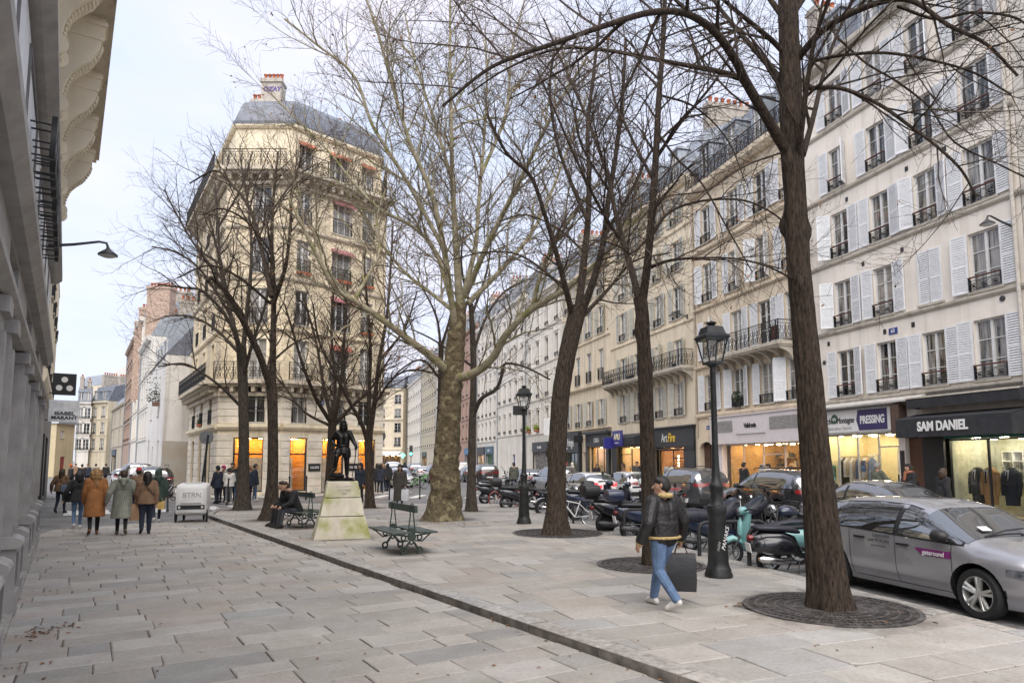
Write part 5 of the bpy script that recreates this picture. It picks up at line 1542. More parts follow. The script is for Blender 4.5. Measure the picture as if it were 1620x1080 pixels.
def trunk_mesh(mb, pts, rad, rnd, n=40, ridge=.05, freq=17, flare=0.0, fold=0.0, burls=()):
    """bark-ridged trunk"""
    out = []; L = 0; ph = [rnd.uniform(0, 6.3) for _ in range(6)]
    jit = [rnd.uniform(-1, 1) for _ in range(n)]
    for i, p in enumerate(pts):
        if i: L += (pts[i]-pts[i-1]).length
        t = (pts[min(i+1, len(pts)-1)]-pts[max(i-1, 0)]).normalized()
        u = Vector((1, 0, 0)); u = (u-t*u.dot(t)).normalized(); v = t.cross(u)
        ring = []
        for k in range(n):
            a = 2*pi*k/n
            r_ = rad[i]*(1+ridge*(.55*math.sin(freq*a+ph[0]+1.3*math.sin(L*2.2+ph[1]))+.45*jit[k]*math.sin(L*3+ph[2]+k))+.04*math.sin(2*a+ph[3]+L*.6)+.03*math.sin(3*a+ph[4]-L*.9))
            r_ *= 1+ridge*.55*math.sin(k*1.7+L*8.3+ph[4])*math.sin(k*.9-L*5.1+ph[5])
            if flare: r_ *= 1+flare*math.exp(-L/.28)*(1+.35*math.sin(5*a+ph[5]))
            if fold: r_ *= 1+fold*math.sin(L*15+1.6*math.sin(a*2+ph[0])+2*math.sin(L*3.1+ph[2]))*(.5+.5*math.sin(L*5+ph[1]+a))
            for (bz, ba, br) in burls:
                da = (a-ba+pi) % (2*pi)-pi
                r_ += br*math.exp(-((L-bz)/.14)**2-(da/.5)**2)
            ring.append(p+u*(math.cos(a)*r_)+v*(math.sin(a)*r_))
        out.append(ring)
    mb.rings(out)
def tree(name, label, Y, trunk, limbs, bark, cfg, seed, z0=PZ, flare=.5, ridge=.05, freq=17, fold=0.0, group='bare trees on the plaza', burls=(), nside=40, twig=None, leafm=None, limbm=None):
    rnd = random.Random(seed)
    base = gp(trunk[0][0], trunk[0][1], z0); Y = base.y
    o = thing(name, label, 'tree', base, 0, group)
    W3_ = lambda x, y, dy=0.0: ap(x, y, Y+dy)-base
    rpx = lambda w_: w_/2/FPX*Y*.86
    tp = [W3_(x, y) for x, y, w_ in trunk]; tp[0] = Vector((0, 0, -.03))
    tp = smooth(tp, 5)
    ws = [w_ for *_, w_ in trunk]; n = len(tp)
    rad = [rpx(np.interp(i/(n-1)*(len(ws)-1), range(len(ws)), ws)) for i in range(n)]
    T = MB(); tp2 = resample(tp, .09 if nside > 30 else .2); rad2 = list(np.interp(np.linspace(0, 1, len(tp2)), np.linspace(0, 1, n), rad))
    trunk_mesh(T, tp2, rad2, rnd, nside, ridge, freq, flare, fold, burls)
    tr = T.build('trunk', bark, o, 60)
    LB, TW, LF = MB(), MB(), MB()
    for lm in limbs:
        pts = [W3_(*q) if len(q) == 3 else W3_(q[0], q[1]) for q in lm[0]]
        r0, r1 = rpx(lm[1]), rpx(lm[2])
        pts = smooth(pts, 5)
        m_ = len(pts)
        rr = [r0+(r1-r0)*(i/(m_-1))**.8 for i in range(m_)]
        LB.tube(pts, rr, 10 if r0 > .05 else 6)
        shoots((LB, TW, LF), pts, r0, r1, lm[3] if len(lm) > 3 else 0, rnd, cfg, lm[4] if len(lm) > 4 else .12)
    if cfg.get('cap'):
        pass
    LB.build('limb', limbm or bark, tr, 60)
    c = TW.build('crown', twig or bark, o)
    if LF.f: LF.build('withered_leaves', leafm or m_leaf, o)
    return o
m_bark1 = bark_mat('bark_dark', (.012, .009, .007), (.085, .062, .046), (34, 34, 7.5), 1.0)
m_bark2 = bark_mat('bark_brown', (.016, .012, .009), (.095, .072, .055), (26, 26, 7), .9)
m_bark3 = bark_mat('bark_grey', (.035, .029, .024), (.11, .092, .075), (18, 18, 6), .8)
m_plane = bark_mat('bark_plane', (.055, .042, .026), (.185, .15, .092), (6, 6, 11), .8, ((.235, .205, .12), 5.0, .56, .08))
m_planeb = bark_mat('bark_plane_limb', (.20, .17, .11), (.40, .365, .26), (5, 5, 5), .35, ((.21, .20, .085), 3.5, .55))
m_twig = bark_mat('twig_dark', (.04, .031, .025), (.105, .082, .066), (9, 9, 9), .2)
m_twigp = bark_mat('twig_plane', (.10, .078, .055), (.22, .18, .135), (9, 9, 9), .2)
lime = dict(dens=[3.0, 4.2, 7.0], len=[(1.0, 2.3), (.5, 1.15), (.18, .5)], bend=[-.16, -.10, .05], up=[.25, .1, .12], wob=.30, ang=(30, 62), rmin=.0026, rad=[.022, .010, .005], seg=[.18, .13, .10], leaf=.05, ls=1.1)
lime2 = dict(lime, dens=[3.0, 3.8, 5.6], rmin=.0038, leaf=.02)
# T1, the near tree with the big trunk
tree('plaza_tree', 'near dark-barked bare tree in a round iron grate beside the silver car', 9, 
     [(1313, 962, 66), (1305, 880, 58), (1292, 740, 52), (1280, 600, 47), (1266, 450, 44), (1262, 400, 42), (1257, 300, 40), (1253, 240, 42), (1250, 120, 38), (1247, 20, 34), (1243, -90, 30)],
     [([(1257, 262), (1215, 190, -.3), (1180, 130, -.6), (1163, 95, -.9), (1130, 50, -1.2), (1085, 22, -1.5), (1030, 20, -1.8), (960, 40, -2.0), (880, 68, -2.2), (780, 105, -2.3), (700, 168, -2.4)], 21, 4),
      ([(1175, 125, -.6), (1130, 112, -.4), (1050, 97, 0), (960, 80, .2), (880, 78, .5), (800, 110, .7), (740, 150, .9)], 12, 3),
      ([(1250, 150), (1228, 118, .1), (1195, 80, .3), (1160, 40, .6), (1125, -5, .9), (1090, -60, 1.2)], 15, 6),
      ([(1248, 92), (1222, 65, -.1), (1180, 30, -.4), (1150, 5, -.8), (1100, -40, -1.2)], 13, 5),
      ([(1258, 262), (1268, 205, -.3), (1276, 140, -.5), (1290, 60, -.7), (1320, -20, -1)], 13, 6),
      ([(1270, 245, .1), (1288, 180, .6), (1302, 120, 1.0), (1322, 60, 1.3), (1350, 0, 1.6)], 14, 6),
      ([(1260, 95), (1300, 50, -.4), (1350, 20, -.8), (1410, 0, -1.1), (1450, 5, -1.3), (1500, 40, -1.5), (1560, 70, -1.6), (1610, 120, -1.7)], 15, 4),
      ([(1282, 98, -.3), (1330, 88, -.5), (1400, 84, -.8), (1470, 95, -1.0), (1540, 115, -1.1), (1600, 150, -1.2)], 7, 3),
      ([(1275, 140, -.4), (1330, 140, -.8), (1390, 165, -1.1), (1440, 200, -1.4), (1480, 230, -1.6), (1520, 268, -1.7), (1545, 312, -1.8)], 9, 3.5),
      ([(1325, 60, 0), (1370, 100, -.2), (1420, 130, -.5), (1470, 170, -.7), (1510, 225, -.9), (1580, 260, -1.0), (1640, 290, -1)], 5, 2.5),
      ([(1240, 30), (1200, -30, .3), (1180, -90, .6)], 12, 7), ([(1250, 30), (1290, -30, .4), (1330, -90, .8)], 12, 7),
      ([(1254, 236), (1180, 262, -.5), (1120, 300, -.9), (1060, 310, -1.2), (1000, 330, -1.4)], 4, 2, 1),
      ([(1262, 445), (1210, 420, -.5), (1150, 408, -.9), (1095, 412, -1.2)], 4, 2, 1),
      ([(1420, 10, -1), (1480, 30, -1.3), (1540, 20, -1.6), (1610, 30, -1.8), (1650, 70, -2)], 6, 3)],
     m_bark1, lime, 21, flare=.28, ridge=.055, freq=19, nside=64, burls=((5.05, 2.4, .10), (4.95, .3, .08), (4.2, 4.4, .09), (5.9, 3.9, .07)), twig=m_twig)
# T2, slim tree behind the walking man
tree('plaza_tree', 'slim bare tree behind the walking man, second in the row along the motorbikes', 12.7,
     [(1030, 893, 30), (1027, 800, 26), (1024, 680, 25), (1020, 580, 25), (1016, 500, 24), (1012, 470, 24)],
     [([(1012, 478), (1000, 430, .4), (985, 380, .8), (972, 330, 1.1), (962, 280, 1.4), (930, 190, 1.8), (890, 100, 2.2), (860, 30, 2.5)], 15, 4),
      ([(1016, 478), (1024, 420, -.2), (1032, 330, -.4), (1038, 240, -.5), (1042, 160, -.5), (1048, 80, -.4), (1052, 0, -.3), (1056, -60, -.2)], 17, 7),
      ([(1024, 425), (1060, 412, -.6), (1110, 408, -1.0), (1170, 410, -1.4), (1235, 425, -1.6)], 7, 2.5),
      ([(1032, 370), (1060, 335, .3), (1110, 318, .6), (1170, 316, .8), (1210, 330, .9), (1240, 350, 1)], 7, 3),
      ([(985, 385, .8), (950, 330, .4), (915, 260, .1), (880, 180, -.2), (850, 110, -.4)], 8, 3),
      ([(1038, 250), (1080, 190, -.5), (1130, 130, -.9), (1170, 60, -1.2)], 8, 3),
      ([(1036, 290), (1000, 220, .5), (970, 150, .9), (960, 60, 1.2)], 7, 3),
      ([(1032, 370), (1000, 400, -.5), (980, 390, -.9), (940, 380, -1.2), (900, 400, -1.5)], 5, 2),
      ([(1040, 210), (1070, 250, -.6), (1110, 290, -1.0), (1150, 360, -1.3), (1190, 430, -1.5)], 5, 2),
      ([(1042, 150), (1100, 170, .5), (1150, 220, .8), (1180, 290, 1.0)], 5, 2)],
     m_bark1, dict(lime, leaf=.12), 22, flare=.2, ridge=.05, nside=44, burls=((3.6, .2, .04), (4.3, 3, .05)), twig=m_twig)
# T3
tree('plaza_tree', 'thick bare tree leaning right in an iron grate, third in the row along the motorbikes', 18,
     [(880, 845, 42), (880, 780, 33), (882, 700, 31), (888, 620, 31), (900, 550, 31), (912, 500, 32), (916, 486, 32)],
     [([(906, 500), (896, 460, -.5), (880, 400, -1), (862, 340, -1.4), (840, 280, -1.8), (800, 240, -2.2), (770, 180, -2.6)], 13, 4),
      ([(914, 500), (922, 430, .3), (930, 350, .6), (932, 280, .8), (930, 200, 1), (940, 110, 1.1), (950, 20, 1.2)], 17, 5),
      ([(918, 500), (940, 440, -.4), (955, 380, -.8), (962, 320, -1.1), (975, 240, -1.4), (985, 150, -1.6), (990, 60, -1.7)], 16, 5),
      ([(922, 500), (960, 460, 1), (985, 430, 1.5), (1010, 410, 2), (1060, 400, 2.4)], 9, 3),
      ([(930, 350), (900, 280, .2), (880, 220, 0), (870, 140, -.2), (880, 60, -.3)], 9, 3),
      ([(958, 370), (1000, 300, -.5), (1030, 240, -.8), (1080, 190, -1), (1120, 180, -1.2)], 8, 3),
      ([(896, 460), (850, 420, .6), (810, 400, 1), (760, 400, 1.4), (720, 410, 1.7)], 6, 2.5),
      ([(926, 400), (880, 360, 1), (830, 340, 1.6), (790, 350, 2)], 5, 2.5), ([(962, 300), (920, 230, -1.4), (900, 150, -1.8), (850, 90, -2)], 6, 2.5)],
     m_bark2, dict(lime2, dens=[3.2, 4.0, 5.6]), 23, flare=.34, ridge=.06, nside=44, burls=((2.1, 3.2, .08),), twig=m_twig)
# T4 plane tree
planec = dict(dens=[2.4, 3.4, 5.0], len=[(1.6, 3.6), (.8, 1.9), (.3, .85)], bend=[-.03, -.02, .05], up=[.3, .2, .15], wob=.28, ang=(28, 58), rmin=.0048, rad=[.035, .016, .008], seg=[.28, .2, .16], leaf=.10, ls=1.6)
tree('plane_tree', 'big plane tree with a knobbly brown trunk and pale spreading limbs in the middle', 22.5,
     [(702, 822, 62), (704, 780, 52), (706, 730, 44), (710, 680, 41), (714, 620, 39), (718, 575, 37), (722, 530, 34), (727, 480, 28)],
     [([(712, 590), (680, 562, -.6), (650, 540, -1.2), (618, 515, -1.7), (575, 485, -2.2), (530, 455, -2.7), (500, 400, -3), (475, 350, -3.2), (455, 310, -3.4)], 17, 4),
      ([(716, 600), (750, 590, -.8), (780, 565, -1.4), (800, 530, -1.9), (840, 490, -2.4), (890, 460, -2.9), (940, 420, -3.3), (985, 370, -3.6), (1020, 330, -3.9)], 18, 6),
      ([(728, 490), (724, 430), (720, 360, .2), (716, 290, .3), (714, 200, .5), (712, 100, .6), (712, 0, .7)], 17, 4),
      ([(724, 520), (735, 460, .6), (752, 390, 1.1), (758, 310, 1.5), (765, 230, 1.8), (770, 140, 2.1), (768, 60, 2.3)], 13, 3.5),
      ([(722, 530), (712, 460, -.6), (700, 380, -1.1), (680, 300, -1.6), (650, 230, -2), (625, 150, -2.3), (600, 60, -2.6), (580, 0, -2.8)], 14, 3.5),
      ([(712, 470, -.5), (690, 400, -.1), (655, 360, .3), (600, 330, .7), (560, 290, 1.1), (520, 240, 1.4), (470, 190, 1.6), (430, 150, 1.8)], 9, 3),
      ([(735, 470), (770, 390, -1), (810, 310, -1.7), (840, 250, -2.2), (880, 170, -2.7), (930, 90, -3)], 12, 4),
      ([(740, 480), (790, 430, 1), (840, 370, 1.8), (870, 310, 2.4), (900, 230, 2.9), (930, 150, 3.3)], 11, 3.5),
      ([(727, 500), (690, 470, 1.2), (640, 430, 2), (600, 380, 2.6), (560, 320, 3), (520, 270, 3.3)], 9, 3),
      ([(700, 390, -1), (640, 280, -1.5), (590, 200, -1.9), (560, 120, -2.2), (500, 70, -2.5), (450, 30, -2.7)], 8, 3),
      ([(560, 476, -2.3), (580, 440, -2), (600, 400, -1.6), (596, 350, -1.2), (610, 300, -1)], 7, 3),
      ([(716, 290, .3), (690, 200, .8), (660, 110, 1.2), (640, 20, 1.5)], 8, 3), ([(760, 280, 1.5), (800, 180, 1.8), (810, 80, 2), (830, 0, 2.2)], 8, 3),
      ([(842, 488, -2.4), (860, 420, -2.8), (900, 350, -3.2), (960, 270, -3.6)], 9, 3)],
     m_plane, planec, 24, flare=.3, ridge=.02, freq=7, fold=.075, nside=48, burls=((1.5, 3.5, .12), (2.3, .5, .1), (1.0, 5.0, .1), (2.9, 2.6, .08), (3.3, 4.6, .1), (4.1, 5.1, .07)), twig=m_twigp, limbm=m_planeb)
# T5 slim tree right of the plane tree
tree('plaza_tree', 'slim dark tree with one bent side limb just right of the plane tree', 26,
     [(746, 808, 20), (746, 760, 15), (747, 680, 14), (749, 600, 12), (748, 540, 11), (745, 480, 9)],
     [([(749, 655), (762, 630, -.4), (785, 615, -.7), (795, 590, -.9), (800, 575, -1), (830, 580, -1.2), (870, 600, -1.4)], 9, 3), ([(748, 560), (770, 500, .5), (800, 460, .9), (840, 440, 1.2)], 6, 3), ([(745, 490), (730, 420, -.5), (735, 350, -.8)], 6, 2.5), ([(746, 500), (770, 430, .3), (780, 360, .5)], 6, 2.5), ([(748, 580), (690, 540, .3), (650, 520, .6)], 5, 2.5)],
     m_bark3, dict(lime2, dens=[1.6, 2.2, 3], rmin=.006), 25, flare=.25, nside=24, twig=m_twig)
# T9 dark tree behind the plane tree
tree('street_tree', 'dark trunk partly hidden behind the plane tree on its left side', 31,
     [(690, 795, 13), (692, 720, 11), (696, 650, 11), (697, 600, 10), (698, 540, 9)], [([(698, 560), (690, 500), (660, 440, .5)], 6, 2.5), ([(698, 550), (715, 480, .3), (700, 400, .5)], 6, 2.5), ([(697, 600), (670, 570, -.4), (640, 580, -.8), (610, 610, -1)], 5, 2)],
     m_bark1, dict(lime2, dens=[1.6, 2.2, 3], rmin=.006), 26, nside=20, twig=m_twig)
# T6a, T6b left of the statue
far1 = dict(lime2, dens=[2.3, 2.9, 4.0], len=[(1.4, 3.0), (.7, 1.5), (.3, .8)], rmin=.0042, bend=[-.05, -.03, .08], rad=[.03, .014, .007])
tree('plaza_tree', 'bare tree with a wide crown nearest the white cargo trailer', 27,
     [(383, 806, 25), (385, 740, 19), (386, 680, 18), (384, 600, 18), (382, 550, 18)],
     [([(384, 590), (372, 530, -.6), (350, 490, -1), (320, 460, -1.4), (290, 455, -1.8), (250, 450, -2.1)], 8, 3), ([(382, 560), (366, 500, .4), (350, 430, .8), (345, 360, 1.1), (340, 290, 1.3)], 9, 3), ([(384, 560), (392, 480, .3), (398, 400, .5), (392, 320, .7), (380, 250, .8)], 10, 3),
      ([(378, 640), (350, 612, -.7), (320, 590, -1.1), (290, 575, -1.5), (250, 580, -1.8)], 6, 2.5), ([(384, 600), (400, 540, -.7), (420, 480, -1.1), (430, 410, -1.4)], 8, 3), ([(380, 560), (340, 520, 1), (300, 500, 1.6), (260, 500, 2)], 7, 2.5), ([(350, 440, .8), (310, 390, .6), (280, 340, .4), (260, 300, .3)], 6, 2.5), ([(366, 500, .4), (320, 430, -.4), (280, 400, -.8), (240, 390, -1)], 6, 2.5), ([(345, 360, 1), (380, 300, .9), (400, 240, .8)], 5, 2.5)],
     m_bark3, far1, 27, flare=.35, nside=28, twig=m_twig)
tree('plaza_tree', 'forked bare tree behind the seated couple', 22.7,
     [(428, 822, 30), (431, 760, 19), (432, 690, 18), (431, 630, 19), (428, 600, 19)],
     [([(430, 620), (410, 560, -.6), (388, 515, -1), (370, 480, -1.3), (352, 455, -1.6), (335, 440, -1.8), (328, 445, -1.9)], 13, 7), ([(431, 610), (432, 540, .2), (433, 470, .3), (430, 400, .4), (432, 320, .5), (440, 240, .6)], 14, 4), ([(433, 480), (452, 420, -.5), (460, 350, -.8), (462, 300, -1), (480, 240, -1.2)], 9, 3), ([(430, 470), (415, 400, .5), (395, 330, .9), (365, 290, 1.2), (340, 270, 1.4), (300, 290, 1.6)], 10, 3),
      ([(388, 515, -1), (360, 470, -.4), (345, 400, .1), (330, 340, .5)], 7, 3), ([(432, 570), (470, 540, .5), (510, 530, .9)], 5, 2.5), ([(428, 480), (380, 440, -1), (330, 420, -1.5), (280, 440, -1.9)], 6, 2.5), ([(430, 400), (390, 350, -.5), (350, 330, -.9), (320, 340, -1.1)], 5, 2.5), ([(433, 330), (470, 280, .6), (500, 260, 1)], 5, 2.5)],
     m_bark2, far1, 28, flare=.5, nside=28, twig=m_twig)
# T7 behind the statue, T8 right of it
tree('plaza_tree', 'bare tree with a low fan of limbs right behind the statue', 33,
     [(520, 792, 18), (522, 740, 15), (524, 700, 15), (526, 668, 16)],
     [([(526, 672), (500, 630, -.8), (480, 580, -1.4), (465, 530, -1.8), (450, 480, -2)], 9, 3), ([(526, 670), (512, 610, .4), (500, 540, .8), (480, 470, 1.2)], 8, 3), ([(528, 670), (540, 600, -.3), (545, 530, -.5), (550, 450, -.7)], 9, 3), ([(528, 672), (560, 640, .7), (590, 610, 1.2), (620, 560, 1.6)], 9, 3), ([(528, 670), (530, 600, 1), (524, 520, 1.6), (530, 440, 2)], 8, 3), ([(526, 675), (480, 650, .8), (450, 610, 1.4), (420, 580, 2)], 6, 2.5)],
     m_bark1, far1, 29, flare=.3, nside=24, twig=m_twig)
tree('plaza_tree', 'forked bare tree between the statue and the plane tree', 28.7,
     [(585, 803, 18), (584, 760, 15), (583, 710, 15), (583, 690, 16)],
     [([(582, 700), (572, 670, -.4), (550, 630, -.9), (530, 590, -1.3), (505, 540, -1.7), (495, 480, -2)], 9, 3), ([(584, 695), (592, 640, .3), (600, 570, .5), (612, 500, .7), (618, 420, .9), (622, 350, 1)], 11, 3), ([(583, 690), (584, 620, -.3), (586, 550, -.5), (580, 470, -.7), (575, 400, -.8)], 9, 3), ([(592, 640), (620, 600, -.5), (650, 585, -.9), (690, 590, -1.2)], 5, 2.5), ([(600, 570, .5), (640, 520, .9), (660, 460, 1.2)], 6, 2.5), ([(550, 630, -.9), (540, 570, -.5), (550, 500, -.2)], 6, 2.5)],
     m_bark2, far1, 30, flare=.3, nside=24, twig=m_twig)
# ------------------------------------------------------------------ street furniture
# tree grates
def grate(label, x, y, r_, r_in, m, seed):
    t = thing('tree_grate', label, 'tree grate', (x, y, PZ), seed*.4, 'iron grates round the trees')
    MB().lathe([(r_, -.012), (r_, .004)], 48).build('soil', M('grate_soil', (.035, .028, .022), .95, var=.4), t)
    mb = MB(); n = 72
    for i in range(n):
        a = 2*pi*i/n
        mb.box(math.cos(a)*(r_*.62), math.sin(a)*(r_*.62), .010, r_*.72, .014, .012, a)
    mb.build('radial_bars', m, t)
    mb = MB()
    for k in range(7):
        q = r_*.28+(r_*.7)*k/6; w_ = .012 if 0 < k < 6 else .03
        mb.lathe([(q-w_, .004), (q-w_, .017), (q+w_, .017), (q+w_, .004), (q-w_, .004)], 48, caps=False)
    mb.build('rings', m, t)
    return t
m_cast = M('cast_iron_rusty', (.11, .10, .095), .6, .35, var=.4, scale=7)
grate('round iron tree grate under the near tree beside the silver car', 4.03, 9.04, 1.04, .4, m_cast, 1)
grate('round iron tree grate under the slim tree behind the walking man', 2.49, 12.71, .95, .3, m_cast, 2)
grate('round iron tree grate under the thick leaning tree', 1.17, 18.19, 1.15, .4, m_cast, 3)
# candelabra lamps
m_lamp = M('lamp_green_black', (.028, .030, .030), .42, .35, var=.3, scale=5)
m_lglass = glass('lantern_glass', (.97, .98, .98), .03, .05)
def lamp_post(label, P, h, rz=0.0):
    t = thing('lamp_post', label, 'street lamp', P, rz, 'iron lantern posts on the plaza')
    k = h/4.1
    prof = [(.37, 0), (.37, .05), (.335, .09), (.335, .12), (.30, .16), (.275, .22), (.27, .3), (.225, .95), (.235, .98), (.255, 1.02), (.265, 1.08), (.25, 1.13), (.19, 1.15), (.165, 1.19), (.165, 1.38), (.18, 1.40), (.19, 1.44), (.18, 1.47), (.135, 1.5), (.115, 1.6), (.095, 1.85), (.083, 2.2), (.075, 3.25), (.085, 3.27), (.085, 3.33), (.07, 3.36), (.10, 3.42)]
    MB().lathe([(r_*.60, z*k) for r_, z in prof], 24).build('post', m_lamp, t, 35)
    z0, z1 = 3.45*k, 3.45*k+.40
    q0, q1 = .11, .185
    fr = MB()
    for sx in (-1, 1):
        for sy in (-1, 1): fr.tube([(sx*q0, sy*q0, z0), (sx*q1, sy*q1, z1)], .014, 5)
    for q, z in ((q0, z0), (q1, z1)):
        for s in (-1, 1): fr.bb(-q-.015, q+.015, s*q-.015, s*q+.015, z-.02, z+.02); fr.bb(s*q-.015, s*q+.015, -q, q, z-.018, z+.018)
    for s in (-1, 1):
        fr.tube([(.0, s*.05, z0-.06), (0, s*q0, z0)], .016, 5); fr.tube([(s*.05, 0, z0-.06), (s*q0, 0, z0)], .016, 5)
    ln = fr.build('lantern', m_lamp, t)
    for i in range(4):
        a = i*pi/2; c_, s_ = math.cos(a), math.sin(a)
        ro = lambda x, y, z: (x*c_-y*s_, x*s_+y*c_, z)
        MB().poly([ro(-q0, -q0, z0+.02), ro(q0, -q0, z0+.02), ro(q1, -q1, z1-.02), ro(-q1, -q1, z1-.02)]).build('pane', m_lglass, ln)
    ro_ = MB(); sq = lambda q, z: [(-q, -q, z), (q, -q, z), (q, q, z), (-q, q, z)]
    ro_.rings([sq(.215, z1+.015), sq(.215, z1+.045), sq(.165, z1+.09), sq(.135, z1+.20), sq(.07, z1+.225)])
    ro_.lathe([(.07, z1+.225), (.05, z1+.25), (.085, z1+.265), (.085, z1+.285), (.035, z1+.30), (.015, z1+.315)], 12)
    ro_.build('lantern_roof', m_lamp, t)
    MB().lathe([(.07, z1+.01), (.08, z1-.03), (.02, z1-.10)], 12).build('lamp_reflector', M('reflector', (.6, .6, .6), .3, .5), t, 40)
    return t
L1P, L2P = gp(1137, 912, PZ), gp(829, 828, PZ)
lp1 = lamp_post('near iron lamp post with lantern and white graffiti on its base', L1P, 4.12, .2)
text('PANAKS', lp1, (.05, -.166, .62), .10, m_signw, rot=(R(86), R(-75), R(12)), ext=.001, shear=.3, name='graffiti'); text('noise', lp1, (-.07, -.162, .5), .07, M('graffiti_faint', (.4, .4, .38), .7), rot=(R(86), R(-80), R(-25)), ext=.001, shear=.3, name='graffiti')
lamp_post('farther iron lamp post with lantern among the motorbikes', L2P, 4.05, .2)
# double benches
m_bench = M('bench_green', (.035, .055, .045), .55, var=.25, scale=10); m_bslat = M('bench_slat', (.065, .085, .074), .5, var=.25, scale=8)
def bench(label, P, rz, Lb=1.6):
    t = thing('park_bench', label, 'bench', P, rz, 'green double benches')
    for s in (-1, 1):
        e = MB(); x = s*Lb*.36
        for q in (-1, 1):
            e.ring((x, q*.17, .075), .055, .02, 12, 5, 'X'); e.tube([(x, q*.12, .13), (x, q*.05, .24)], .024, 6); e.bb(x-.03, x+.03, q*.17-.045, q*.17+.045, .0, .025)
            e.tube([(x, q*.06, .36), (x, q*.45, .41)], .016, 5); e.tube([(x, q*.07, .27), (x, q*.22, .25), (x, q*.40, .40)], .016, 5); e.ring((x, q*.17, .325), .048, .016, 12, 5, 'X')
            e.tube([(x, q*.075, .44), (x, q*.03, .80)], .014, 5)
        e.lathe([(.085, -.025), (.085, .025)], 16, (x, 0, .34), axis='X'); e.ring((x, 0, .24), .04, .018, 10, 5, 'X')
        e.tube([(x, -.035, .78), (x, -.035, .97), (x, 0, 1.0), (x, .035, .97), (x, .035, .78)], .014, 5); e.lathe([(.08, -.02), (.08, .02)], 12, (x, 0, .44), axis='X')
        e.build('bench_end', m_bench, t)
    for q in (-1, 1):
        for (y, w_) in ((.145, .115), (.275, .12), (.41, .125)):
            MB().bb(-Lb/2, Lb/2, q*y-w_/2, q*y+w_/2, .42, .452).build('seat_slat', m_bslat, t)
    MB().bb(-Lb/2-.02, Lb/2+.02, -.028, .028, .83, .965).build('backrest_slat', m_bench, t)
    return t
bl, br_ = gp(612, 863, PZ), gp(662, 880, PZ)
ctr = (bl+br_)/2; bdir = (br_-bl)
bench('empty green double bench in front of the plane tree', ctr, math.atan2(bdir.y, bdir.x))
B2P = gp(478, 832, PZ); B2R = R(-52)
bench('green double bench with a seated couple left of the statue', B2P, B2R, 1.6)
# statue pedestal and figure
PED = gp(539, 849, PZ)
m_ped = bark_mat('pedestal_stone', (.50, .46, .37), (.68, .63, .52), (2, 2, 1.2), .25, ((.31, .32, .11), 2.0, .44, .22))
pt = thing('statue_pedestal', 'pale three-tier stone pedestal stained green under the bronze statue', 'pedestal', PED, R(18))
for (w0, w1, z0, z1) in ((1.32, 1.06, 0, .52), (1.03, .86, .54, .96), (.84, .70, .98, 1.36)):
    q = lambda w_, z: [(-w_/2, -w_/2*.85, z), (w_/2, -w_/2*.85, z), (w_/2, w_/2*.85, z), (-w_/2, w_/2*.85, z)]
    MB().rings([q(w0, z0), q(w0, z0+.01), q(w1+.02, z1-.02), q(w1, z1)]).build('tier', m_ped, pt)
    if z1 < 1.3: MB().rings([q(w1-.05, z1), q(w1-.05, z1+.021)]).build('joint', m_black, pt)
for i, s in enumerate(('PAUL LANDRE', 'STATUAIRE', '1890')): text(s, pt, (.03, -.362+.012*i-.02, 1.24-.09*i), .062, M('engraved', (.34, .31, .25), .9), rot=(R(100), 0, 0), ext=.001, name='inscription')
# bollards: slim iron posts
m_post = M('post_iron', (.03, .03, .032), .55, .3, var=.2)
pb = MB().lathe([(.05, 0), (.05, .08), (.035, .1), (.035, 1.05), (.045, 1.06), (.045, 1.1), (.02, 1.13)], 10).mesh('bollard', m_post, 40)
def bollard(px_, py_, label, z=0.0, lean=0.0):
    o = inst(pb, 'bollard', None, gp(px_, py_, z)); o.rotation_euler = (0, lean, random.uniform(0, 6))
    tag(o, label, 'bollard', 'slim iron bollards')
for px_, py_, lb, z, ln in ((265, 809, 'slim leaning bollard left of the white cargo trailer', 0, .12), (359, 799, 'slim bollard in front of the man in the white jacket', .08, .05), (457, 791, 'slim bollard right of the forked tree behind the couple', .08, 0), (484, 790, 'slim bollard behind the backrest of the couple bench', .08, 0), (616, 790, 'slim bollard left of the woman in the long coat', .08, 0), (664, 789, 'slim bollard right of the woman in the long coat', .08, 0)):
    bollard(px_, py_, lb, z, ln)
# hoop rails by the motorbikes
def hoop(label, a, D, L_=1.5, rz=None, h=.75):
    t = thing('parking_rail', label, 'railing', rs(a, D, -.02), math.atan2(nR.y, nR.x) if rz is None else rz, 'hoop rails between motorbikes')
    MB().tube([(0, 0, 0), (0, 0, h-.12), (.05, 0, h-.03), (.14, 0, h), (L_-.14, 0, h), (L_-.05, 0, h-.03), (L_, 0, h-.12), (L_, 0, 0)], .038, 10).build('hoop', m_post, t, 50)
    MB().tube([(.05, 0, h*.5), (L_-.05, 0, h*.5)], .02, 8).build('crossbar', m_post, t, 50)
def aD(px_, py_, z=0.0):
    p = gp(px_, py_, z); return (-(p.dot(dR)), p.dot(nR))
for px_, py_, lb in ((1107, 886, 'hoop rail between the walking man and the near lamp post'), (988, 853, 'hoop rail beside the black disc-wheeled scooter'), (907, 832, 'hoop rail right of the thick leaning tree'), (1186, 902, 'hoop rail beside the black vintage scooter')):
    a, D = aD(px_, py_); hoop(lb, a, D)
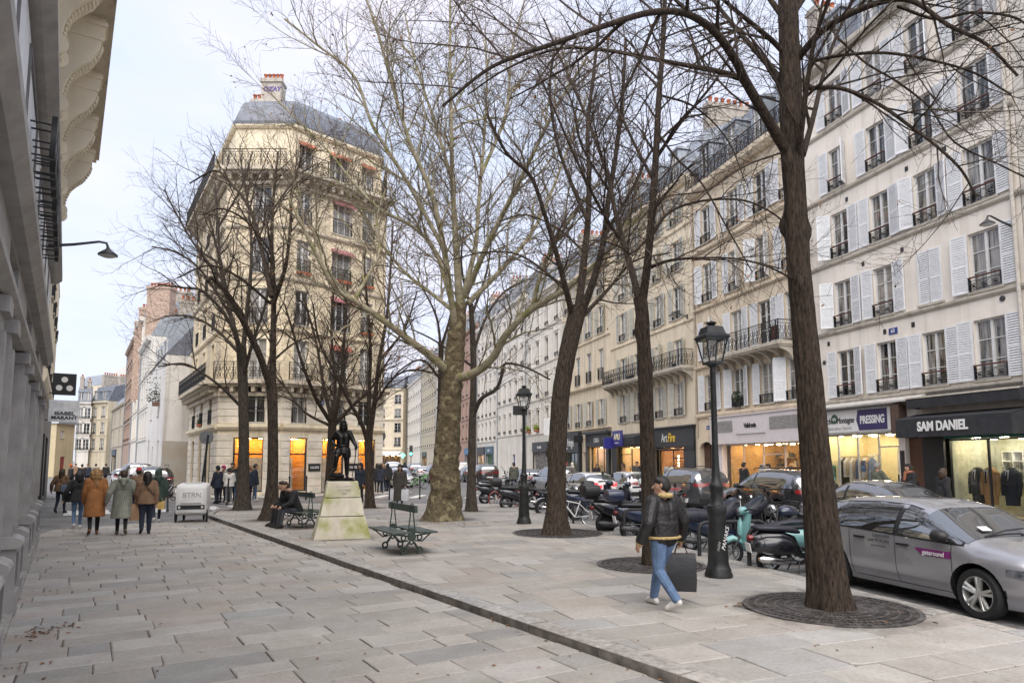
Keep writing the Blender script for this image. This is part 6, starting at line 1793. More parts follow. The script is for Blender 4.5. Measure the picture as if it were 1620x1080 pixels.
# charging posts
for a, D, lb in ((-31.2, 16.3, 'grey charging post in front of the white shop'), (-23.4, 16.3, 'grey charging post with green light near the pressing')):
    t = thing('charging_post', lb, 'charging post', rs(a, D, .09), math.atan2(-dR.y, -dR.x), 'grey charging posts')
    m_ch = M('charger_grey', (.36, .37, .36), .5, var=.06)
    MB().rings([[(x, y, z) for x, y in ((-.25, -.16), (.25, -.16), (.25, .16), (-.25, .16))] for z in (0, 1.45)] + [[(x, y, 1.55) for x, y in ((-.2, -.12), (.2, -.12), (.2, .12), (-.2, .12))]]).build('cabinet', m_ch, t)
    MB().bb(-.14, .0, -.175, -.16, 1.05, 1.3).build('screen', m_black, t); MB().bb(-.245, -.215, -.172, -.16, .5, 1.2).build('light_strip', emit('charger_led'+str(a), (.05, .9, .12), 3), t)
    MB().bb(.08, .2, -.18, -.16, .95, 1.05).build('socket', m_black, t)
# sign posts
def round_sign(label, P, h, r_, face, m, txt=None, double=False, nudge=0.0):
    t = thing('sign_post', label, 'sign', P, math.atan2(face.x, -face.y))
    MB().tube([(0, 0, 0), (0, 0, h+r_)], .04, 8).build('pole', m_post, t, 50)
    MB().lathe([(r_, -.02), (r_, .02)], 28, (nudge, -.05, h), axis='Y').build('disc', m, t)
    if txt: text(txt, t, (nudge, -.075, h), r_*.7, m_signw, ext=.003)
    return t
m_back = M('sign_back_grey', (.20, .21, .22), .5, .4, var=.1)
round_sign('grey round traffic sign seen from behind at the corner of the left-hand street', gp(323, 791, .08), 2.95, .32, Vector((.1, -1, 0)), m_back)
MB_ = gp(316, 795, .08)
t = tag(MB().tube([(0, 0, 0), (.25, 0, 3.0)], .05, 8).build('leaning_pole', m_post), 'dark leaning pole left of the round traffic sign', 'pole'); t.location = MB_
p = ap(601, 689, 43.5)
t = thing('round_shop_sign', 'dark grey round hanging sign at the right end of the corner building', 'sign', p)
MB().lathe([(.36, -.04), (.36, .04)], 28, (0, 0, 0), axis='Y').build('disc', M('sign_dark', (.10, .11, .13), .5), t); MB().bb(-1.0, -.3, -.03, .03, -.1, .14).build('arm', m_iron, t); text('FEJJ', t, (0, -.05, 0), .26, M('sign_grey2', (.3, .31, .33), .6), ext=.004)
# traffic light in the distance
tl = thing('traffic_light', 'green traffic light far down the street', 'traffic light', gp(650, 745, .0))
p_y = tl.location.y; kz = p_y/FPX
MB().tube([(0, 0, 0), (0, 0, 3.6)], .07, 8).build('pole', m_post, tl); zt = CAMH+(728-716)*kz
MB().bb(-.28, .28, -.2, .1, zt-.6, zt+1.3).build('housing', m_black, tl); MB().ball((0, -.2, zt-.2), (.22, .08, .22), 12).build('green_lamp', emit('green_light', (.05, 1, .45), 8), tl, 80); MB().lathe([(.2, 0), (.2, .06)], 12, (0, -.2, zt+.3), axis='Y').build('amber_lamp', m_iron2, tl); MB().lathe([(.2, 0), (.2, .06)], 12, (0, -.2, zt+.85), axis='Y').build('red_lamp', m_iron2, tl)
# pharmacy-green cross sign
p = ap(637, 720, 150); t = tag(MB().bb(-.5, .5, -.1, .1, -.18, .18).bb(-.18, .18, -.11, .11, -.5, .5).build('pharmacy_cross', emit('cross_green', (.1, 1, .5), 3)), 'lit green pharmacy cross at the end of the street', 'sign'); t.location = p
# hanging shop sign right of lamp 2, and pale blade sign
for a, z, w_, h, m, tx, lb, ts in ((-68, 7.0, 1.5, .95, m_black, 'LIVRES', 'black hanging sign with gold lettering behind the farther lamp post', .36), (-58.3, 4.9, 1.3, 1.5, M('sign_pale', (.6, .6, .6)), 'le studio', 'pale hanging sign between the leaning tree and the white house', .26)):
    t = thing('hanging_sign', lb, 'sign', rs(a, 20, z), math.atan2(-dR.y, -dR.x))
    MB().bb(-.05, .05, -w_-.25, -.25, -h/2, h/2).build('panel', m, t); MB().tube([(0, 0, h/2-.1), (0, -.3, h/2-.1)], .03, 6).build('bracket', m_iron, t)
    text(tx, t, (-.06, -w_/2-.25, -.05), ts, MATS['sign_cream'] if m is m_black else m_txt, rot=(pi/2, 0, -pi/2), ext=.004)
# white cargo trailer
P = gp(304, 824, 0)
t = thing('cargo_trailer', 'white rounded cargo bike trailer standing by the kerb corner', 'trailer', P, R(19))
m_tr = M('trailer_white', (.66, .66, .65), .45, var=.06, scale=3)
sec = lambda y, a, z0, z1: (y, a, z0, z1)
mb = MB()
for (y, a, z0, z1) in [(-.75, .42, .42, .95)]: pass
def rrect(a, z0, z1, y, r_=.12, n=5):
    pts = []
    for (cx, cz, s) in ((a-r_, z0+r_*.5, -90), (a-r_, z1-r_, 0), (-a+r_, z1-r_, 90), (-a+r_, z0+r_*.5, 180)):
        for i in range(n):
            q = R(s+90*i/(n-1)); pts.append((cx+r_*math.cos(q), y, cz+(r_ if cz > .6 else r_*.5)*math.sin(q)))
    return pts
mb.rings([rrect(.36, .32, 1.08, -.62), rrect(.44, .26, 1.16, -.56), rrect(.47, .22, 1.2, -.3), rrect(.47, .22, 1.22, .5), rrect(.44, .24, 1.18, .66), rrect(.36, .3, 1.1, .7)])
mb.build('body', m_tr, t, 40)
MB().bb(-.40, .40, -.632, -.58, .42, .55).build('light_bar', m_black, t)
for s in (-1, 1): MB().lathe([(.035, 0), (.035, .02)], 10, (s*.33, -.635, .485), axis='Y').build('headlight', M('lens_white', (.7, .7, .7), .2), t)
MB().bb(-.3, .3, -.645, -.62, .60, .62).build('seam', M('seam_grey', (.3, .3, .3), .6), t)
mb = MB(); mb.bb(-.26, .26, -.2, .35, 1.215, 1.235); mb.build('lid', m_tr, t)
text('BTRN', t, (.02, -.628, .86), .22, M('graffiti_faint', (.4, .4, .38)), ext=.001, name='graffiti')
def small_wheel(parent, x, y, r_, w_=.05):
    o = MB().lathe([(r_*.7, -w_/2), (r_*.95, -w_/2), (r_, -w_*.3), (r_, w_*.3), (r_*.95, w_/2), (r_*.7, w_/2), (r_*.7, -w_/2)], 20, (x, y, r_), axis='X', caps=False).build('wheel', M('tyre', (.015, .015, .016), .8), parent, 40)
    MB().lathe([(r_*.7, -w_*.3), (r_*.7, w_*.3)], 16, (x, y, r_), axis='X').build('rim', m_iron2, o)
small_wheel(t, -.45, -.3, .2); small_wheel(t, .45, -.3, .2); small_wheel(t, -.3, .5, .18); small_wheel(t, .3, .5, .18)
# ------------------------------------------------------------------ cars
m_tyre = M('tyre', (.015, .015, .016), .8)
m_rim = M('alloy_rim', (.40, .41, .42), .3, .8, var=.06); m_rimd = M('rim_dark', (.03, .03, .032), .4, .5)
m_cglass = pane_mat('car_glass', (.010, .012, .013), (.03, .032, .034))
m_cglass.node_tree.nodes['Principled BSDF'].inputs['IOR'].default_value = 2.3
m_trim = M('car_trim_black', (.016, .016, .017), .5, var=.1)
m_chrome = M('chrome', (.6, .6, .6), .15, 1.0, var=.02)
m_redl = M('tail_light_red', (.22, .008, .010), .2, spec=.8); m_lens = M('headlight_lens', (.16, .17, .19), .05, .2, var=.5, scale=14, spec=.9)
m_redlit = emit('brake_light_lit', (1, .03, .04), .9)
m_platew = M('plate_white', (.7, .7, .7), .4, var=.03); m_plateb = M('plate_eu_blue', (.03, .07, .35), .4)
def paint(name, col, metal=.35, rough=.24): return M('paint_'+name, col, rough, metal, var=.04, scale=2, coat=1.0, spec=.5)
CARS = {
 'hatch': dict(L=4.05, W=1.75, fw=1.20, rw=-1.34, r=.315, belt=(.90, 1.0), ws=(.36, 1.10), top=[(-2.02, .62), (-1.99, .90), (-1.90, 1.02), (-1.74, 1.22), (-1.55, 1.34), (-1.2, 1.41), (-.5, 1.435), (0, 1.42), (.35, 1.345), (.75, 1.14), (1.10, .97), (1.4, .925), (1.75, .845), (1.95, .74), (2.02, .60)], bp=-.02, rear=(-1.86, -1.55)),
 'suv': dict(L=4.6, W=1.86, fw=1.38, rw=-1.31, r=.36, belt=(1.04, 1.12), ws=(.45, 1.15), top=[(-2.30, .75), (-2.27, 1.05), (-2.2, 1.2), (-2.02, 1.46), (-1.85, 1.58), (-1.4, 1.66), (-.5, 1.69), (0, 1.67), (.4, 1.60), (.8, 1.36), (1.18, 1.14), (1.6, 1.09), (2.05, 1.0), (2.22, .88), (2.30, .7)], bp=.0, rear=(-2.18, -1.85)),
 'sedan': dict(L=4.5, W=1.80, fw=1.40, rw=-1.32, r=.32, belt=(.90, .97), ws=(.30, 1.08), top=[(-2.25, .65), (-2.22, .9), (-2.0, 1.0), (-1.75, 1.06), (-1.35, 1.27), (-1.0, 1.38), (-.5, 1.44), (0, 1.43), (.3, 1.36), (.7, 1.14), (1.08, .97), (1.5, .91), (1.95, .82), (2.18, .70), (2.25, .58)], bp=-.05, rear=(-1.78, -1.1)),
 'van': dict(L=4.4, W=1.83, fw=1.35, rw=-1.33, r=.32, belt=(1.06, 1.08), ws=(.75, 1.35), top=[(-2.20, .9), (-2.18, 1.3), (-2.14, 1.6), (-2.05, 1.76), (-1.9, 1.82), (-1.0, 1.85), (0, 1.84), (.5, 1.79), (.8, 1.68), (1.1, 1.36), (1.35, 1.15), (1.65, 1.06), (2.0, .95), (2.14, .82), (2.20, .65)], bp=.1, rear=(-2.17, -1.95)),
}
def car_funcs(s):
    xs, zs = zip(*s['top']); L2 = s['L']/2
    top = lambda x: float(np.interp(x, xs, zs))
    # smooth the profile a little
    def topS(x): return (top(x-.06)+2*top(x)+top(x+.06))/4 if abs(x) < L2-.08 else top(x)
    def half(x):
        u = abs(x)/L2
        return s['W']/2*max(.72, (1-max(0, u-.55)**2.6*1.9))*(1-.10*max(0, (u-.9)/.1)**2)
    zb = (s['belt'][0]+s['belt'][1])/2; zr = max(zs)
    tum = lambda z: 1-.17*max(0, (z-zb)/(zr-zb))**1.15
    def ring(x, th, p=None):
        T_ = topS(x); z0 = .52; p = p or (4.2 if x > s['ws'][1] else 5.0)
        c_, s_ = math.cos(th), math.sin(th)
        z = z0+(T_-z0)*abs(s_)**(2/p)
        y = half(x)*math.copysign(abs(c_)**(2/p), c_)*tum(z)
        return Vector((x, y, z))
    def side(x, z):
        T_ = topS(x); z0 = .52; p = 4.2 if x > s['ws'][1] else 5.0
        u = min(.999, max(0, (z-z0)/(T_-z0)))
        return half(x)*(1-u**p)**(1/p)*tum(z) if z > z0 else half(x)*(1-.10*max(0, (z0-z)/.34)**2)
    return topS, half, ring, side
CARM = {}
def car_meshes(kind):
    if kind in CARM: return CARM[kind]
    s = CARS[kind]; L2 = s['L']/2; top, half, ring, side = car_funcs(s)
    st = sorted(set([round(-L2+i*s['L']/46, 3) for i in range(47)]))
    N = 22; rings_ = []
    for x in st:
        r_ = [Vector((x, -side(x, z), z)) for z in (.19, .24, .32, .42)]
        r_ += [ring(x, pi-pi*k/N)for k in range(N+1)]
        r_ += [Vector((x, side(x, z), z)) for z in (.42, .32, .24, .19)]
        rings_.append(r_)
    mb = MB(); mb.rings(rings_)
    me = mb.mesh('body', m_trim)
    o = bpy.data.objects.new('tmpbody', me); TMP.collection.objects.link(o)
    bm = bmesh.new(); bm.from_mesh(me); bmesh.ops.remove_doubles(bm, verts=bm.verts, dist=1e-5); bmesh.ops.recalc_face_normals(bm, faces=bm.faces); bm.to_mesh(me); bm.free()
    cuts = []
    Ra = s['r']+.055
    for wx_ in (s['fw'], s['rw']):
        for sd in (-1, 1):
            c = MB().lathe([(Ra, -.32), (Ra, .32)], 32, (wx_, sd*(s['W']/2-.10), s['r']+.01), axis='Y').mesh('cut', m_trim)
            co = bpy.data.objects.new('cut', c); TMP.collection.objects.link(co); cuts.append(co)
            bmc = bmesh.new(); bmc.from_mesh(c); bmesh.ops.recalc_face_normals(bmc, faces=bmc.faces); bmc.to_mesh(c); bmc.free()
            md = o.modifiers.new('b', 'BOOLEAN'); md.object = co; md.operation = 'DIFFERENCE'; md.solver = 'EXACT'
    body = evaluate(o); body.name = 'body'
    for c in cuts + [o]: bpy.data.objects.remove(c)
    # material 1: wheel wells and underside
    mi = []
    for p in body.polygons:
        c = p.center; well = False
        for wx_ in (s['fw'], s['rw']):
            d = math.hypot(c.x-wx_, c.z-s['r']-.01)
            if d < Ra+.004 and abs(c.y) < s['W']/2-.03 and (d > Ra-.02 or abs(p.normal.y) > .9) and abs(c.y) > .3: well = True
        mi.append(1 if well or c.z < .2 else (2 if c.z < .30 else 0))
    body.materials.clear()
    for _ in range(3): body.materials.append(m_trim)
    body.polygons.foreach_set('material_index', mi)
    body.polygons.foreach_set('use_smooth', [True]*len(body.polygons)); body.set_sharp_from_angle(angle=R(38))
    M_ = dict(body=body)
    def off(P, x, k=.006):
        e = .01; th = None
        return P
    # windscreen and rear window follow the shell, 6 mm proud
    def cap_patch(x0, x1, nx=8, ny=12, k=.007, marg=.10):
        g = []
        for i in range(nx+1):
            x = x0+(x1-x0)*i/nx; row = []
            for j in range(ny+1):
                th = R(40)+R(100)*j/ny
                P = ring(x, th); e = .02
                tx_ = ring(x+e, th)-ring(x-e, th); ty_ = ring(x, th+.02)-ring(x, th-.02)
                n_ = tx_.cross(ty_); n_ = n_.normalized() if n_.length > 1e-9 else Vector((0, 0, 1))
                if n_.z < 0: n_ = -n_
                row.append(P+n_*k)
            g.append(row)
        return MB().grid(g)
    M_['ws'] = cap_patch(s['ws'][0]+.04, s['ws'][1]-.03).mesh('windscreen', m_cglass, 180)
    M_['rw'] = cap_patch(s['rear'][0]+.03, s['rear'][1]-.02).mesh('rear_window', m_cglass, 180)
    # side glass between belt line and roof line
    def belt(x): return float(np.interp(x, (s['rear'][0], s['ws'][1]), (s['belt'][1], s['belt'][0])))
    gap = .085
    def roofl(x): return top(x)-gap
    xa, xb = s['rear'][0]+.12, s['ws'][1]-.02
    def side_patch(x0, x1, sd, k, z_lo=0.0, z_hi=0.0):
        g = []; n = 14
        for i in range(n+1):
            x = x0+(x1-x0)*i/n; lo, hi = belt(x)+z_lo, roofl(x)+z_hi
            if hi < lo+.005: hi = lo+.005
            g.append([Vector((x, sd*(side(x, lo+(hi-lo)*j/6)+k), lo+(hi-lo)*j/6)) for j in range(7)])
        return MB().grid(g if sd > 0 else [r_[::-1] for r_ in g])
    # find where glass closes
    xs_ = np.linspace(xa, xb, 80); ok = [x for x in xs_ if roofl(x) > belt(x)+.015]
    xa, xb = min(ok), max(ok)
    bp = s['bp']
    M_['sg'] = []; M_['surround'] = []
    for sd in (-1, 1):
        M_['sg'] += [side_patch(bp+.045, xb, sd, .010).mesh('side_window', m_cglass, 180), side_patch(xa, bp-.045, sd, .010).mesh('side_window', m_cglass, 180)]
        M_['surround'].append(side_patch(max(xa-.04, s['rear'][0]+.05), xb+.03, sd, .005, -.022, .022).mesh('window_surround', m_trim, 180))
    # door shut lines and handles
    ln = MB()
    for sd in (-1, 1):
        for x in (s['ws'][1]-.22, bp-.03, s['rw']+.40 if kind != 'van' else s['rw']+.5):
            zs_ = np.linspace(.27, belt(x)-.02, 9); dx = [.05*math.exp(-(z-.27)*7) for z in zs_]
            g = [[Vector((x+d-.004, sd*(side(x+d, z)+.0035), z)), Vector((x+d+.004, sd*(side(x+d, z)+.0035), z))] for z, d in zip(zs_, dx)]
            ln.grid(g if sd > 0 else [r_[::-1] for r_ in g])
        g = [[Vector((x, sd*(side(x, .27)+.0035), .266)), Vector((x, sd*(side(x, .27)+.0035), .274))] for x in np.linspace(s['rw']+.5, s['ws'][1]-.22, 14)]
        ln.grid(g)
    M_['lines'] = ln.mesh('shut_lines', m_trim)
    hd = []
    for sd in (-1, 1):
        for x in (bp+.12, s['rw']+.62):
            z = belt(x)-.13; h = MB(); y = sd*(side(x, z)+.02); h.box(x, y, z, .2, .02, .03); h.box(x-.08, y-sd*.01, z, .03, .03, .03); h.box(x+.08, y-sd*.01, z, .03, .03, .03)
            hd.append(h.mesh('door_handle', m_trim))
    M_['handles'] = hd
    mr = []
    for sd in (-1, 1):
        x = s['ws'][1]-.32; z = belt(x)+.08; y = sd*(side(x, z)+.13); h = MB()
        h.loft([(x-.08, y, z, .05, .04), (x-.06, y, z, .10, .075), (x+.04, y, z, .10, .08), (x+.10, y, z, .06, .05), (x+.12, y, z, .02, .02)], 12); h.tube([(x, y, z-.04), (x+.03, sd*side(x, belt(x)), belt(x)+.01)], .03, 6)
        mr.append(h.mesh('mirror', m_trim, 60))
    M_['mirrors'] = mr
    # lights
    hl = []; tl_ = []
    for sd in (-1, 1):
        g = []
        for i in range(9):
            x = L2-.42+.40*i/8; zc = top(L2-.1)-.10-.03*i/8; hh = .035+.035*i/8
            g.append([Vector((x, sd*(side(x, z)+.007), z)) for z in (zc-hh, zc-hh*.3, zc+hh*.3, zc+hh)])
        m1 = MB().grid(g if sd > 0 else [r_[::-1] for r_ in g]); 
        yf = side(L2, top(L2-.1)-.13)
        m1.box(L2+.004, sd*(yf-.10), top(L2-.1)-.14, .02, .24, .11)
        hl.append(m1.mesh('headlight', m_lens, 40))
        zc = s['belt'][1]-.10; g = []
        for i in range(7):
            x = -L2+.02+.22*i/6; hh = .085-.03*i/6
            g.append([Vector((x, sd*(side(x, z)+.009), z)) for z in (zc-hh, zc, zc+hh)])
        m2 = MB().grid(g if sd > 0 else [r_[::-1] for r_ in g]); m2.box(-L2-.004, sd*(side(-L2+.02, zc)-.09), zc-.1, .03, .15, .12)
        tl_.append(m2.mesh('tail_light', m_redl, 40))
    M_['hl'], M_['tl'] = hl, tl_
    bf = MB(); bf.box(L2-.01, 0, .36, .06, s['W']*.66, .16); bf.box(L2-.005, 0, .54, .04, s['W']*.5, .10)
    M_['grille'] = bf.mesh('grille', m_trim)
    br2 = MB(); br2.box(-L2+.0, 0, .38, .06, s['W']*.72, .2); M_['rearbumper'] = br2.mesh('bumper_insert', m_trim)
    pf = MB().box(L2+.03, 0, .44, .02, .52, .11).mesh('number_plate', m_platew); M_['pf'] = pf
    M_['pr'] = MB().box(-L2-.035, 0, .62 if kind != 'van' else .75, .02, .52, .11).mesh('number_plate', m_platew)
    # wheels
    r_ = s['r']; wd = .2
    M_['tyre'] = MB().lathe([(r_*.70, -wd/2), (r_*.9, -wd/2-.005), (r_*.985, -wd*.38), (r_, -wd*.25), (r_, wd*.25), (r_*.985, wd*.38), (r_*.9, wd/2+.005), (r_*.70, wd/2), (r_*.70, -wd/2)], 32, axis='Y', caps=False).mesh('wheel', m_tyre, 35)
    rm = MB(); rm.lathe([(r_*.70, -.09), (r_*.70, .09), (r_*.66, .095), (r_*.62, .07), (r_*.6, -.05)], 28, (0, 0, 0), axis='Y', caps=False, m=0); rm.lathe([(r_*.66, .0), (r_*.66, .012)], 24, axis='Y', m=1)
    for i in range(5):
        a = 2*pi*i/5
        for da in (-.16, .16):
            c_, s_ = math.cos(a+da*.6), math.sin(a+da*.6); e_, f_ = math.cos(a+da), math.sin(a+da)
            rm.tube([(c_*r_*.12, -.06, s_*r_*.12), (e_*r_*.66, -.085, f_*r_*.66)], [.03, .024], 5, m=0)
    rm.lathe([(r_*.16, .05), (r_*.16, .085), (.01, .09)], 14, axis='Y', m=0)
    M_['rim'] = rm.mesh('rim', [m_rim, m_rimd], 40)
    CARM[kind] = M_
    return M_
def car(kind, label, pt_, P, rz, group='parked cars', rim=None, detail=True, name='parked_car', lit=False, trim=None):
    M_ = car_meshes(kind); s = CARS[kind]
    t = thing(name, label, 'car' if kind != 'van' else 'van', P, rz, group)
    b = inst(M_['body'].copy(), 'body', t); b.data.materials[0] = pt_; b.data.materials[2] = trim or pt_
    inst(M_['ws'], 'windscreen', t); inst(M_['rw'], 'rear_window', t)
    for m_ in M_['sg']: inst(m_, 'side_window', t)
    for m_ in M_['surround']: inst(m_, 'window_surround', b)
    inst(M_['lines'], 'shut_lines', b)
    for m_ in M_['handles']:
        o = inst(m_, 'door_handle', t); 
    for m_ in M_['mirrors']: inst(m_, 'mirror', t)
    for m_ in M_['hl']: inst(m_, 'headlight', t)
    for m_ in M_['tl']:
        if lit:
            m_ = m_.copy(); m_.materials[0] = m_redlit
        inst(m_, 'tail_light', t)
    inst(M_['grille'], 'grille', t); inst(M_['rearbumper'], 'bumper_insert', t); inst(M_['pf'], 'number_plate', t); inst(M_['pr'], 'number_plate', t)
    for wx_ in (s['fw'], s['rw']):
        for sd in (-1, 1):
            w_ = inst(M_['tyre'], 'wheel', t, (wx_, sd*(s['W']/2-.13), s['r'])); 
            rm = inst(M_['rim'], 'rim', w_, rot=(0, random.uniform(0, 6), 0 if sd < 0 else pi))
            if rim: rm.data = rm.data.copy(); rm.data.materials[0] = rim
    if kind == 'suv':
        for sd in (-1, 1): MB().tube([(-1.6, sd*.62, 1.68), (-1.5, sd*.62, 1.73), (.2, sd*.62, 1.73), (.35, sd*.62, 1.66)], .018, 6).build('roof_rail', m_trim, t)
    return t
RZf = math.atan2(dR.y, dR.x)           # driving away from us
RZb = RZf+pi                           # facing us
def aP(px_, py_): return aD(px_, py_, 0)
silver = paint('silver_grey', (.34, .34, .36), .55, .3)
# near silver hatchback, facing us; its left flank is beside the plaza? its front wheel stands at (1545, 982)
fwp = gp(1547, 980, -.03); mid = fwp + dR*1.20 + nR*(.875-.02)
c208 = car('hatch', 'silver grey hatchback with a purple decal parked beside the near tree', silver, Vector((mid.x, mid.y, -.03)), RZb, rim=M('rim_two_tone', (.62, .62, .60), .3, .7))
S_ = CARS['hatch']; _, _, _, side208 = car_funcs(S_)
yy = -1  # the flank towards the plaza is the car's right side
dec = MB(); 
def flank(x, z, k=.008): return Vector((x, yy*(side208(x, z)+k), z))
# facing us the visible flank: front is to the right in the picture
g = [[flank(x, z) for z in (.70, .745, .79)] for x in np.linspace(.30, .88, 9)]
for i, row in enumerate(g):
    pass
g[0] = [flank(.42, .70), flank(.36, .745), flank(.30, .79)]; g[1] = [flank(.47, .70), flank(.42, .745), flank(.37, .79)]
dec.grid(g); dec.build('decal', M('decal_purple', (.20, .02, .16), .4), c208)
def flank_text(s_, x, z, size, m, sx=1.0, bold=0.0):
    y = side208(x, z)+.022
    o = text(s_, c208, (x, yy*y, z), size, m, rot=(R(88), 0, 0), ext=.001, sx=sx, bold=bold)
    return o
flank_text('getaround', .62, .742, .085, m_signw, bold=.0015); flank_text('Louez-moi', -.28, .885, .075, m_txt); flank_text('pour 1h ou plus', -.33, .815, .075, m_txt, .85); flank_text('getaround.com/app', -.34, .735, .035, m_txt, 1.0)
wd = MB(); wd.box(.93, -.35, 1.085, .1, .16, .004, ry=R(28)); wd.build('parking_ticket', m_platew, c208)
wp = MB(); wp.tube([(1.07, -.5, 1.0), (1.0, -.1, 1.06), (.98, .25, 1.08)], .012, 5); wp.tube([(1.07, .1, 1.01), (1.0, .45, 1.06)], .012, 5); wp.build('wiper', m_trim, c208)
fl = MB()
for i in range(3): fl.box(2.0, -.70+.035*i, .50-.0*i, .03, .012, .22, ry=R(-8), rx=R(18))
fl.build('running_light', M('running_light', (.7, .72, .75), .2), c208)
# the far side of the road
def far(px_, py_, kind, label, pt_, lane=0.0, back=False, **k):
    """px, py: where the front near-side wheel (or the one nearest us) meets the road"""
    a, D = aP(px_, py_); s = CARS[kind]
    wh = s['fw'] if not back else s['rw']
    P = rs(a + wh, D + s['W']/2-.1, -.03)
    return car(kind, label, pt_, P, RZf, **k)
dk = paint('dark_grey', (.085, .09, .10), .5); blk = paint('black', (.022, .022, .025), .2); wht = paint('white', (.62, .63, .64), .0, .35); sil = paint('light_silver', (.42, .43, .45), .5); gry = paint('mid_grey', (.27, .27, .28), .6); redp = paint('red', (.25, .02, .02), .2); blu = paint('navy', (.03, .04, .07), .4)
P = rs(-26.75, 14.75, -.03); car('suv', 'dark grey compact SUV parked across the road behind the near tree', dk, P, RZf, trim=m_trim)
P = rs(-20.6, 14.75, -.03); car('suv', 'black SUV seen from behind right of the near trunk', blk, P, RZf)
P = rs(-16.4, 14.75, -.03); car('sedan', 'grey car behind the silver hatchback with only its roof showing', gry, P, RZf)
P = rs(-31.6, 12.15, -.03); car('hatch', 'white car driving off with red rear lights behind the walking man', wht, P, RZf, name='moving_car', group='moving cars', lit=True)
P = rs(-33.0, 14.8, -.03); car('hatch', 'white hatchback parked in front of the white shop', wht, P, RZf)
P = rs(-38.6, 12.9, -.03); car('suv', 'silver grey SUV seen from behind in front of the black awning shop', gry, P, RZf, trim=m_trim)
P = rs(-45.2, 13.1, -.03); car('hatch', 'dark grey hatchback ahead of the silver grey SUV', dk, P, RZf)
P = rs(-58, 13.0, -.03); car('suv', 'black car right of the farther lamp post', blk, P, RZf)
P = rs(-64, 13.0, -.03); car('hatch', 'grey hatchback between the black car and the white van', gry, P, RZf)
P = rs(-71, 13.4, -.03); car('van', 'white van parked in front of the white houses', wht, P, RZf)
P = rs(-66, 10.2, -.03); car('sedan', 'silver saloon just right of the plane tree trunk', sil, P, RZf, name='moving_car', group='moving cars')
def farcar(px_, Y, kind, label, pt_, rz=RZf):
    p = gp(px_, 728+FPX*(CAMH+.03)/Y, -.03); car(kind, label, pt_, p, rz, name='distant_car', group='cars far down the street')
farcar(690, 62, 'suv', 'red car left of the plane tree trunk', redp); farcar(668, 70, 'hatch', 'white hatchback left of the red car', wht); farcar(655, 82, 'suv', 'dark car left of the white hatchback down the street', dk); farcar(646, 95, 'hatch', 'silver car farthest down the street', sil)
farcar(632, 52, 'hatch', 'pale silver car facing us behind the woman in the long coat', wht, RZb); farcar(622, 75, 'van', 'pale van facing us farther back at the crossing', wht, RZb)
farcar(214, 41, 'van', 'silver white van parked in the left-hand street', sil, math.atan2(DL2.y, DL2.x)); farcar(240, 38.5, 'suv', 'black car parked under the blind white wall', blk, math.atan2(DL2.y, DL2.x)); farcar(196, 50, 'hatch', 'white car behind the silver white van in the left-hand street', wht, math.atan2(DL2.y, DL2.x))
# ------------------------------------------------------------------ scooters, motorbikes, bicycles
def wheel2(parent, x, r_, w_, spokes=5, m=None, disc=False, name='wheel'):
    rr = min(w_/2, .2*r_); ri = r_-1.75*rr
    o = MB().ring((x, 0, r_), r_-rr, rr, 28, 8, 'Y').build(name, m_tyre, parent, 180)
    rm = MB(); rm.lathe([(ri-.02, -w_*.32), (ri, -w_*.36), (ri, w_*.36), (ri-.02, w_*.32), (ri-.02, -w_*.32)], 24, (x, 0, r_), axis='Y', caps=False)
    if disc: rm.lathe([(ri, -w_*.3), (ri, w_*.3)], 24, (x, 0, r_), axis='Y')
    for i in range(spokes):
        a = 2*pi*i/spokes+.3; rm.tube([(x+.03*math.cos(a), 0, r_+.03*math.sin(a)), (x+ri*math.cos(a), 0, r_+ri*math.sin(a))], .018 if spokes < 8 else .003, 5 if spokes < 8 else 3)
    rm.lathe([(.045, -w_*.5), (.045, w_*.5)], 12, (x, 0, r_), axis='Y')
    rm.build('rim', m or m_rim, o, 40)
    return o
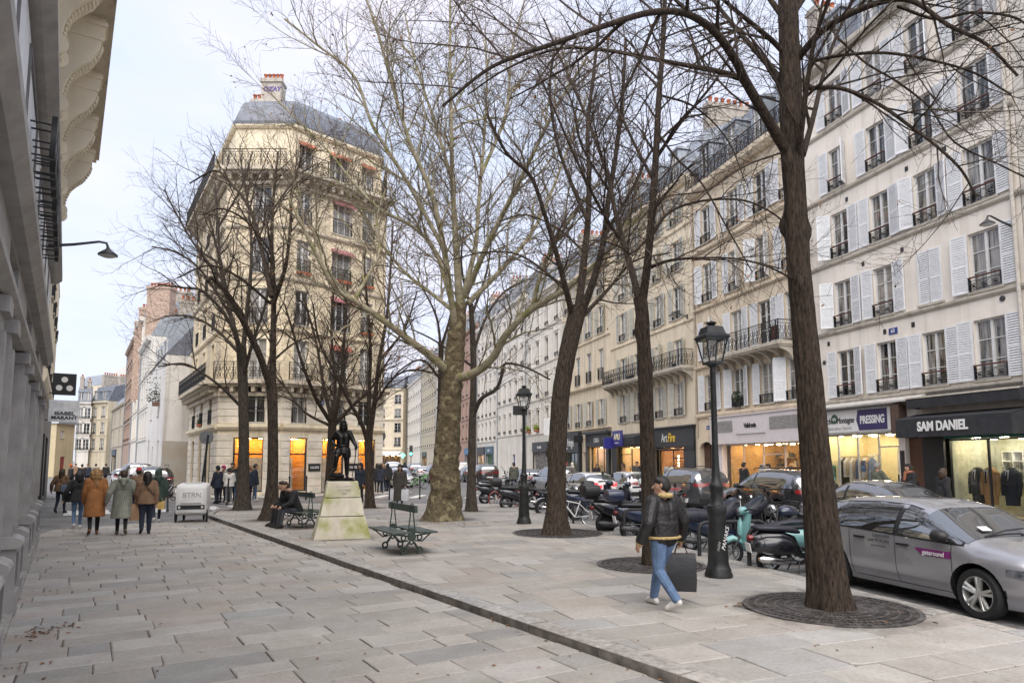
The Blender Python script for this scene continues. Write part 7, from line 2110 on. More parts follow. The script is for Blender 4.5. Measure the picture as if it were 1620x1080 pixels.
def scooter(label, P, rz, col, vint=False, case=None, screen=False, seat=None, wheelcol=None, big=1.0, disc=False, cover=None, lean=R(4)):
    t = thing('scooter', label, 'scooter', P, rz, 'parked two-wheelers'); t.rotation_euler = (lean, 0, rz); t.scale = (big,)*3
    r_ = .235 if vint else .255
    wheel2(t, .66, r_, .11, 5, wheelcol, disc); wheel2(t, -.62, r_, .13, 5, wheelcol, disc)
    bd = MB()
    if vint:
        for s in (-1, 1): bd.loft([(-.95, s*.12, .50, .02, .03), (-.90, s*.13, .50, .07, .11), (-.75, s*.14, .50, .11, .17), (-.5, s*.15, .50, .12, .18), (-.28, s*.14, .48, .09, .14), (-.14, s*.11, .44, .03, .06)], 14)
        bd.loft([(-.93, 0, .58, .05, .08), (-.8, 0, .6, .14, .14), (-.4, 0, .6, .15, .14), (-.16, 0, .48, .12, .18), (-.05, 0, .32, .14, .06), (.25, 0, .28, .16, .04), (.38, 0, .3, .16, .05)], 14, p=2.6)
    else:
        bd.loft([(-1.0, 0, .72, .03, .03), (-.92, 0, .68, .10, .09), (-.7, 0, .60, .15, .17), (-.35, 0, .52, .17, .2), (-.12, 0, .42, .16, .18), (.0, 0, .34, .17, .1), (.3, 0, .32, .17, .07), (.42, 0, .36, .15, .1)], 14, p=2.8)
    bd.build('body', col, t, 50)
    # leg shield and front apron
    ls_ = MB(); g = []
    for i in range(9):
        u = i/8; z = .30+.66*u; x = .40+.06*math.sin(u*2.6)+.05*(1-u)**2-.06*u
        wd_ = .21+.03*math.sin(u*pi)-.07*u**3
        g.append([(x-.06*abs(k)**2*1.0, wd_*k, z) for k in (-1, -.8, -.4, 0, .4, .8, 1)])
    g2 = [[(p[0]-.03, p[1]*.98, p[2]) for p in row] for row in g]
    ls_.grid(g); ls_.grid([row[::-1] for row in g2])
    ls_.loft([(.40, 0, .68, .02, .2), (.46, 0, .68, .06, .22), (.5, 0, .66, .05, .16), (.52, 0, .64, .01, .06)], 12)
    ls_.build('leg_shield', col, t, 50)
    fd = MB(); fd.loft([(.38, 0, .36, .03, .02), (.46, 0, .43, .08, .06), (.62, 0, .50, .09, .06), (.78, 0, .44, .085, .07), (.88, 0, .33, .06, .06), (.9, 0, .28, .02, .02)], 12); fd.build('front_mudguard', col, t, 50)
    st_ = MB(); st_.loft([(-.92, 0, .80, .06, .03), (-.85, 0, .80, .13, .05), (-.45, 0, .79, .15, .06), (-.15, 0, .74, .13, .05), (-.06, 0, .72, .06, .03)], 12, p=2.6)
    st_.build('seat', seat or m_black, t, 50)
    hb = MB(); hb.tube([(.5, 0, .5), (.40, 0, 1.0)], .03, 8); hb.tube([(.30, -.33, 1.03), (.36, -.18, 1.04), (.40, 0, 1.0), (.36, .18, 1.04), (.30, .33, 1.03)], .018, 8)
    for s in (-1, 1): hb.tube([(.24, s*.36, 1.02), (.31, s*.25, 1.035)], .022, 8); hb.tube([(.40, s*.27, 1.02), (.42, s*.13, 1.03)], .008, 5)
    hb.build('handlebar', m_iron, t, 50)
    hs = MB(); hs.loft([(.30, 0, 1.0, .05, .05), (.36, 0, 1.02, .10, .075), (.44, 0, 1.01, .11, .085), (.48, 0, 1.0, .08, .07)], 12); hs.build('headset', col, t, 50)
    MB().lathe([(.075, 0), (.07, .02), (.03, .03)], 16, (.475, 0, 1.0), axis='X').build('headlight', m_lens, t, 50)
    for s in (-1, 1):
        mr = MB(); mr.tube([(.36, s*.2, 1.04), (.34, s*.28, 1.22)], .006, 5); mr.lathe([(.055, -.012), (.055, .012)], 14, (.34, s*.30, 1.26), axis='X'); mr.build('mirror', m_chrome if vint else m_iron, t, 40)
    MB().loft([(-1.02, 0, .62, .01, .02), (-1.0, 0, .62, .055, .05), (-.93, 0, .63, .06, .05)], 10).build('tail_light', m_redl, t, 50)
    MB().box(-1.0, 0, .46, .015, .19, .16, ry=R(-12)).build('number_plate', m_platew, t)
    ex = MB(); ex.tube([(-.2, -.16, .22), (-.45, -.2, .24)], .022, 6); ex.tube([(-.42, -.2, .24), (-.5, -.21, .25), (-.85, -.21, .29), (-.9, -.21, .3)], [.03, .065, .065, .03], 10); ex.build('exhaust', m_chrome if vint else m_iron2, t, 50)
    ks = MB(); ks.tube([(-.1, .1, .24), (-.16, .2, .01)], .012, 5); ks.tube([(-.1, -.1, .24), (-.16, -.2, .01)], .012, 5); ks.tube([(-.62, -.1, .235), (-.25, -.1, .26)], .04, 6); ks.tube([(.66, .08, r_), (.5, .08, .55)], .022, 6); ks.tube([(.66, -.08, r_), (.5, -.08, .55)], .022, 6); ks.build('stand_and_fork', m_iron2, t, 50)
    if case:
        cs = MB(); cs.loft([(-1.22, 0, 1.0, .10, .08), (-1.2, 0, 1.0, .19, .13), (-1.0, 0, 1.0, .21, .15), (-.84, 0, 1.0, .19, .13), (-.82, 0, 1.0, .1, .08)], 16, p=3.5); cs.build('top_case', case, t, 50); MB().bb(-1.12, -.6, -.08, .08, .82, .86).build('rack', m_iron, t)
    if screen:
        g = [[(.44-.30*u-.05*abs(k), .24*k*(1-.25*u), 1.02+.50*u) for k in (-1, -.6, -.2, .2, .6, 1)] for u in (0, .25, .5, .75, 1)]
        MB().grid(g).build('windscreen', m_screen, t, 180)
    if cover:
        cv = MB(); cv.loft([(-.98, 0, .66, .06, .08), (-.9, 0, .72, .16, .16), (-.5, 0, .74, .2, .17), (0, 0, .7, .2, .12), (.3, 0, .85, .22, .2), (.45, 0, .95, .2, .16), (.52, 0, .9, .1, .1)], 14, p=2.6); cv.build('cover', cover, t, 40)
    return t
m_screen = glass('bike_screen', (.72, .85, .85), .03, .14)
def motorbike(label, P, rz, col, case=None, screen=False, spoked=False, wheelcol=None, lean=R(5), tank=None):
    t = thing('motorbike', label, 'motorbike', P, rz, 'parked two-wheelers'); t.rotation_euler = (lean, 0, rz)
    wheel2(t, .72, .31, .11, 24 if spoked else 5, wheelcol); wheel2(t, -.68, .31, .14, 24 if spoked else 5, wheelcol)
    MB().loft([(-.12, 0, .82, .06, .05), (0, 0, .86, .13, .11), (.22, 0, .88, .16, .13), (.38, 0, .86, .11, .10), (.44, 0, .84, .05, .05)], 14).build('tank', tank or col, t, 60)
    MB().loft([(-.92, 0, .88, .04, .03), (-.85, 0, .86, .11, .05), (-.5, 0, .80, .14, .06), (-.15, 0, .78, .12, .06), (-.08, 0, .8, .06, .04)], 12, p=2.6).build('seat', m_black, t, 50)
    en = MB(); en.box(.06, 0, .46, .42, .26, .30); en.box(.18, 0, .62, .2, .22, .22, ry=R(15))
    for k in range(5): en.box(.18, 0, .56+.035*k, .24, .27, .012, ry=R(15))
    en.lathe([(.12, -.17), (.12, .17)], 14, (-.02, 0, .44), axis='Y'); en.build('engine', m_iron2, t, 40)
    fr = MB()
    for s in (-1, 1): fr.tube([(.42, s*.03, .9), (.3, s*.1, .4), (-.1, s*.1, .3), (-.3, s*.11, .45), (-.4, s*.1, .8)], .02, 6); fr.tube([(-.68, s*.1, .31), (-.25, s*.1, .42)], .025, 6); fr.tube([(-.6, s*.12, .4), (-.5, s*.12, .78)], .022, 6); fr.tube([(.72, s*.09, .31), (.5, s*.08, .98)], .026, 8)
    fr.build('frame', m_iron, t, 50)
    hb = MB(); hb.tube([(.28, -.38, 1.06), (.36, -.22, 1.10), (.46, 0, 1.04), (.36, .22, 1.10), (.28, .38, 1.06)], .015, 8)
    for s in (-1, 1): hb.tube([(.22, s*.41, 1.05), (.30, s*.3, 1.075)], .02, 8)
    hb.build('handlebar', m_iron, t, 50)
    MB().loft([(.5, 0, .92, .05, .05), (.56, 0, .93, .10, .10), (.64, 0, .93, .10, .10), (.67, 0, .93, .07, .07)], 14).build('headlight', m_chrome, t, 60)
    for s in (-1, 1):
        mr = MB(); mr.tube([(.34, s*.24, 1.08), (.32, s*.34, 1.24)], .006, 5); mr.lathe([(.055, -.012), (.055, .012)], 14, (.32, s*.36, 1.27), axis='X'); mr.build('mirror', m_iron, t, 40)
    fe = MB(); 
    for (cx, a0, a1) in ((.72, 30, 150), (-.68, 20, 150)):
        g = [[(cx+.345*math.cos(R(a)), w_, .31+.345*math.sin(R(a))) for w_ in (-.07, -.05, .05, .07)] for a in np.linspace(a0, a1, 9)]
        fe.grid(g); fe.grid([r_[::-1] for r_ in [[(p[0], p[1], p[2]-.008) for p in row] for row in g]])
    fe.build('mudguards', col, t, 60)
    MB().loft([(-.98, 0, .78, .01, .01), (-.97, 0, .78, .05, .04), (-.9, 0, .79, .05, .04)], 10).build('tail_light', m_redl, t, 50)
    MB().box(-1.0, 0, .62, .015, .19, .15, ry=R(-15)).build('number_plate', m_platew, t)
    ex = MB(); ex.tube([(.25, -.12, .5), (.2, -.15, .28), (-.2, -.16, .26)], .022, 6); ex.tube([(-.2, -.16, .26), (-.3, -.17, .27), (-.75, -.19, .36), (-.8, -.19, .37)], [.03, .05, .055, .03], 10); ex.build('exhaust', m_chrome, t, 50)
    MB().tube([(-.05, .1, .3), (-.1, .28, .0)], .012, 5).build('stand', m_iron, t)
    if case:
        MB().loft([(-1.25, 0, 1.05, .10, .08), (-1.22, 0, 1.05, .2, .14), (-1.0, 0, 1.05, .22, .16), (-.82, 0, 1.05, .2, .14), (-.8, 0, 1.05, .1, .08)], 16, p=3.5).build('top_case', case, t, 50); MB().bb(-1.12, -.7, -.08, .08, .86, .90).build('rack', m_iron, t)
    if screen:
        g = [[(.62-.32*u-.05*abs(k), .25*k*(1-.3*u), 1.0+.48*u) for k in (-1, -.6, -.2, .2, .6, 1)] for u in (0, .25, .5, .75, 1)]
        MB().grid(g).build('windscreen', m_screen, t, 180)
    return t
def bicycle(label, P, rz, col, basket=False, lean=R(6), wcol=None):
    t = thing('bicycle', label, 'bicycle', P, rz, 'parked bicycles'); t.rotation_euler = (lean, 0, rz)
    for x in (.52, -.52):
        o = MB().ring((x, 0, .34), .325, .018, 32, 6, 'Y').build('wheel', wcol or m_tyre, t, 180)
        sp = MB()
        for i in range(18):
            a = 2*pi*i/18; sp.tube([(x, 0, .34), (x+.31*math.cos(a), 0, .34+.31*math.sin(a))], .0022, 3)
        sp.ring((x, 0, .34), .305, .008, 28, 5, 'Y'); sp.build('spokes', m_chrome, o)
    fr = MB(); fr.tube([(.36, 0, .78), (-.02, 0, .3)], .022, 8); fr.tube([(-.02, 0, .3), (-.18, 0, .78)], .018, 8); fr.tube([(-.15, 0, .7), (.34, 0, .8)], .018, 8)
    for s in (-1, 1): fr.tube([(-.52, s*.05, .34), (-.02, s*.03, .3)], .011, 6); fr.tube([(-.52, s*.05, .34), (-.15, s*.02, .7)], .01, 6); fr.tube([(.52, s*.045, .34), (.38, s*.03, .72)], .013, 6)
    fr.build('frame', col, t, 50)
    hb = MB(); hb.tube([(.37, 0, .74), (.33, 0, 1.0)], .016, 6); hb.tube([(.2, -.3, 1.0), (.33, -.2, 1.02), (.34, 0, 1.0), (.33, .2, 1.02), (.2, .3, 1.0)], .012, 6); hb.build('handlebar', m_chrome, t, 50)
    sd = MB(); sd.loft([(-.32, 0, .93, .07, .025), (-.24, 0, .93, .085, .03), (-.1, 0, .92, .04, .02), (-.03, 0, .915, .015, .012)], 10); sd.tube([(-.18, 0, .76), (-.2, 0, .91)], .013, 6); sd.build('saddle', m_black, t, 50)
    cr = MB(); cr.lathe([(.09, -.006), (.09, .006)], 18, (-.02, -.05, .3), axis='Y'); cr.box(.06, -.08, .24, .17, .015, .02, ry=R(40)); cr.box(-.1, .08, .36, .17, .015, .02, ry=R(40)); cr.build('crank', m_iron2, t)
    if basket:
        bk = MB(); bk.bb(.42, .72, -.18, .18, .80, .82)
        for k in range(8):
            for s in (-1, 1): bk.bb(.42+.042*k-.004, .42+.042*k+.004, s*.18-.004, s*.18+.004, .82, 1.02)
        for z in (.9, 1.02): bk.bb(.42, .72, -.185, -.175, z-.006, z+.006); bk.bb(.42, .72, .175, .185, z-.006, z+.006); bk.bb(.715, .725, -.18, .18, z-.006, z+.006)
        bk.build('basket', basket if not isinstance(basket, bool) else m_iron2, t)
    return t
AN = math.atan2(nR.y, nR.x)
mz = -.026
bk_ = paint('scooter_black', (.012, .013, .017), .2, .25); teal = M('paint_teal', (.20, .42, .42), .35, 0, var=.05, coat=.5); sgrey = paint('scooter_silver', (.32, .33, .35), .5); navy2 = paint('scooter_navy', (.012, .02, .045), .2); wht2 = M('paint_bike_white', (.6, .6, .6), .35, var=.05, coat=.4); redb = M('paint_bike_red', (.33, .04, .02), .4, coat=.4); grn = M('paint_bike_green', (.12, .45, .08), .4)
m_case = M('case_black', (.02, .02, .021), .45); m_caseb = M('case_navy', (.014, .02, .05), .3, coat=.5); m_cov = M('seat_cover', (.012, .014, .026), .5, var=.3, scale=12, bump=.5, bscale=14)
def rear_at(px_, py_, h, off): # place a bike so that its rear wheel touches the road at this spot
    p = gp(px_, py_, mz); return p + Vector((math.cos(h), math.sin(h), 0))*off
h1 = AN-R(8)
scooter('black vintage scooter with chrome silencer left of the near trunk', rear_at(1216, 906, h1, .62), h1, bk_, True, seat=m_cov, big=1.0)
h2 = AN+pi-R(14)
scooter('turquoise vintage scooter behind the near lamp post', rear_at(1158, 893, h2, -.66), h2, teal, True, seat=m_cov)
scooter('dark covered scooter right of the walking man', rear_at(1092, 872, AN, .62), AN+R(4), navy2, False, cover=m_cov, big=1.05)
scooter('dark scooter under a cover behind the near lamp post', rear_at(1140, 862, AN, .62) , AN-R(6), bk_, False, cover=m_cov, screen=True, big=1.05)
motorbike('black motorbike with mirrors behind the black vintage scooter', gp(1262, 872, mz), AN+pi+R(8), bk_, tank=navy2)
scooter('black scooter with solid disc wheels and a top case', rear_at(963, 845, AN, .62), AN+R(3), bk_, False, case=m_case, disc=True, wheelcol=m_rimd, big=1.18, screen=True)
scooter('scooter with a glossy navy top case left of the walking man', rear_at(1001, 853, AN, .62), AN-R(3), navy2, False, case=m_caseb, big=1.1)
scooter('maxi scooter with a tall clear windscreen beside the thick leaning tree', rear_at(915, 822, AN, .62), AN+R(4), navy2, False, screen=True, big=1.2)
motorbike('silver motorbike with a clear windscreen left of the walking man', gp(1028, 822, mz)+nR*.4, AN+pi, sgrey, screen=True, tank=sgrey)
bicycle('white bicycle half hidden behind the thick leaning tree', gp(905, 833, mz)-dR*.2, AN+pi-R(20), wht2)
motorbike('silver retro motorbike with round red rear light left of the thick tree', rear_at(858, 816, AN, .68), AN+R(3), sgrey, spoked=True, tank=M('paint_tank', (.3, .33, .33), .3, .3, coat=.5))
motorbike('black motorbike behind the farther lamp post', rear_at(842, 806, AN, .68), AN-R(4), bk_, spoked=True, case=None)
scooter('black scooter with a large top case left of the farther lamp post', rear_at(803, 806, AN, .62), AN+R(2), bk_, False, case=m_case, big=1.12)
bicycle('hire bicycle with orange wheels between two scooters', rear_at(785, 801, AN, .5), AN, redb, True, wcol=redb)
scooter('black scooter with raised red tail light at the far end of the row', rear_at(768, 797, AN, .62), AN+R(6), bk_, False, big=1.1)
scooter('grey scooter hidden behind the black one at the far end', rear_at(762, 788, AN, .62)+nR*.3, AN-R(4), sgrey, False, screen=True, big=1.1)
motorbike('black motorbike in the second rank past the farther lamp post', gp(872, 803, mz)+nR*.6, AN+pi, bk_, tank=bk_)
scooter('navy scooter in the second rank with a dark top case', gp(938, 815, mz)+nR*.9, AN, navy2, False, case=m_case, big=1.1)
for i, (px_, py_, lb, cl) in enumerate(((652, 771, 'grey hire bicycle at the stand right of the woman in the long coat', wht2), (660, 773, 'bright green hire bicycle at the stand', grn), (645, 770, 'blue grey hire bicycle nearest the pale silver car', sgrey))):
    bicycle(lb, gp(px_, py_, -.03), R(20+12*i), cl, grn if i == 1 else True)
bicycle('bicycle leaning on the wall by the blind white house', gp(262, 792, .0), R(75), sgrey)
# ------------------------------------------------------------------ people and the statue
def capsule(mb, p, r0, q, r1, n=10, m=0):
    p, q = Vector(p), Vector(q); d = q-p; L_ = d.length
    if L_ < 1e-6: d = Vector((0, 0, 1)); L_ = 1e-4; q = p+d*L_
    d = d/L_; pts = []; rr = []
    for a in (85, 60, 30): pts.append(p-d*r0*math.sin(R(a))); rr.append(r0*math.cos(R(a)))
    pts += [p, q]; rr += [r0, r1]
    for a in (30, 60, 85): pts.append(q+d*r1*math.sin(R(a))); rr.append(r1*math.cos(R(a)))
    mb.tube(pts, rr, n)
def remesh(mb, voxel, mats, name, smooth_it=4):
    me = mb.mesh(name, mats[0])
    o = bpy.data.objects.new('tmp', me); TMP.collection.objects.link(o)
    md = o.modifiers.new('r', 'REMESH'); md.mode = 'VOXEL'; md.voxel_size = voxel; md.use_smooth_shade = True
    if smooth_it:
        sm = o.modifiers.new('s', 'SMOOTH'); sm.factor = .5; sm.iterations = smooth_it
    out = evaluate(o); out.name = name
    bpy.data.objects.remove(o); bpy.data.meshes.remove(me)
    out.materials.clear()
    for m in mats: out.materials.append(m)
    return out
def assign(me, bones):
    """material by nearest bone"""
    n = len(me.polygons); c = np.empty(n*3); me.polygons.foreach_get('center', c); c = c.reshape(-1, 3)
    best = np.full(n, 1e9); idx = np.zeros(n, dtype=np.int32)
    for p, r0, q, r1, m in bones:
        p = np.array(p); d = np.array(q)-p; l2 = max(1e-9, d@d)
        t = np.clip(((c-p)@d)/l2, 0, 1); ds = np.linalg.norm(c-(p+t[:, None]*d), axis=1)-(r0+(r1-r0)*t)
        k = ds < best; best[k] = ds[k]; idx[k] = m
    me.polygons.foreach_set('material_index', idx)
SKIN, TOP, LEG, SHOE = 0, 1, 2, 3
m_skin = M('skin', (.42, .25, .17), .55, var=.08); m_skin2 = M('skin_tan', (.30, .17, .11), .55, var=.08)
HAIRS = dict(dark=M('hair_dark', (.012, .009, .008), .6, var=.3, scale=30), brown=M('hair_brown', (.05, .026, .014), .6, var=.3, scale=30), blond=M('hair_blond', (.36, .20, .08), .6, var=.35, scale=18), ginger=M('hair_ginger', (.20, .08, .03), .6, var=.3, scale=20), grey=M('hair_grey', (.25, .24, .22), .7))
CL = {}
def cloth(name, col, rough=.9, bump=.3): 
    return M('cloth_'+name, col, rough, var=.14, scale=9, bump=bump, bscale=26)
def person(label, P, rz, h=1.7, stride=0.0, top=None, leg=None, shoe=None, skin=None, hair='dark', hairlen=0, coat=None, coatm=None, hood=None, hat=None, arms=('down', 'down'), sit=False, lean=0.0, turn=0.0, face=False, voxel=.016, swing=.5, tilt=0.0, trim=None, collar=None, quilt=False, fingers=False, bulk=1.0, legw=1.0, scarf=None, group=None):
    t = thing('person', label, 'person', P, rz, group)
    k = h/1.72; t.scale = (k, k, k)
    top = top or cloth('black', (.016, .016, .018)); leg = leg or cloth('jeans_dark', (.02, .026, .045)); shoe = shoe or cloth('shoe_black', (.013, .012, .012)); skin = skin or m_skin
    hz = .94 if not sit else .50
    ln = lambda z: Vector((0, lean*(z-hz), 0))
    V = Vector
    pel = V((0, 0, hz)); ch = V((0, 0, hz+.36))+ln(hz+.36); nk = V((0, -.01, hz+.53))+ln(hz+.53); hd = V((0, .025+tilt*.04, hz+.665-.02*tilt))+ln(hz+.665)*1.1
    B = []
    bone = lambda p, r0, q, r1, m: B.append((tuple(p), r0, tuple(q), r1, m))
    for s in (-1, 1):
        bone(pel+V((s*.065, 0, .0)), .108*bulk, ch+V((s*.075, 0, 0)), .112*bulk, TOP)
        bone(ch+V((s*.08, 0, .02)), .105*bulk, ch+V((s*.14, -.005, .115)), .062*bulk, TOP)
        bone(pel+V((s*.07, -.01, -.02)), .108, pel+V((s*.085, -.01, -.06)), .10, LEG)
        # legs
        f_ = s
        if sit:
            hp = pel+V((s*.09, 0, -.02)); kn = V((s*.11, .44, .49)); an = V((s*.12, .50, .10))
        else:
            hp = pel+V((s*.09, 0, -.04))
            if f_*stride > 0 or stride == 0: kn = V((s*.095, abs(stride)*.30+.02, .50)); an = V((s*.095, abs(stride)*.5, .085))
            else: kn = V((s*.095, .02-abs(stride)*.02, .50)); an = V((s*.095, -abs(stride)*.52, .14))
        bone(hp, .092*legw, kn, .062*legw, LEG); bone(kn, .062*legw, an+V((0, 0, .03)), .046*legw, LEG)
        back_ = (not sit) and stride != 0 and f_*stride < 0
        toe = an+V((s*.02, .15, -.05 if not back_ else -.095)); heel = an+V((0, -.045, -.045 if not back_ else .0))
        bone(an, .045, heel, .04, SHOE); bone(heel, .04, toe, .036, SHOE); bone(an+V((0, .03, 0)), .045, toe, .036, SHOE)
        # arms
        sh = ch+V((s*.185*bulk**.5, -.005, .10)); md = arms[0 if s < 0 else 1]
        if md == 'down':
            sw = -swing*math.copysign(1, stride*s) if stride else 0
            el = sh+V((s*.055, sw*.13-.03, -.285)); wr = el+V((-s*.005, sw*.12+.07, -.245))
        elif md == 'out': el = sh+V((s*.13, -.05, -.265)); wr = el+V((s*.05, .09, -.225))
        elif md == 'pocket': el = sh+V((s*.10, -.09, -.27)); wr = el+V((-s*.06, .14, -.18))
        elif md == 'front': el = sh+V((s*.05, .05, -.28)); wr = el+V((-s*.10, .22, .03))
        elif md == 'up': el = sh+V((s*.03, .10, -.26)); wr = el+V((-s*.10, .10, .21))
        elif md == 'face': el = sh+V((s*.02, .22, -.16)); wr = el+V((-s*.09, .02, .20))
        elif md == 'knee': el = sh+V((s*.06, .12, -.26)); wr = el+V((-s*.08, .20, -.10))
        elif md == 'hip': el = sh+V((s*.20, -.06, -.24)); wr = el+V((-s*.18, .06, -.10))
        elif md == 'reach': el = sh+V((s*.10, .12, -.24)); wr = el+V((s*.04, .24, -.05))
        else: el, wr = md
        bone(sh, .068*bulk, el, .054*bulk, TOP); bone(el, .053*bulk, wr, .042*bulk, TOP)
        hdv = (wr-el).normalized()
        pm = wr+hdv*.085
        bone(wr+hdv*.02, .03, pm, .036, SKIN)
        lat = hdv.cross(V((1, 0, 0)));
        lat = lat.normalized() if lat.length > .1 else V((0, 1, 0)); inw = V((-s, 0, 0)); inw = (inw-hdv*inw.dot(hdv)).normalized()
        if fingers:
            for fi, (o_, l_) in enumerate(((-.028, .062), (-.009, .074), (.010, .070), (.028, .056))):
                b0 = pm+lat*o_+hdv*.02; b1 = b0+hdv*l_*.55+inw*.008; b2 = b1+hdv*l_*.3+inw*.03; bone(b0, .0105, b1, .0095, SKIN); bone(b1, .0095, b2, .0085, SKIN)
            th0 = wr+hdv*.045-lat*.03; th1 = th0-lat*.025+hdv*.035+inw*.01; bone(th0, .014, th1, .011, SKIN); bone(th1, .011, th1+hdv*.03+inw*.012, .010, SKIN)
        else:
            bone(pm, .032, pm+hdv*.05+inw*.015, .022, SKIN); bone(wr+hdv*.05-lat*.025, .014, wr+hdv*.08-lat*.05, .012, SKIN)
        if s < 0: wl = (el, wr, pm, hdv)
        else: wr_ = (el, wr, pm, hdv)
    bone(nk, .058, hd+V((0, -.02, -.06)), .055, SKIN)
    ct, st_ = math.cos(turn), math.sin(turn)
    def H_(x, y, z): return hd+V((x*ct-y*st_, x*st_+y*ct, z))
    bone(H_(0, -.012, .035), .088, H_(0, .012, .0), .085, SKIN); bone(H_(0, .03, -.01), .068, H_(0, .045, -.075), .048, SKIN)
    bone(H_(0, .095, .01), .011, H_(0, .118, -.022), .014, SKIN)
    for s in (-1, 1): bone(H_(s*.088, -.005, .0), .014, H_(s*.09, -.012, .03), .016, SKIN)
    mb = MB()
    for p, r0, q, r1, m in B: capsule(mb, p, r0, q, r1)
    me = remesh(mb, voxel, [skin, top, leg, shoe], 'body'); assign(me, B)
    inst(me, 'body', t)
    # hair
    hm = HAIRS[hair] if isinstance(hair, str) else hair
    hb_ = MB()
    if hairlen >= 0 and not (hat and hairlen == 0 and False):
        capsule(hb_, H_(0, -.02, .055), .097, H_(0, -.045, .01), .094)
        capsule(hb_, H_(-.05, .04, .088), .045, H_(.05, .04, .088), .045)
        if hairlen >= 1:
            capsule(hb_, H_(0, -.06, .0), .095, H_(0, -.075, -.12-.1*(hairlen-1)), .075)
            for s in (-1, 1): capsule(hb_, H_(s*.06, -.02, .04), .055, H_(s*.085, -.02, -.10-.08*(hairlen-1)), .04)
        if hairlen >= 3:
            for q in range(14): a = q*.9; capsule(hb_, H_(.10*math.cos(a), -.03+.08*math.sin(a), .06-.012*q), .05, H_(.11*math.cos(a+.3), -.03+.09*math.sin(a+.3), .03-.012*q), .05)
        inst(remesh(hb_, max(voxel, .012), [hm], 'hair', 2), 'hair', t)
    if hat:
        b2 = MB(); capsule(b2, H_(0, -.015, .08), .10, H_(0, -.02, .045), .105); inst(remesh(b2, .014, [hat], 'beanie', 2), 'beanie', t)
    if hood:
        b2 = MB(); capsule(b2, nk+V((-.07, -.05, 0)), .07, nk+V((.07, -.05, 0)), .07); capsule(b2, nk+V((0, -.09, .0)), .08, nk+V((0, -.12, -.10)), .06)
        if hood == 'up' or (isinstance(hood, tuple) and hood[0] == 'up'): capsule(b2, H_(0, -.035, .05), .118, H_(0, -.05, -.05), .11)
        inst(remesh(b2, .016, [hood[1] if isinstance(hood, tuple) else (coatm or top)], 'hood', 3), 'hood', t)
    if coat is not None:
        cm = coatm or top; b2 = MB(); g_ = .022
        for p, r0, q, r1, m in B:
            if m == TOP: capsule(b2, p, r0+g_, q, r1+g_ if r1 > .05 else r1+g_*.8)
        if coat < hz-.05:
            zs = np.linspace(hz+.22, coat, 7); out = []
            for i, z in enumerate(zs):
                u = i/6; a_, c_ = .185*bulk+.05*u+g_, .135*bulk+.05*u+g_*.8+abs(stride)*.10*u
                out.append([(a_*math.cos(2*pi*j/18)*(1+.03*math.sin(5*2*pi*j/18+u*3)*u), c_*math.sin(2*pi*j/18)*(1+.04*math.sin(4*2*pi*j/18)*u)+lean*(z-hz)*.5, z) for j in range(18)])
            b2.rings(out)
        else:
            zs = np.linspace(hz+.2, coat, 4); b2.rings([[((.175*bulk+g_)*math.cos(2*pi*j/18), (.13*bulk+g_)*math.sin(2*pi*j/18)+lean*(z-hz), z) for j in range(18)] for z in zs])
        if collar: pass
        inst(remesh(b2, voxel*1.1, [cm], 'coat', 4), 'coat', t)
        if trim:
            z = coat; tb = MB(); rx_, ry_ = (.175*bulk+g_+.012), (.13*bulk+g_+.012)
            pts = [(rx_*math.cos(2*pi*j/24), ry_*math.sin(2*pi*j/24)+lean*(z-hz), z+.012) for j in range(25)]
            tb.tube(pts, .021, 8); inst(remesh(tb, .010, [trim], 'hem_trim', 1), 'hem_trim', t)
            for (el, wr, pm, hv) in (wl, wr_):
                tb = MB(); capsule(tb, wr-hv*.005, .063, wr+hv*.03, .06); inst(remesh(tb, .010, [trim], 'cuff', 1), 'cuff', t)
            tb = MB(); 
            for j in range(9):
                a = R(200+140*j/8-90+10); 
            pts = [nk+V((.10*math.cos(a), .085*math.sin(a)-.01, -.015+.02*math.cos(a*2)*0+.035*(math.sin(a) < 0))) for a in [2*pi*j/20 for j in range(21)]]
            tb.tube(pts, .038, 8); inst(remesh(tb, .010, [trim], 'collar', 2), 'collar', t)
    if scarf:
        tb = MB(); tb.tube([nk+V((.10*math.cos(a), .09*math.sin(a), .02*math.sin(3*a))) for a in [2*pi*j/16 for j in range(17)]], .05, 8); capsule(tb, nk+V((.03, .11, -.02)), .05, nk+V((.05, .14, -.22)), .045)
        inst(remesh(tb, .014, [scarf], 'scarf', 2), 'scarf', t)
    if face:
        fm = MB()
        for s in (-1, 1): fm.ball(H_(s*.034, .088, .012), .0105, 8); fm.tube([H_(s*.02, .096, .036), H_(s*.05, .086, .036)], .005, 4)
        fm.tube([H_(-.024, .093, -.052), H_(0, .1, -.054), H_(.024, .093, -.052)], .005, 4); fm.build('face_features', M('face_dark', (.04, .018, .014), .5), t)
    mw = Matrix.Translation(t.location) @ Matrix.Rotation(rz, 4, 'Z') @ Matrix.Diagonal((k, k, k, 1))
    return t, (mw @ wl[2], mw @ wr_[2])
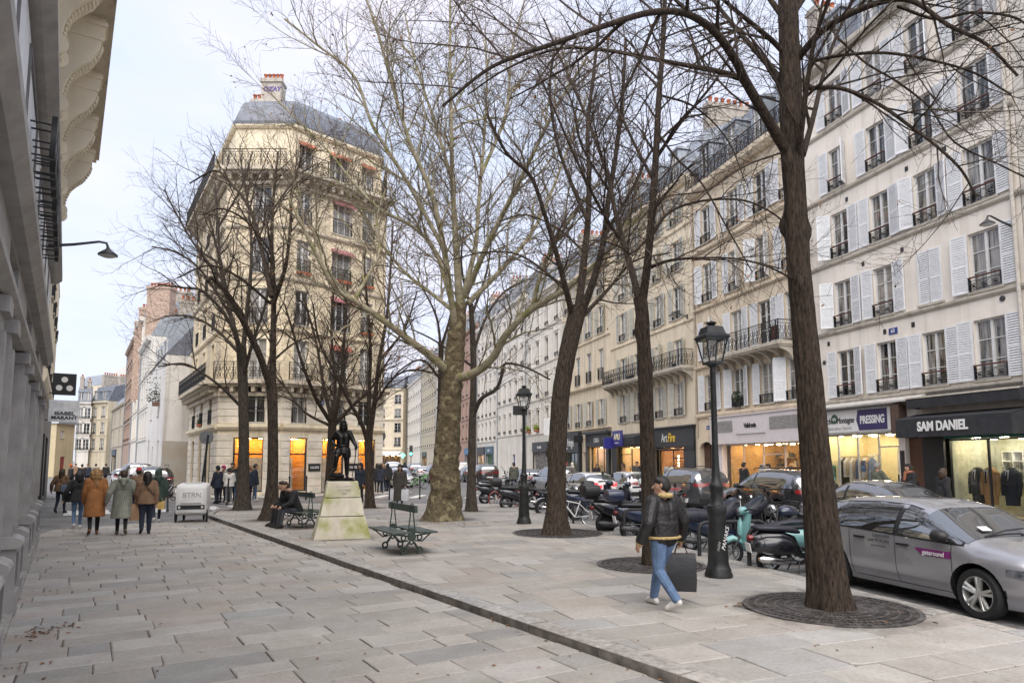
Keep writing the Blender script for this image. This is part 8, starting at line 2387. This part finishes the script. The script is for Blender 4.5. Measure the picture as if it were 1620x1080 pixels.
def bag(label, P, w_, h, d_, m, rz=0.0, handles=True, name='shopping_bag', cat='bag', hang=.12):
    """P: where the hand holds it"""
    t = thing(name, label, cat, (P.x, P.y, P.z-hang-h), rz)
    mb = MB(); q = lambda a, c_, z, j=0.0: [(-a/2, -c_/2, z), (-a/4, -c_/2-j, z), (a/4, -c_/2+j*.5, z), (a/2, -c_/2, z), (a/2, c_/2, z), (0, c_/2+j, z), (-a/2, c_/2, z)]
    mb.rings([q(w_*.94, d_, 0), q(w_, d_*1.02, h*.3, .015), q(w_*.98, d_*.9, h*.7, -.01), q(w_*.97, d_*.55, h, .0)]); mb.build('body', m, t, 25)
    hm = MB()
    for s in (-1, 1): hm.tube([(-w_*.22, s*d_*.2, h-.01), (-w_*.12, s*.02, h+hang*.8), (0, 0, h+hang), (w_*.12, s*.02, h+hang*.8), (w_*.22, s*d_*.2, h-.01)], .006, 5)
    hm.build('handles', m, t)
    return t
c_black = cloth('black', (.016, .016, .018)); c_jeans = M('cloth_jeans_blue', (.10, .16, .27), .9, var=.2, scale=7, bump=1.0, bscale=11); c_dk = cloth('jeans_dark', (.02, .026, .045)); c_shear = M('shearling', (.50, .36, .16), .95, var=.25, scale=40, bump=.8, bscale=90); c_leather = M('leather_black', (.011, .010, .010), .5, var=.25, scale=8, bump=1.0, bscale=12)
c_white = cloth('white', (.62, .60, .56)); c_or = cloth('camel_orange', (.36, .15, .05)); c_sage = M('cloth_sage', (.27, .28, .23), .8, var=.12, scale=6, bump=.2, bscale=20); c_brown = cloth('brown_knit', (.20, .12, .07)); c_boot = cloth('boot_tan', (.20, .09, .035), .7); c_boot2 = cloth('boot_olive', (.13, .09, .05), .7); c_navy = cloth('navy_coat', (.016, .021, .038)); c_olive = cloth('olive', (.07, .075, .06)); c_green = cloth('green_dark', (.03, .05, .04)); c_grey = cloth('grey', (.2, .2, .2)); c_taupe = cloth('taupe_long', (.055, .05, .042)); c_pink = cloth('pink', (.6, .04, .2)); c_red = cloth('red', (.4, .03, .03)); c_orange = cloth('orange', (.6, .15, .03)); c_grn2 = cloth('olive_jacket', (.10, .11, .085)); c_scarf = cloth('scarf_rust', (.33, .13, .07))
# 1 the walking man
P = gp(1052, 962, PZ)
pm_, hands = person('man walking away in a black shearling jacket and blue jeans', P, R(34), 1.64, .58, top=c_black, leg=c_jeans, shoe=c_white, hair='dark', coat=.925, coatm=c_leather, arms=('out', 'out'), trim=c_shear, turn=R(40), voxel=.0085, fingers=True, bulk=1.2, legw=1.28)
gl = MB(); gl.tube([(-.09, .0, 1.62), (-.07, .1, 1.62)], .004, 4); 
bag('black paper shopping bag in the walking man\'s hand', hands[1], .38, .48, .16, M('bag_black', (.014, .014, .015), .35, var=.2, scale=5, bump=.3, bscale=8), R(-8), hang=.14)
# 2-6 the group walking down the left-hand street
P = gp(147, 846, 0); person('woman with blond hair in a long orange-brown coat walking away', P, LAM+R(2), 1.72, .42, leg=c_black, shoe=c_boot, hair='blond', hairlen=3, coat=.48, coatm=c_or, arms=('down', 'down'), voxel=.014)
st = MB(); st.tube([(-.14, -.10, 1.46), (.02, -.19, 1.25), (.16, -.17, 1.05)], .012, 5)
P = gp(191, 846, 0); pp, hh = person('woman in a quilted sage coat with a hood walking away', P, LAM-R(4), 1.67, -.42, leg=c_black, shoe=c_boot2, hair='brown', hairlen=0, coat=.46, coatm=c_sage, hood=('down', c_sage), arms=('out', 'out'), voxel=.014, bulk=1.08)
qm = MB()
for i in range(-5, 6):
    for s in (-1, 1):
        pts = []
        for j in range(9):
            z = .52+.98*j/8; a = -pi/2+i*.2+s*(z-1.0)*1.1; u = max(0, (1.16-z)/.7); rx_, ry_ = .232+.05*u, .168+.075*u
            if -pi*.98 < a < -.02: pts.append((rx_*math.cos(a), ry_*math.sin(a), z))
        if len(pts) > 2: qm.tube(pts, .004, 4)
qm.build('quilt_seams', M('seam_sage', (.16, .165, .135), .8), pp)
bag('brown paper carrier bag hanging beside the woman in sage', gp(211, 846, 0)+Vector((0, .1, .92)), .34, .42, .14, M('kraft', (.36, .22, .12), .8, var=.1), R(20))
P = gp(229, 845, 0); pp, hh = person('woman in a brown fleece jacket and wide dark jeans walking away', P, LAM-R(2), 1.64, .2, leg=c_dk, shoe=c_black, hair='dark', hairlen=2, coat=.84, coatm=c_brown, arms=('down', 'down'), voxel=.014, legw=1.25)
sb = MB(); sb.tube([(-.13, -.13, 1.46), (.02, -.19, 1.28), (.17, -.14, 1.08), (.2, -.02, .98)], .011, 5); sb.build('bag_strap', c_black, pp)
P = gp(121, 836, 0); person('woman in black half hidden left of the orange coat', P, LAM+R(4), 1.62, .4, leg=c_jeans, shoe=c_white, hair='dark', hairlen=1, coat=.82, coatm=c_black, arms=('out', 'down'))
bag('black shoulder bag beside the woman half hidden by the orange coat', gp(107, 836, 0)+Vector((0, 0, 1.18)), .36, .26, .16, c_black, R(30), name='handbag', hang=.16)
P = gp(247, 826, 0); person('person in a dark green hooded coat ahead of the brown jacket', P, LAM, 1.64, .4, leg=c_dk, shoe=c_white, coat=.72, coatm=c_green, hood=('up', c_green), hairlen=-1)
bag('small yellow paper bag held by the person in the green coat', gp(250, 826, 0)+Vector((.12, -.1, .78)), .2, .24, .1, M('bag_yellow', (.5, .33, .10), .7), R(20))
P = gp(216, 818, 0); person('person in a red knit hat ahead of the woman in sage', P, LAM, 1.66, .3, leg=c_dk, hat=c_red, coat=.8, coatm=c_brown)
P = gp(94, 812, 0); pp, _ = person('woman with long brown hair and a blue grey shoulder bag by the left wall', P, LAM-R(25), 1.62, .3, leg=c_dk, shoe=c_black, hair='brown', hairlen=2, coat=.86, coatm=c_brown, arms=('out', 'front'))
bag('blue grey shoulder bag on the woman by the left wall', P+Vector((.28, -.1, 1.2)), .4, .26, .18, cloth('bag_blue', (.10, .13, .18)), R(40), name='handbag', hang=.14)
# far people in the left-hand street
for px_, py_, lb, cm, hat, rz in ((110, 776, 'distant person in an orange hat in the left-hand street', c_black, c_orange, R(150)), (128, 771, 'distant person in black beside the one with the orange hat', c_black, None, R(30)), (137, 768, 'distant person in dark clothes nearest the silver white van', c_navy, None, R(200)), (150, 767, 'distant person in grey walking down the left-hand street', c_grey, None, R(20)), (166, 766, 'distant person in black next to the parked cars', c_black, None, R(60)), (118, 765, 'distant person in brown farthest down the left-hand street', c_brown, None, R(170))):
    person(lb, gp(px_, py_, -.03), rz, 1.7, .3, coat=.75, coatm=cm, hat=hat, voxel=.04, group='people far down the left-hand street')
# waiting group by the corner building
for px_, py_, lb, k in ((343, 797, 'person in a long navy coat at the left of the waiting group', dict(coat=.72, coatm=c_navy, hat=c_navy, rz=R(70))), (352, 795, 'person in a bright pink knit hat in the waiting group', dict(coat=.8, coatm=c_grey, hat=c_pink, rz=R(160))), (366, 794, 'tall man in black in the middle of the waiting group', dict(h=1.82, coat=.78, coatm=c_black, rz=R(185), face=True, arms=('pocket', 'pocket'))), (361, 797, 'person in a white jacket and grey trousers with back turned', dict(h=1.6, coat=.84, coatm=c_white, leg=c_grey, shoe=c_white, rz=R(10), arms=('front', 'front'))), (375, 795, 'person in a dark green jacket and jeans in the waiting group', dict(h=1.64, coat=.8, coatm=c_green, leg=c_jeans, shoe=c_white, rz=R(25))), (393, 794, 'person in a navy coat just right of the trunk', dict(coat=.74, coatm=c_navy, hair='ginger', rz=R(40))), (402, 792, 'man in a navy parka and jeans at the right of the waiting group', dict(h=1.76, coat=.76, coatm=c_navy, leg=c_jeans, shoe=c_white, hood=('down', c_brown), rz=R(-60)))):
    rz = k.pop('rz'); h_ = k.pop('h', 1.68); person(lb, gp(px_, py_, .08 if py_ < 790 else 0.0), rz, h_, .08, voxel=.021, group='people waiting by the corner building', **k)
# seated couple
bq = Vector((math.cos(B2R), math.sin(B2R), 0)); bn = Vector((-math.sin(B2R), math.cos(B2R), 0))
sdir = bn if bn.y < 0 else -bn
rzs = math.atan2(sdir.y, sdir.x)-pi/2
for k_, (u, lb, kw) in enumerate(((.28, 'seated person in a black jacket on the bench, head in hand', dict(arms=('knee', 'face'), hair='brown', leg=cloth('jeans_grey', (.05, .055, .065)), lean=.45, turn=R(10))), (-.20, 'seated man with dark hair leaning forward behind his companion', dict(arms=('knee', 'knee'), hair='dark', leg=c_black, lean=.30)))):
    p = B2P + bq*u + sdir*.26; person(lb, Vector((p.x, p.y, PZ-.0)), rzs, 1.72, 0, top=c_black, coat=.46, coatm=c_black, sit=True, voxel=.013, tilt=1, face=True, **kw)
# people beyond the statue
person('person in a navy puffer jacket standing right behind the statue', gp(569, 797, PZ), R(165), 1.72, .1, leg=c_black, coat=.78, coatm=c_navy, hood=('up', c_black), face=True, hairlen=1, voxel=.018)
pp, hh = person('woman in a long dark taupe coat and headscarf carrying two bags', gp(632, 799, PZ), R(186), 1.66, .12, leg=c_black, coat=.20, coatm=c_taupe, hood=('up', c_black), face=True, hairlen=-1, voxel=.017, arms=('down', 'down'), bulk=1.08)
for q, lb in ((hh[0], 'white carrier bag in the right hand of the woman in the long coat'), (hh[1], 'white carrier bag in the left hand of the woman in the long coat')): bag(lb, q, .30, .46, .12, M('bag_white', (.60, .62, .66), .4, var=.06), 0, hang=.1)
for px_, py_, lb, cm, rz in ((596, 779, 'person in long black at the left of the far crossing group', c_black, R(20)), (601, 780, 'person in a navy coat in the far crossing group', c_navy, R(-10)), (606, 778, 'person with blond hair in the far crossing group', c_black, R(170)), (613, 777, 'person in a black jacket nearest the pale silver car', c_black, R(40)), (598, 765, 'distant person in grey past the far crossing group', c_grey, R(0)), (640, 757, 'distant person in dark clothes between the parked cars', c_navy, R(30)), (606, 760, 'distant person in brown at the end of the pavement', c_brown, R(190))):
    person(lb, gp(px_, py_, .05), rz, 1.7, .25, coat=.70, coatm=cm, hair='blond' if 'blond' in lb else 'dark', hairlen=1, voxel=.034, group='people at the far crossing')
# across the road
def across(px_, D, lb, h=1.72, rz=0.0, **k):
    c_, s_ = math.cos(PHI), math.sin(PHI); kk_ = (px_-810)/FPX*CP
    a = (kk_*D*s_-D*c_)/(s_+kk_*c_)
    person(lb, rs(a, D, .09), rz, h, voxel=.024, group='people on the far pavement', **k)
across(1387, 18.6, 'man in an olive jacket entering the pressing', 1.76, R(-75), coat=.8, coatm=c_grn2, hair='grey', arms=('down', 'reach'), stride=.2)
across(1437, 17.6, 'woman in a rust scarf near the doorway between the shops', 1.74, R(100), coat=.7, coatm=c_black, scarf=c_scarf, hairlen=1, face=True, arms=('front', 'front'))
across(1490, 17.0, 'woman with tied brown hair in front of the tailor window', 1.62, R(-80), coat=.8, coatm=c_black, hair='brown', hairlen=1, face=True, stride=.2)
across(1176, 17.6, 'man in black looking at his phone by the white shop', 1.76, R(-70), coat=.8, coatm=c_black, face=True, arms=('front', 'front'))
across(1206, 17.2, 'woman in a grey knit hat by the charging post', 1.66, R(100), coat=.7, coatm=c_brown, hat=c_grey, face=True, arms=('up', 'front'))
across(1215, 17.5, 'person in a brown scarf beside the woman in the grey hat', 1.70, R(90), coat=.7, coatm=c_black, scarf=c_brown, arms=('up', 'down'))
across(1008, 17.8, 'man in a black coat outside the black awning shop', 1.78, R(150), top=c_grey, coat=.8, coatm=c_black, face=True)
across(986, 17.4, 'person with curly brown hair behind the silver grey SUV', 1.68, R(80), coat=.8, coatm=c_brown, hair='brown', hairlen=2)
across(944, 17.0, 'person with brown hair by the dark grey hatchback', 1.62, R(200), coat=.8, coatm=c_black, hair='brown', hairlen=1)
across(905, 17.2, 'person in a cream hood in front of the black shop', 1.68, R(60), coat=.8, coatm=c_white, hood=('up', c_white))
across(897, 17.0, 'person in a red hat in front of the black shop', 1.6, R(50), coat=.8, coatm=c_black, hat=c_red)
across(813, 13.9-3.2, 'person in black standing by the motorbikes past the farther lamp', 1.72, R(10), coat=.75, coatm=c_olive)
# bronze statue
m_brz = M('bronze', (.020, .019, .018), .38, .7, var=.35, scale=7)
ST = PED + Vector((0, 0, 1.36)); 
sp_ = thing('bronze_statue', 'dark bronze statue of a standing soldier on the stone pedestal', 'statue', ST, pi+R(8))
MB().bb(-.30, .30, -.24, .24, 0, .035).bb(-.27, .27, -.21, .21, .035, .075).build('plinth', m_brz, sp_)
V = Vector; b = MB(); S = .79
def cp(p, r0, q, r1): capsule(b, V(p)*S+V((0, 0, .075)), r0*S*1.1, V(q)*S+V((0, 0, .075)), r1*S*1.1, 12)
hz = .93
for s in (-1, 1): cp((s*.07, 0, hz), .12, (s*.08, 0, 1.27), .125); cp((s*.08, 0, 1.29), .11, (s*.17, 0, 1.40), .08)
cp((-.10, 0, .9), .11, (-.13, .0, .50), .075); cp((-.13, 0, .50), .075, (-.14, -.02, .10), .055); cp((-.14, -.03, .06), .05, (-.17, .14, .03), .045)
cp((.10, 0, .9), .11, (.16, .22, .66), .075); cp((.16, .22, .66), .075, (.20, .20, .30), .055); cp((.20, .18, .26), .05, (.24, .34, .22), .04)
# puffed breeches
cp((-.11, 0, .86), .125, (-.13, .02, .70), .12); cp((.11, .02, .86), .125, (.14, .13, .76), .12)
cp((.19, 0, 1.40), .085, (.36, -.04, 1.16), .065); cp((.36, -.04, 1.16), .062, (.24, .12, 1.02), .045); cp((.24, .12, 1.02), .045, (.19, .15, 1.0), .04)
cp((-.19, 0, 1.40), .085, (-.33, .06, 1.14), .065); cp((-.33, .06, 1.14), .06, (-.42, .20, .98), .045); cp((-.42, .20, .98), .045, (-.43, .24, .93), .042)
cp((0, 0, 1.42), .07, (0, .01, 1.52), .065); cp((0, .0, 1.62), .095, (0, .02, 1.58), .09); cp((0, .04, 1.56), .07, (0, .055, 1.50), .05); cp((0, .115, 1.58), .012, (0, .125, 1.555), .016)
for s in (-1, 1): cp((s*.07, -.04, 1.6), .06, (s*.09, -.05, 1.44), .045)   # long hair
cp((0, -.06, 1.55), .07, (0, -.09, 1.40), .06)
for s in (-1, 1):                                                             # fingers
    hx = V((-.43, .26, .91)) if s < 0 else V((.17, .16, .99))
    for q in range(4): cp(hx+V((.0, .01, -.02*q+.03)), .014, hx+V((.04 if s < 0 else -.05, .03, -.02*q+.02)), .012)
    cp(hx+V((0, -.01, .03)), .016, hx+V((.03 if s < 0 else -.03, .04, .05)), .013)
inst(remesh(b, .009, [m_brz], 'figure', 2), 'figure', sp_)
hb_ = MB(); hb_.lathe([(.16*S, 1.66*S), (.15*S, 1.685*S), (.105*S, 1.69*S), (.10*S, 1.76*S), (.06*S, 1.80*S), (.01, 1.81*S)], 18, (0, 0, .075)); hb_.build('hat', m_brz, sp_, 40)
sk = MB(); out = []
for z, a_, c_ in ((1.02, .155, .125), (.92, .20, .16), (.80, .235, .19), (.76, .24, .195)): out.append([(a_*S*math.cos(2*pi*j/20)*(1+.05*math.sin(10*pi*j/10)), c_*S*math.sin(2*pi*j/20)*(1+.05*math.sin(8*pi*j/10)), z*S+.075) for j in range(20)])
sk.rings(out); sk.build('tunic', m_brz, sp_, 50)
bt = MB(); bt.ring((0, 0, 1.0*S+.075), .165*S, .02, 20, 6, 'Z'); bt.build('belt', m_brz, sp_, 60)
cn = MB(); cn.tube([(-.44*S, .27*S, 1.12*S), (-.40*S, .28*S, .60*S), (-.33*S, .26*S, .14*S)], [.013, .011, .01], 8); cn.ball((-.44*S, .27*S, 1.14*S), .022, 8); cn.tube([(-.50*S, .27*S, 1.06*S), (-.38*S, .27*S, 1.06*S)], .01, 6); cn.build('sword', m_brz, sp_, 50)
cn = MB(); cn.tube([(.05*S, .18*S, .18*S), (.16*S, .26*S, .17*S), (.34*S, .36*S, .22*S)], [.07, .065, .05], 12); cn.lathe([(.07, 0), (.075, .02), (.06, .03)], 12, (.30*S, .30*S, .17*S), axis='X'); cn.ball((-.02, .16*S, .12), .05, 10); cn.build('cannon', m_brz, sp_, 50)

bpy.data.scenes.remove(TMP)
# ------------------------------------------------------------------ trodden dirt round trunks and benches
m_st, n_, b_ = nmat('ground_dirt')
o_ = n_.nodes['Material Output']
b_.inputs['Roughness'].default_value = .95; b_.inputs['Base Color'].default_value = (.055, .042, .032, 1)
tr_ = n_.nodes.new('ShaderNodeBsdfTransparent'); ms_ = n_.nodes.new('ShaderNodeMixShader')
tc_ = n_.nodes.new('ShaderNodeTexCoord'); ge_ = n_.nodes.new('ShaderNodeNewGeometry')
ln_ = n_.nodes.new('ShaderNodeVectorMath'); ln_.operation = 'LENGTH'
nz_ = n_.nodes.new('ShaderNodeTexNoise'); nz_.inputs['Scale'].default_value = 3.5; nz_.inputs['Detail'].default_value = 6; nz_.inputs['Roughness'].default_value = .7
sb_ = n_.nodes.new('ShaderNodeMath'); sb_.operation = 'SUBTRACT'
mr_ = n_.nodes.new('ShaderNodeMapRange'); mr_.inputs['From Min'].default_value = -.45; mr_.inputs['From Max'].default_value = .35; mr_.inputs['To Max'].default_value = .75
n_.links.new(tc_.outputs['Object'], ln_.inputs[0]); n_.links.new(ge_.outputs['Position'], nz_.inputs['Vector'])
n_.links.new(nz_.outputs['Fac'], sb_.inputs[0]); n_.links.new(ln_.outputs['Value'], sb_.inputs[1])
n_.links.new(sb_.outputs[0], mr_.inputs['Value']); n_.links.new(mr_.outputs[0], ms_.inputs['Fac'])
n_.links.new(tr_.outputs[0], ms_.inputs[1]); n_.links.new(b_.outputs[0], ms_.inputs[2]); n_.links.new(ms_.outputs[0], o_.inputs['Surface'])
dm_ = MB().poly([(1.1*math.cos(2*pi*k/28), 1.1*math.sin(2*pi*k/28), 0) for k in range(28)]).mesh('dirt_patch', m_st)
for px_, py_, rx_, ry_ in ((428, 822, 1.3, .8), (383, 806, 1.3, 1.0), (585, 803, .9, .8), (520, 793, .9, .8), (746, 808, .8, .7), (702, 822, 1.4, 1.0), (645, 872, .9, .6), (484, 834, .9, .7), (1065, 888, .6, .5), (539, 851, .95, .8), (560, 832, .8, .5)):
    p = gp(px_, py_, PZ); o = inst(dm_, 'dirt_patch', None, (p.x, p.y, PZ+.007), random.uniform(0, 6), scale=(rx_, ry_, 1)); o['kind'] = 'stuff'
for (x, y, r_) in TREES_XY:
    o = inst(dm_, 'dirt_patch', None, (x, y, PZ+.0065), random.uniform(0, 6), scale=(r_*1.35, r_*1.3, 1)); o['kind'] = 'stuff'
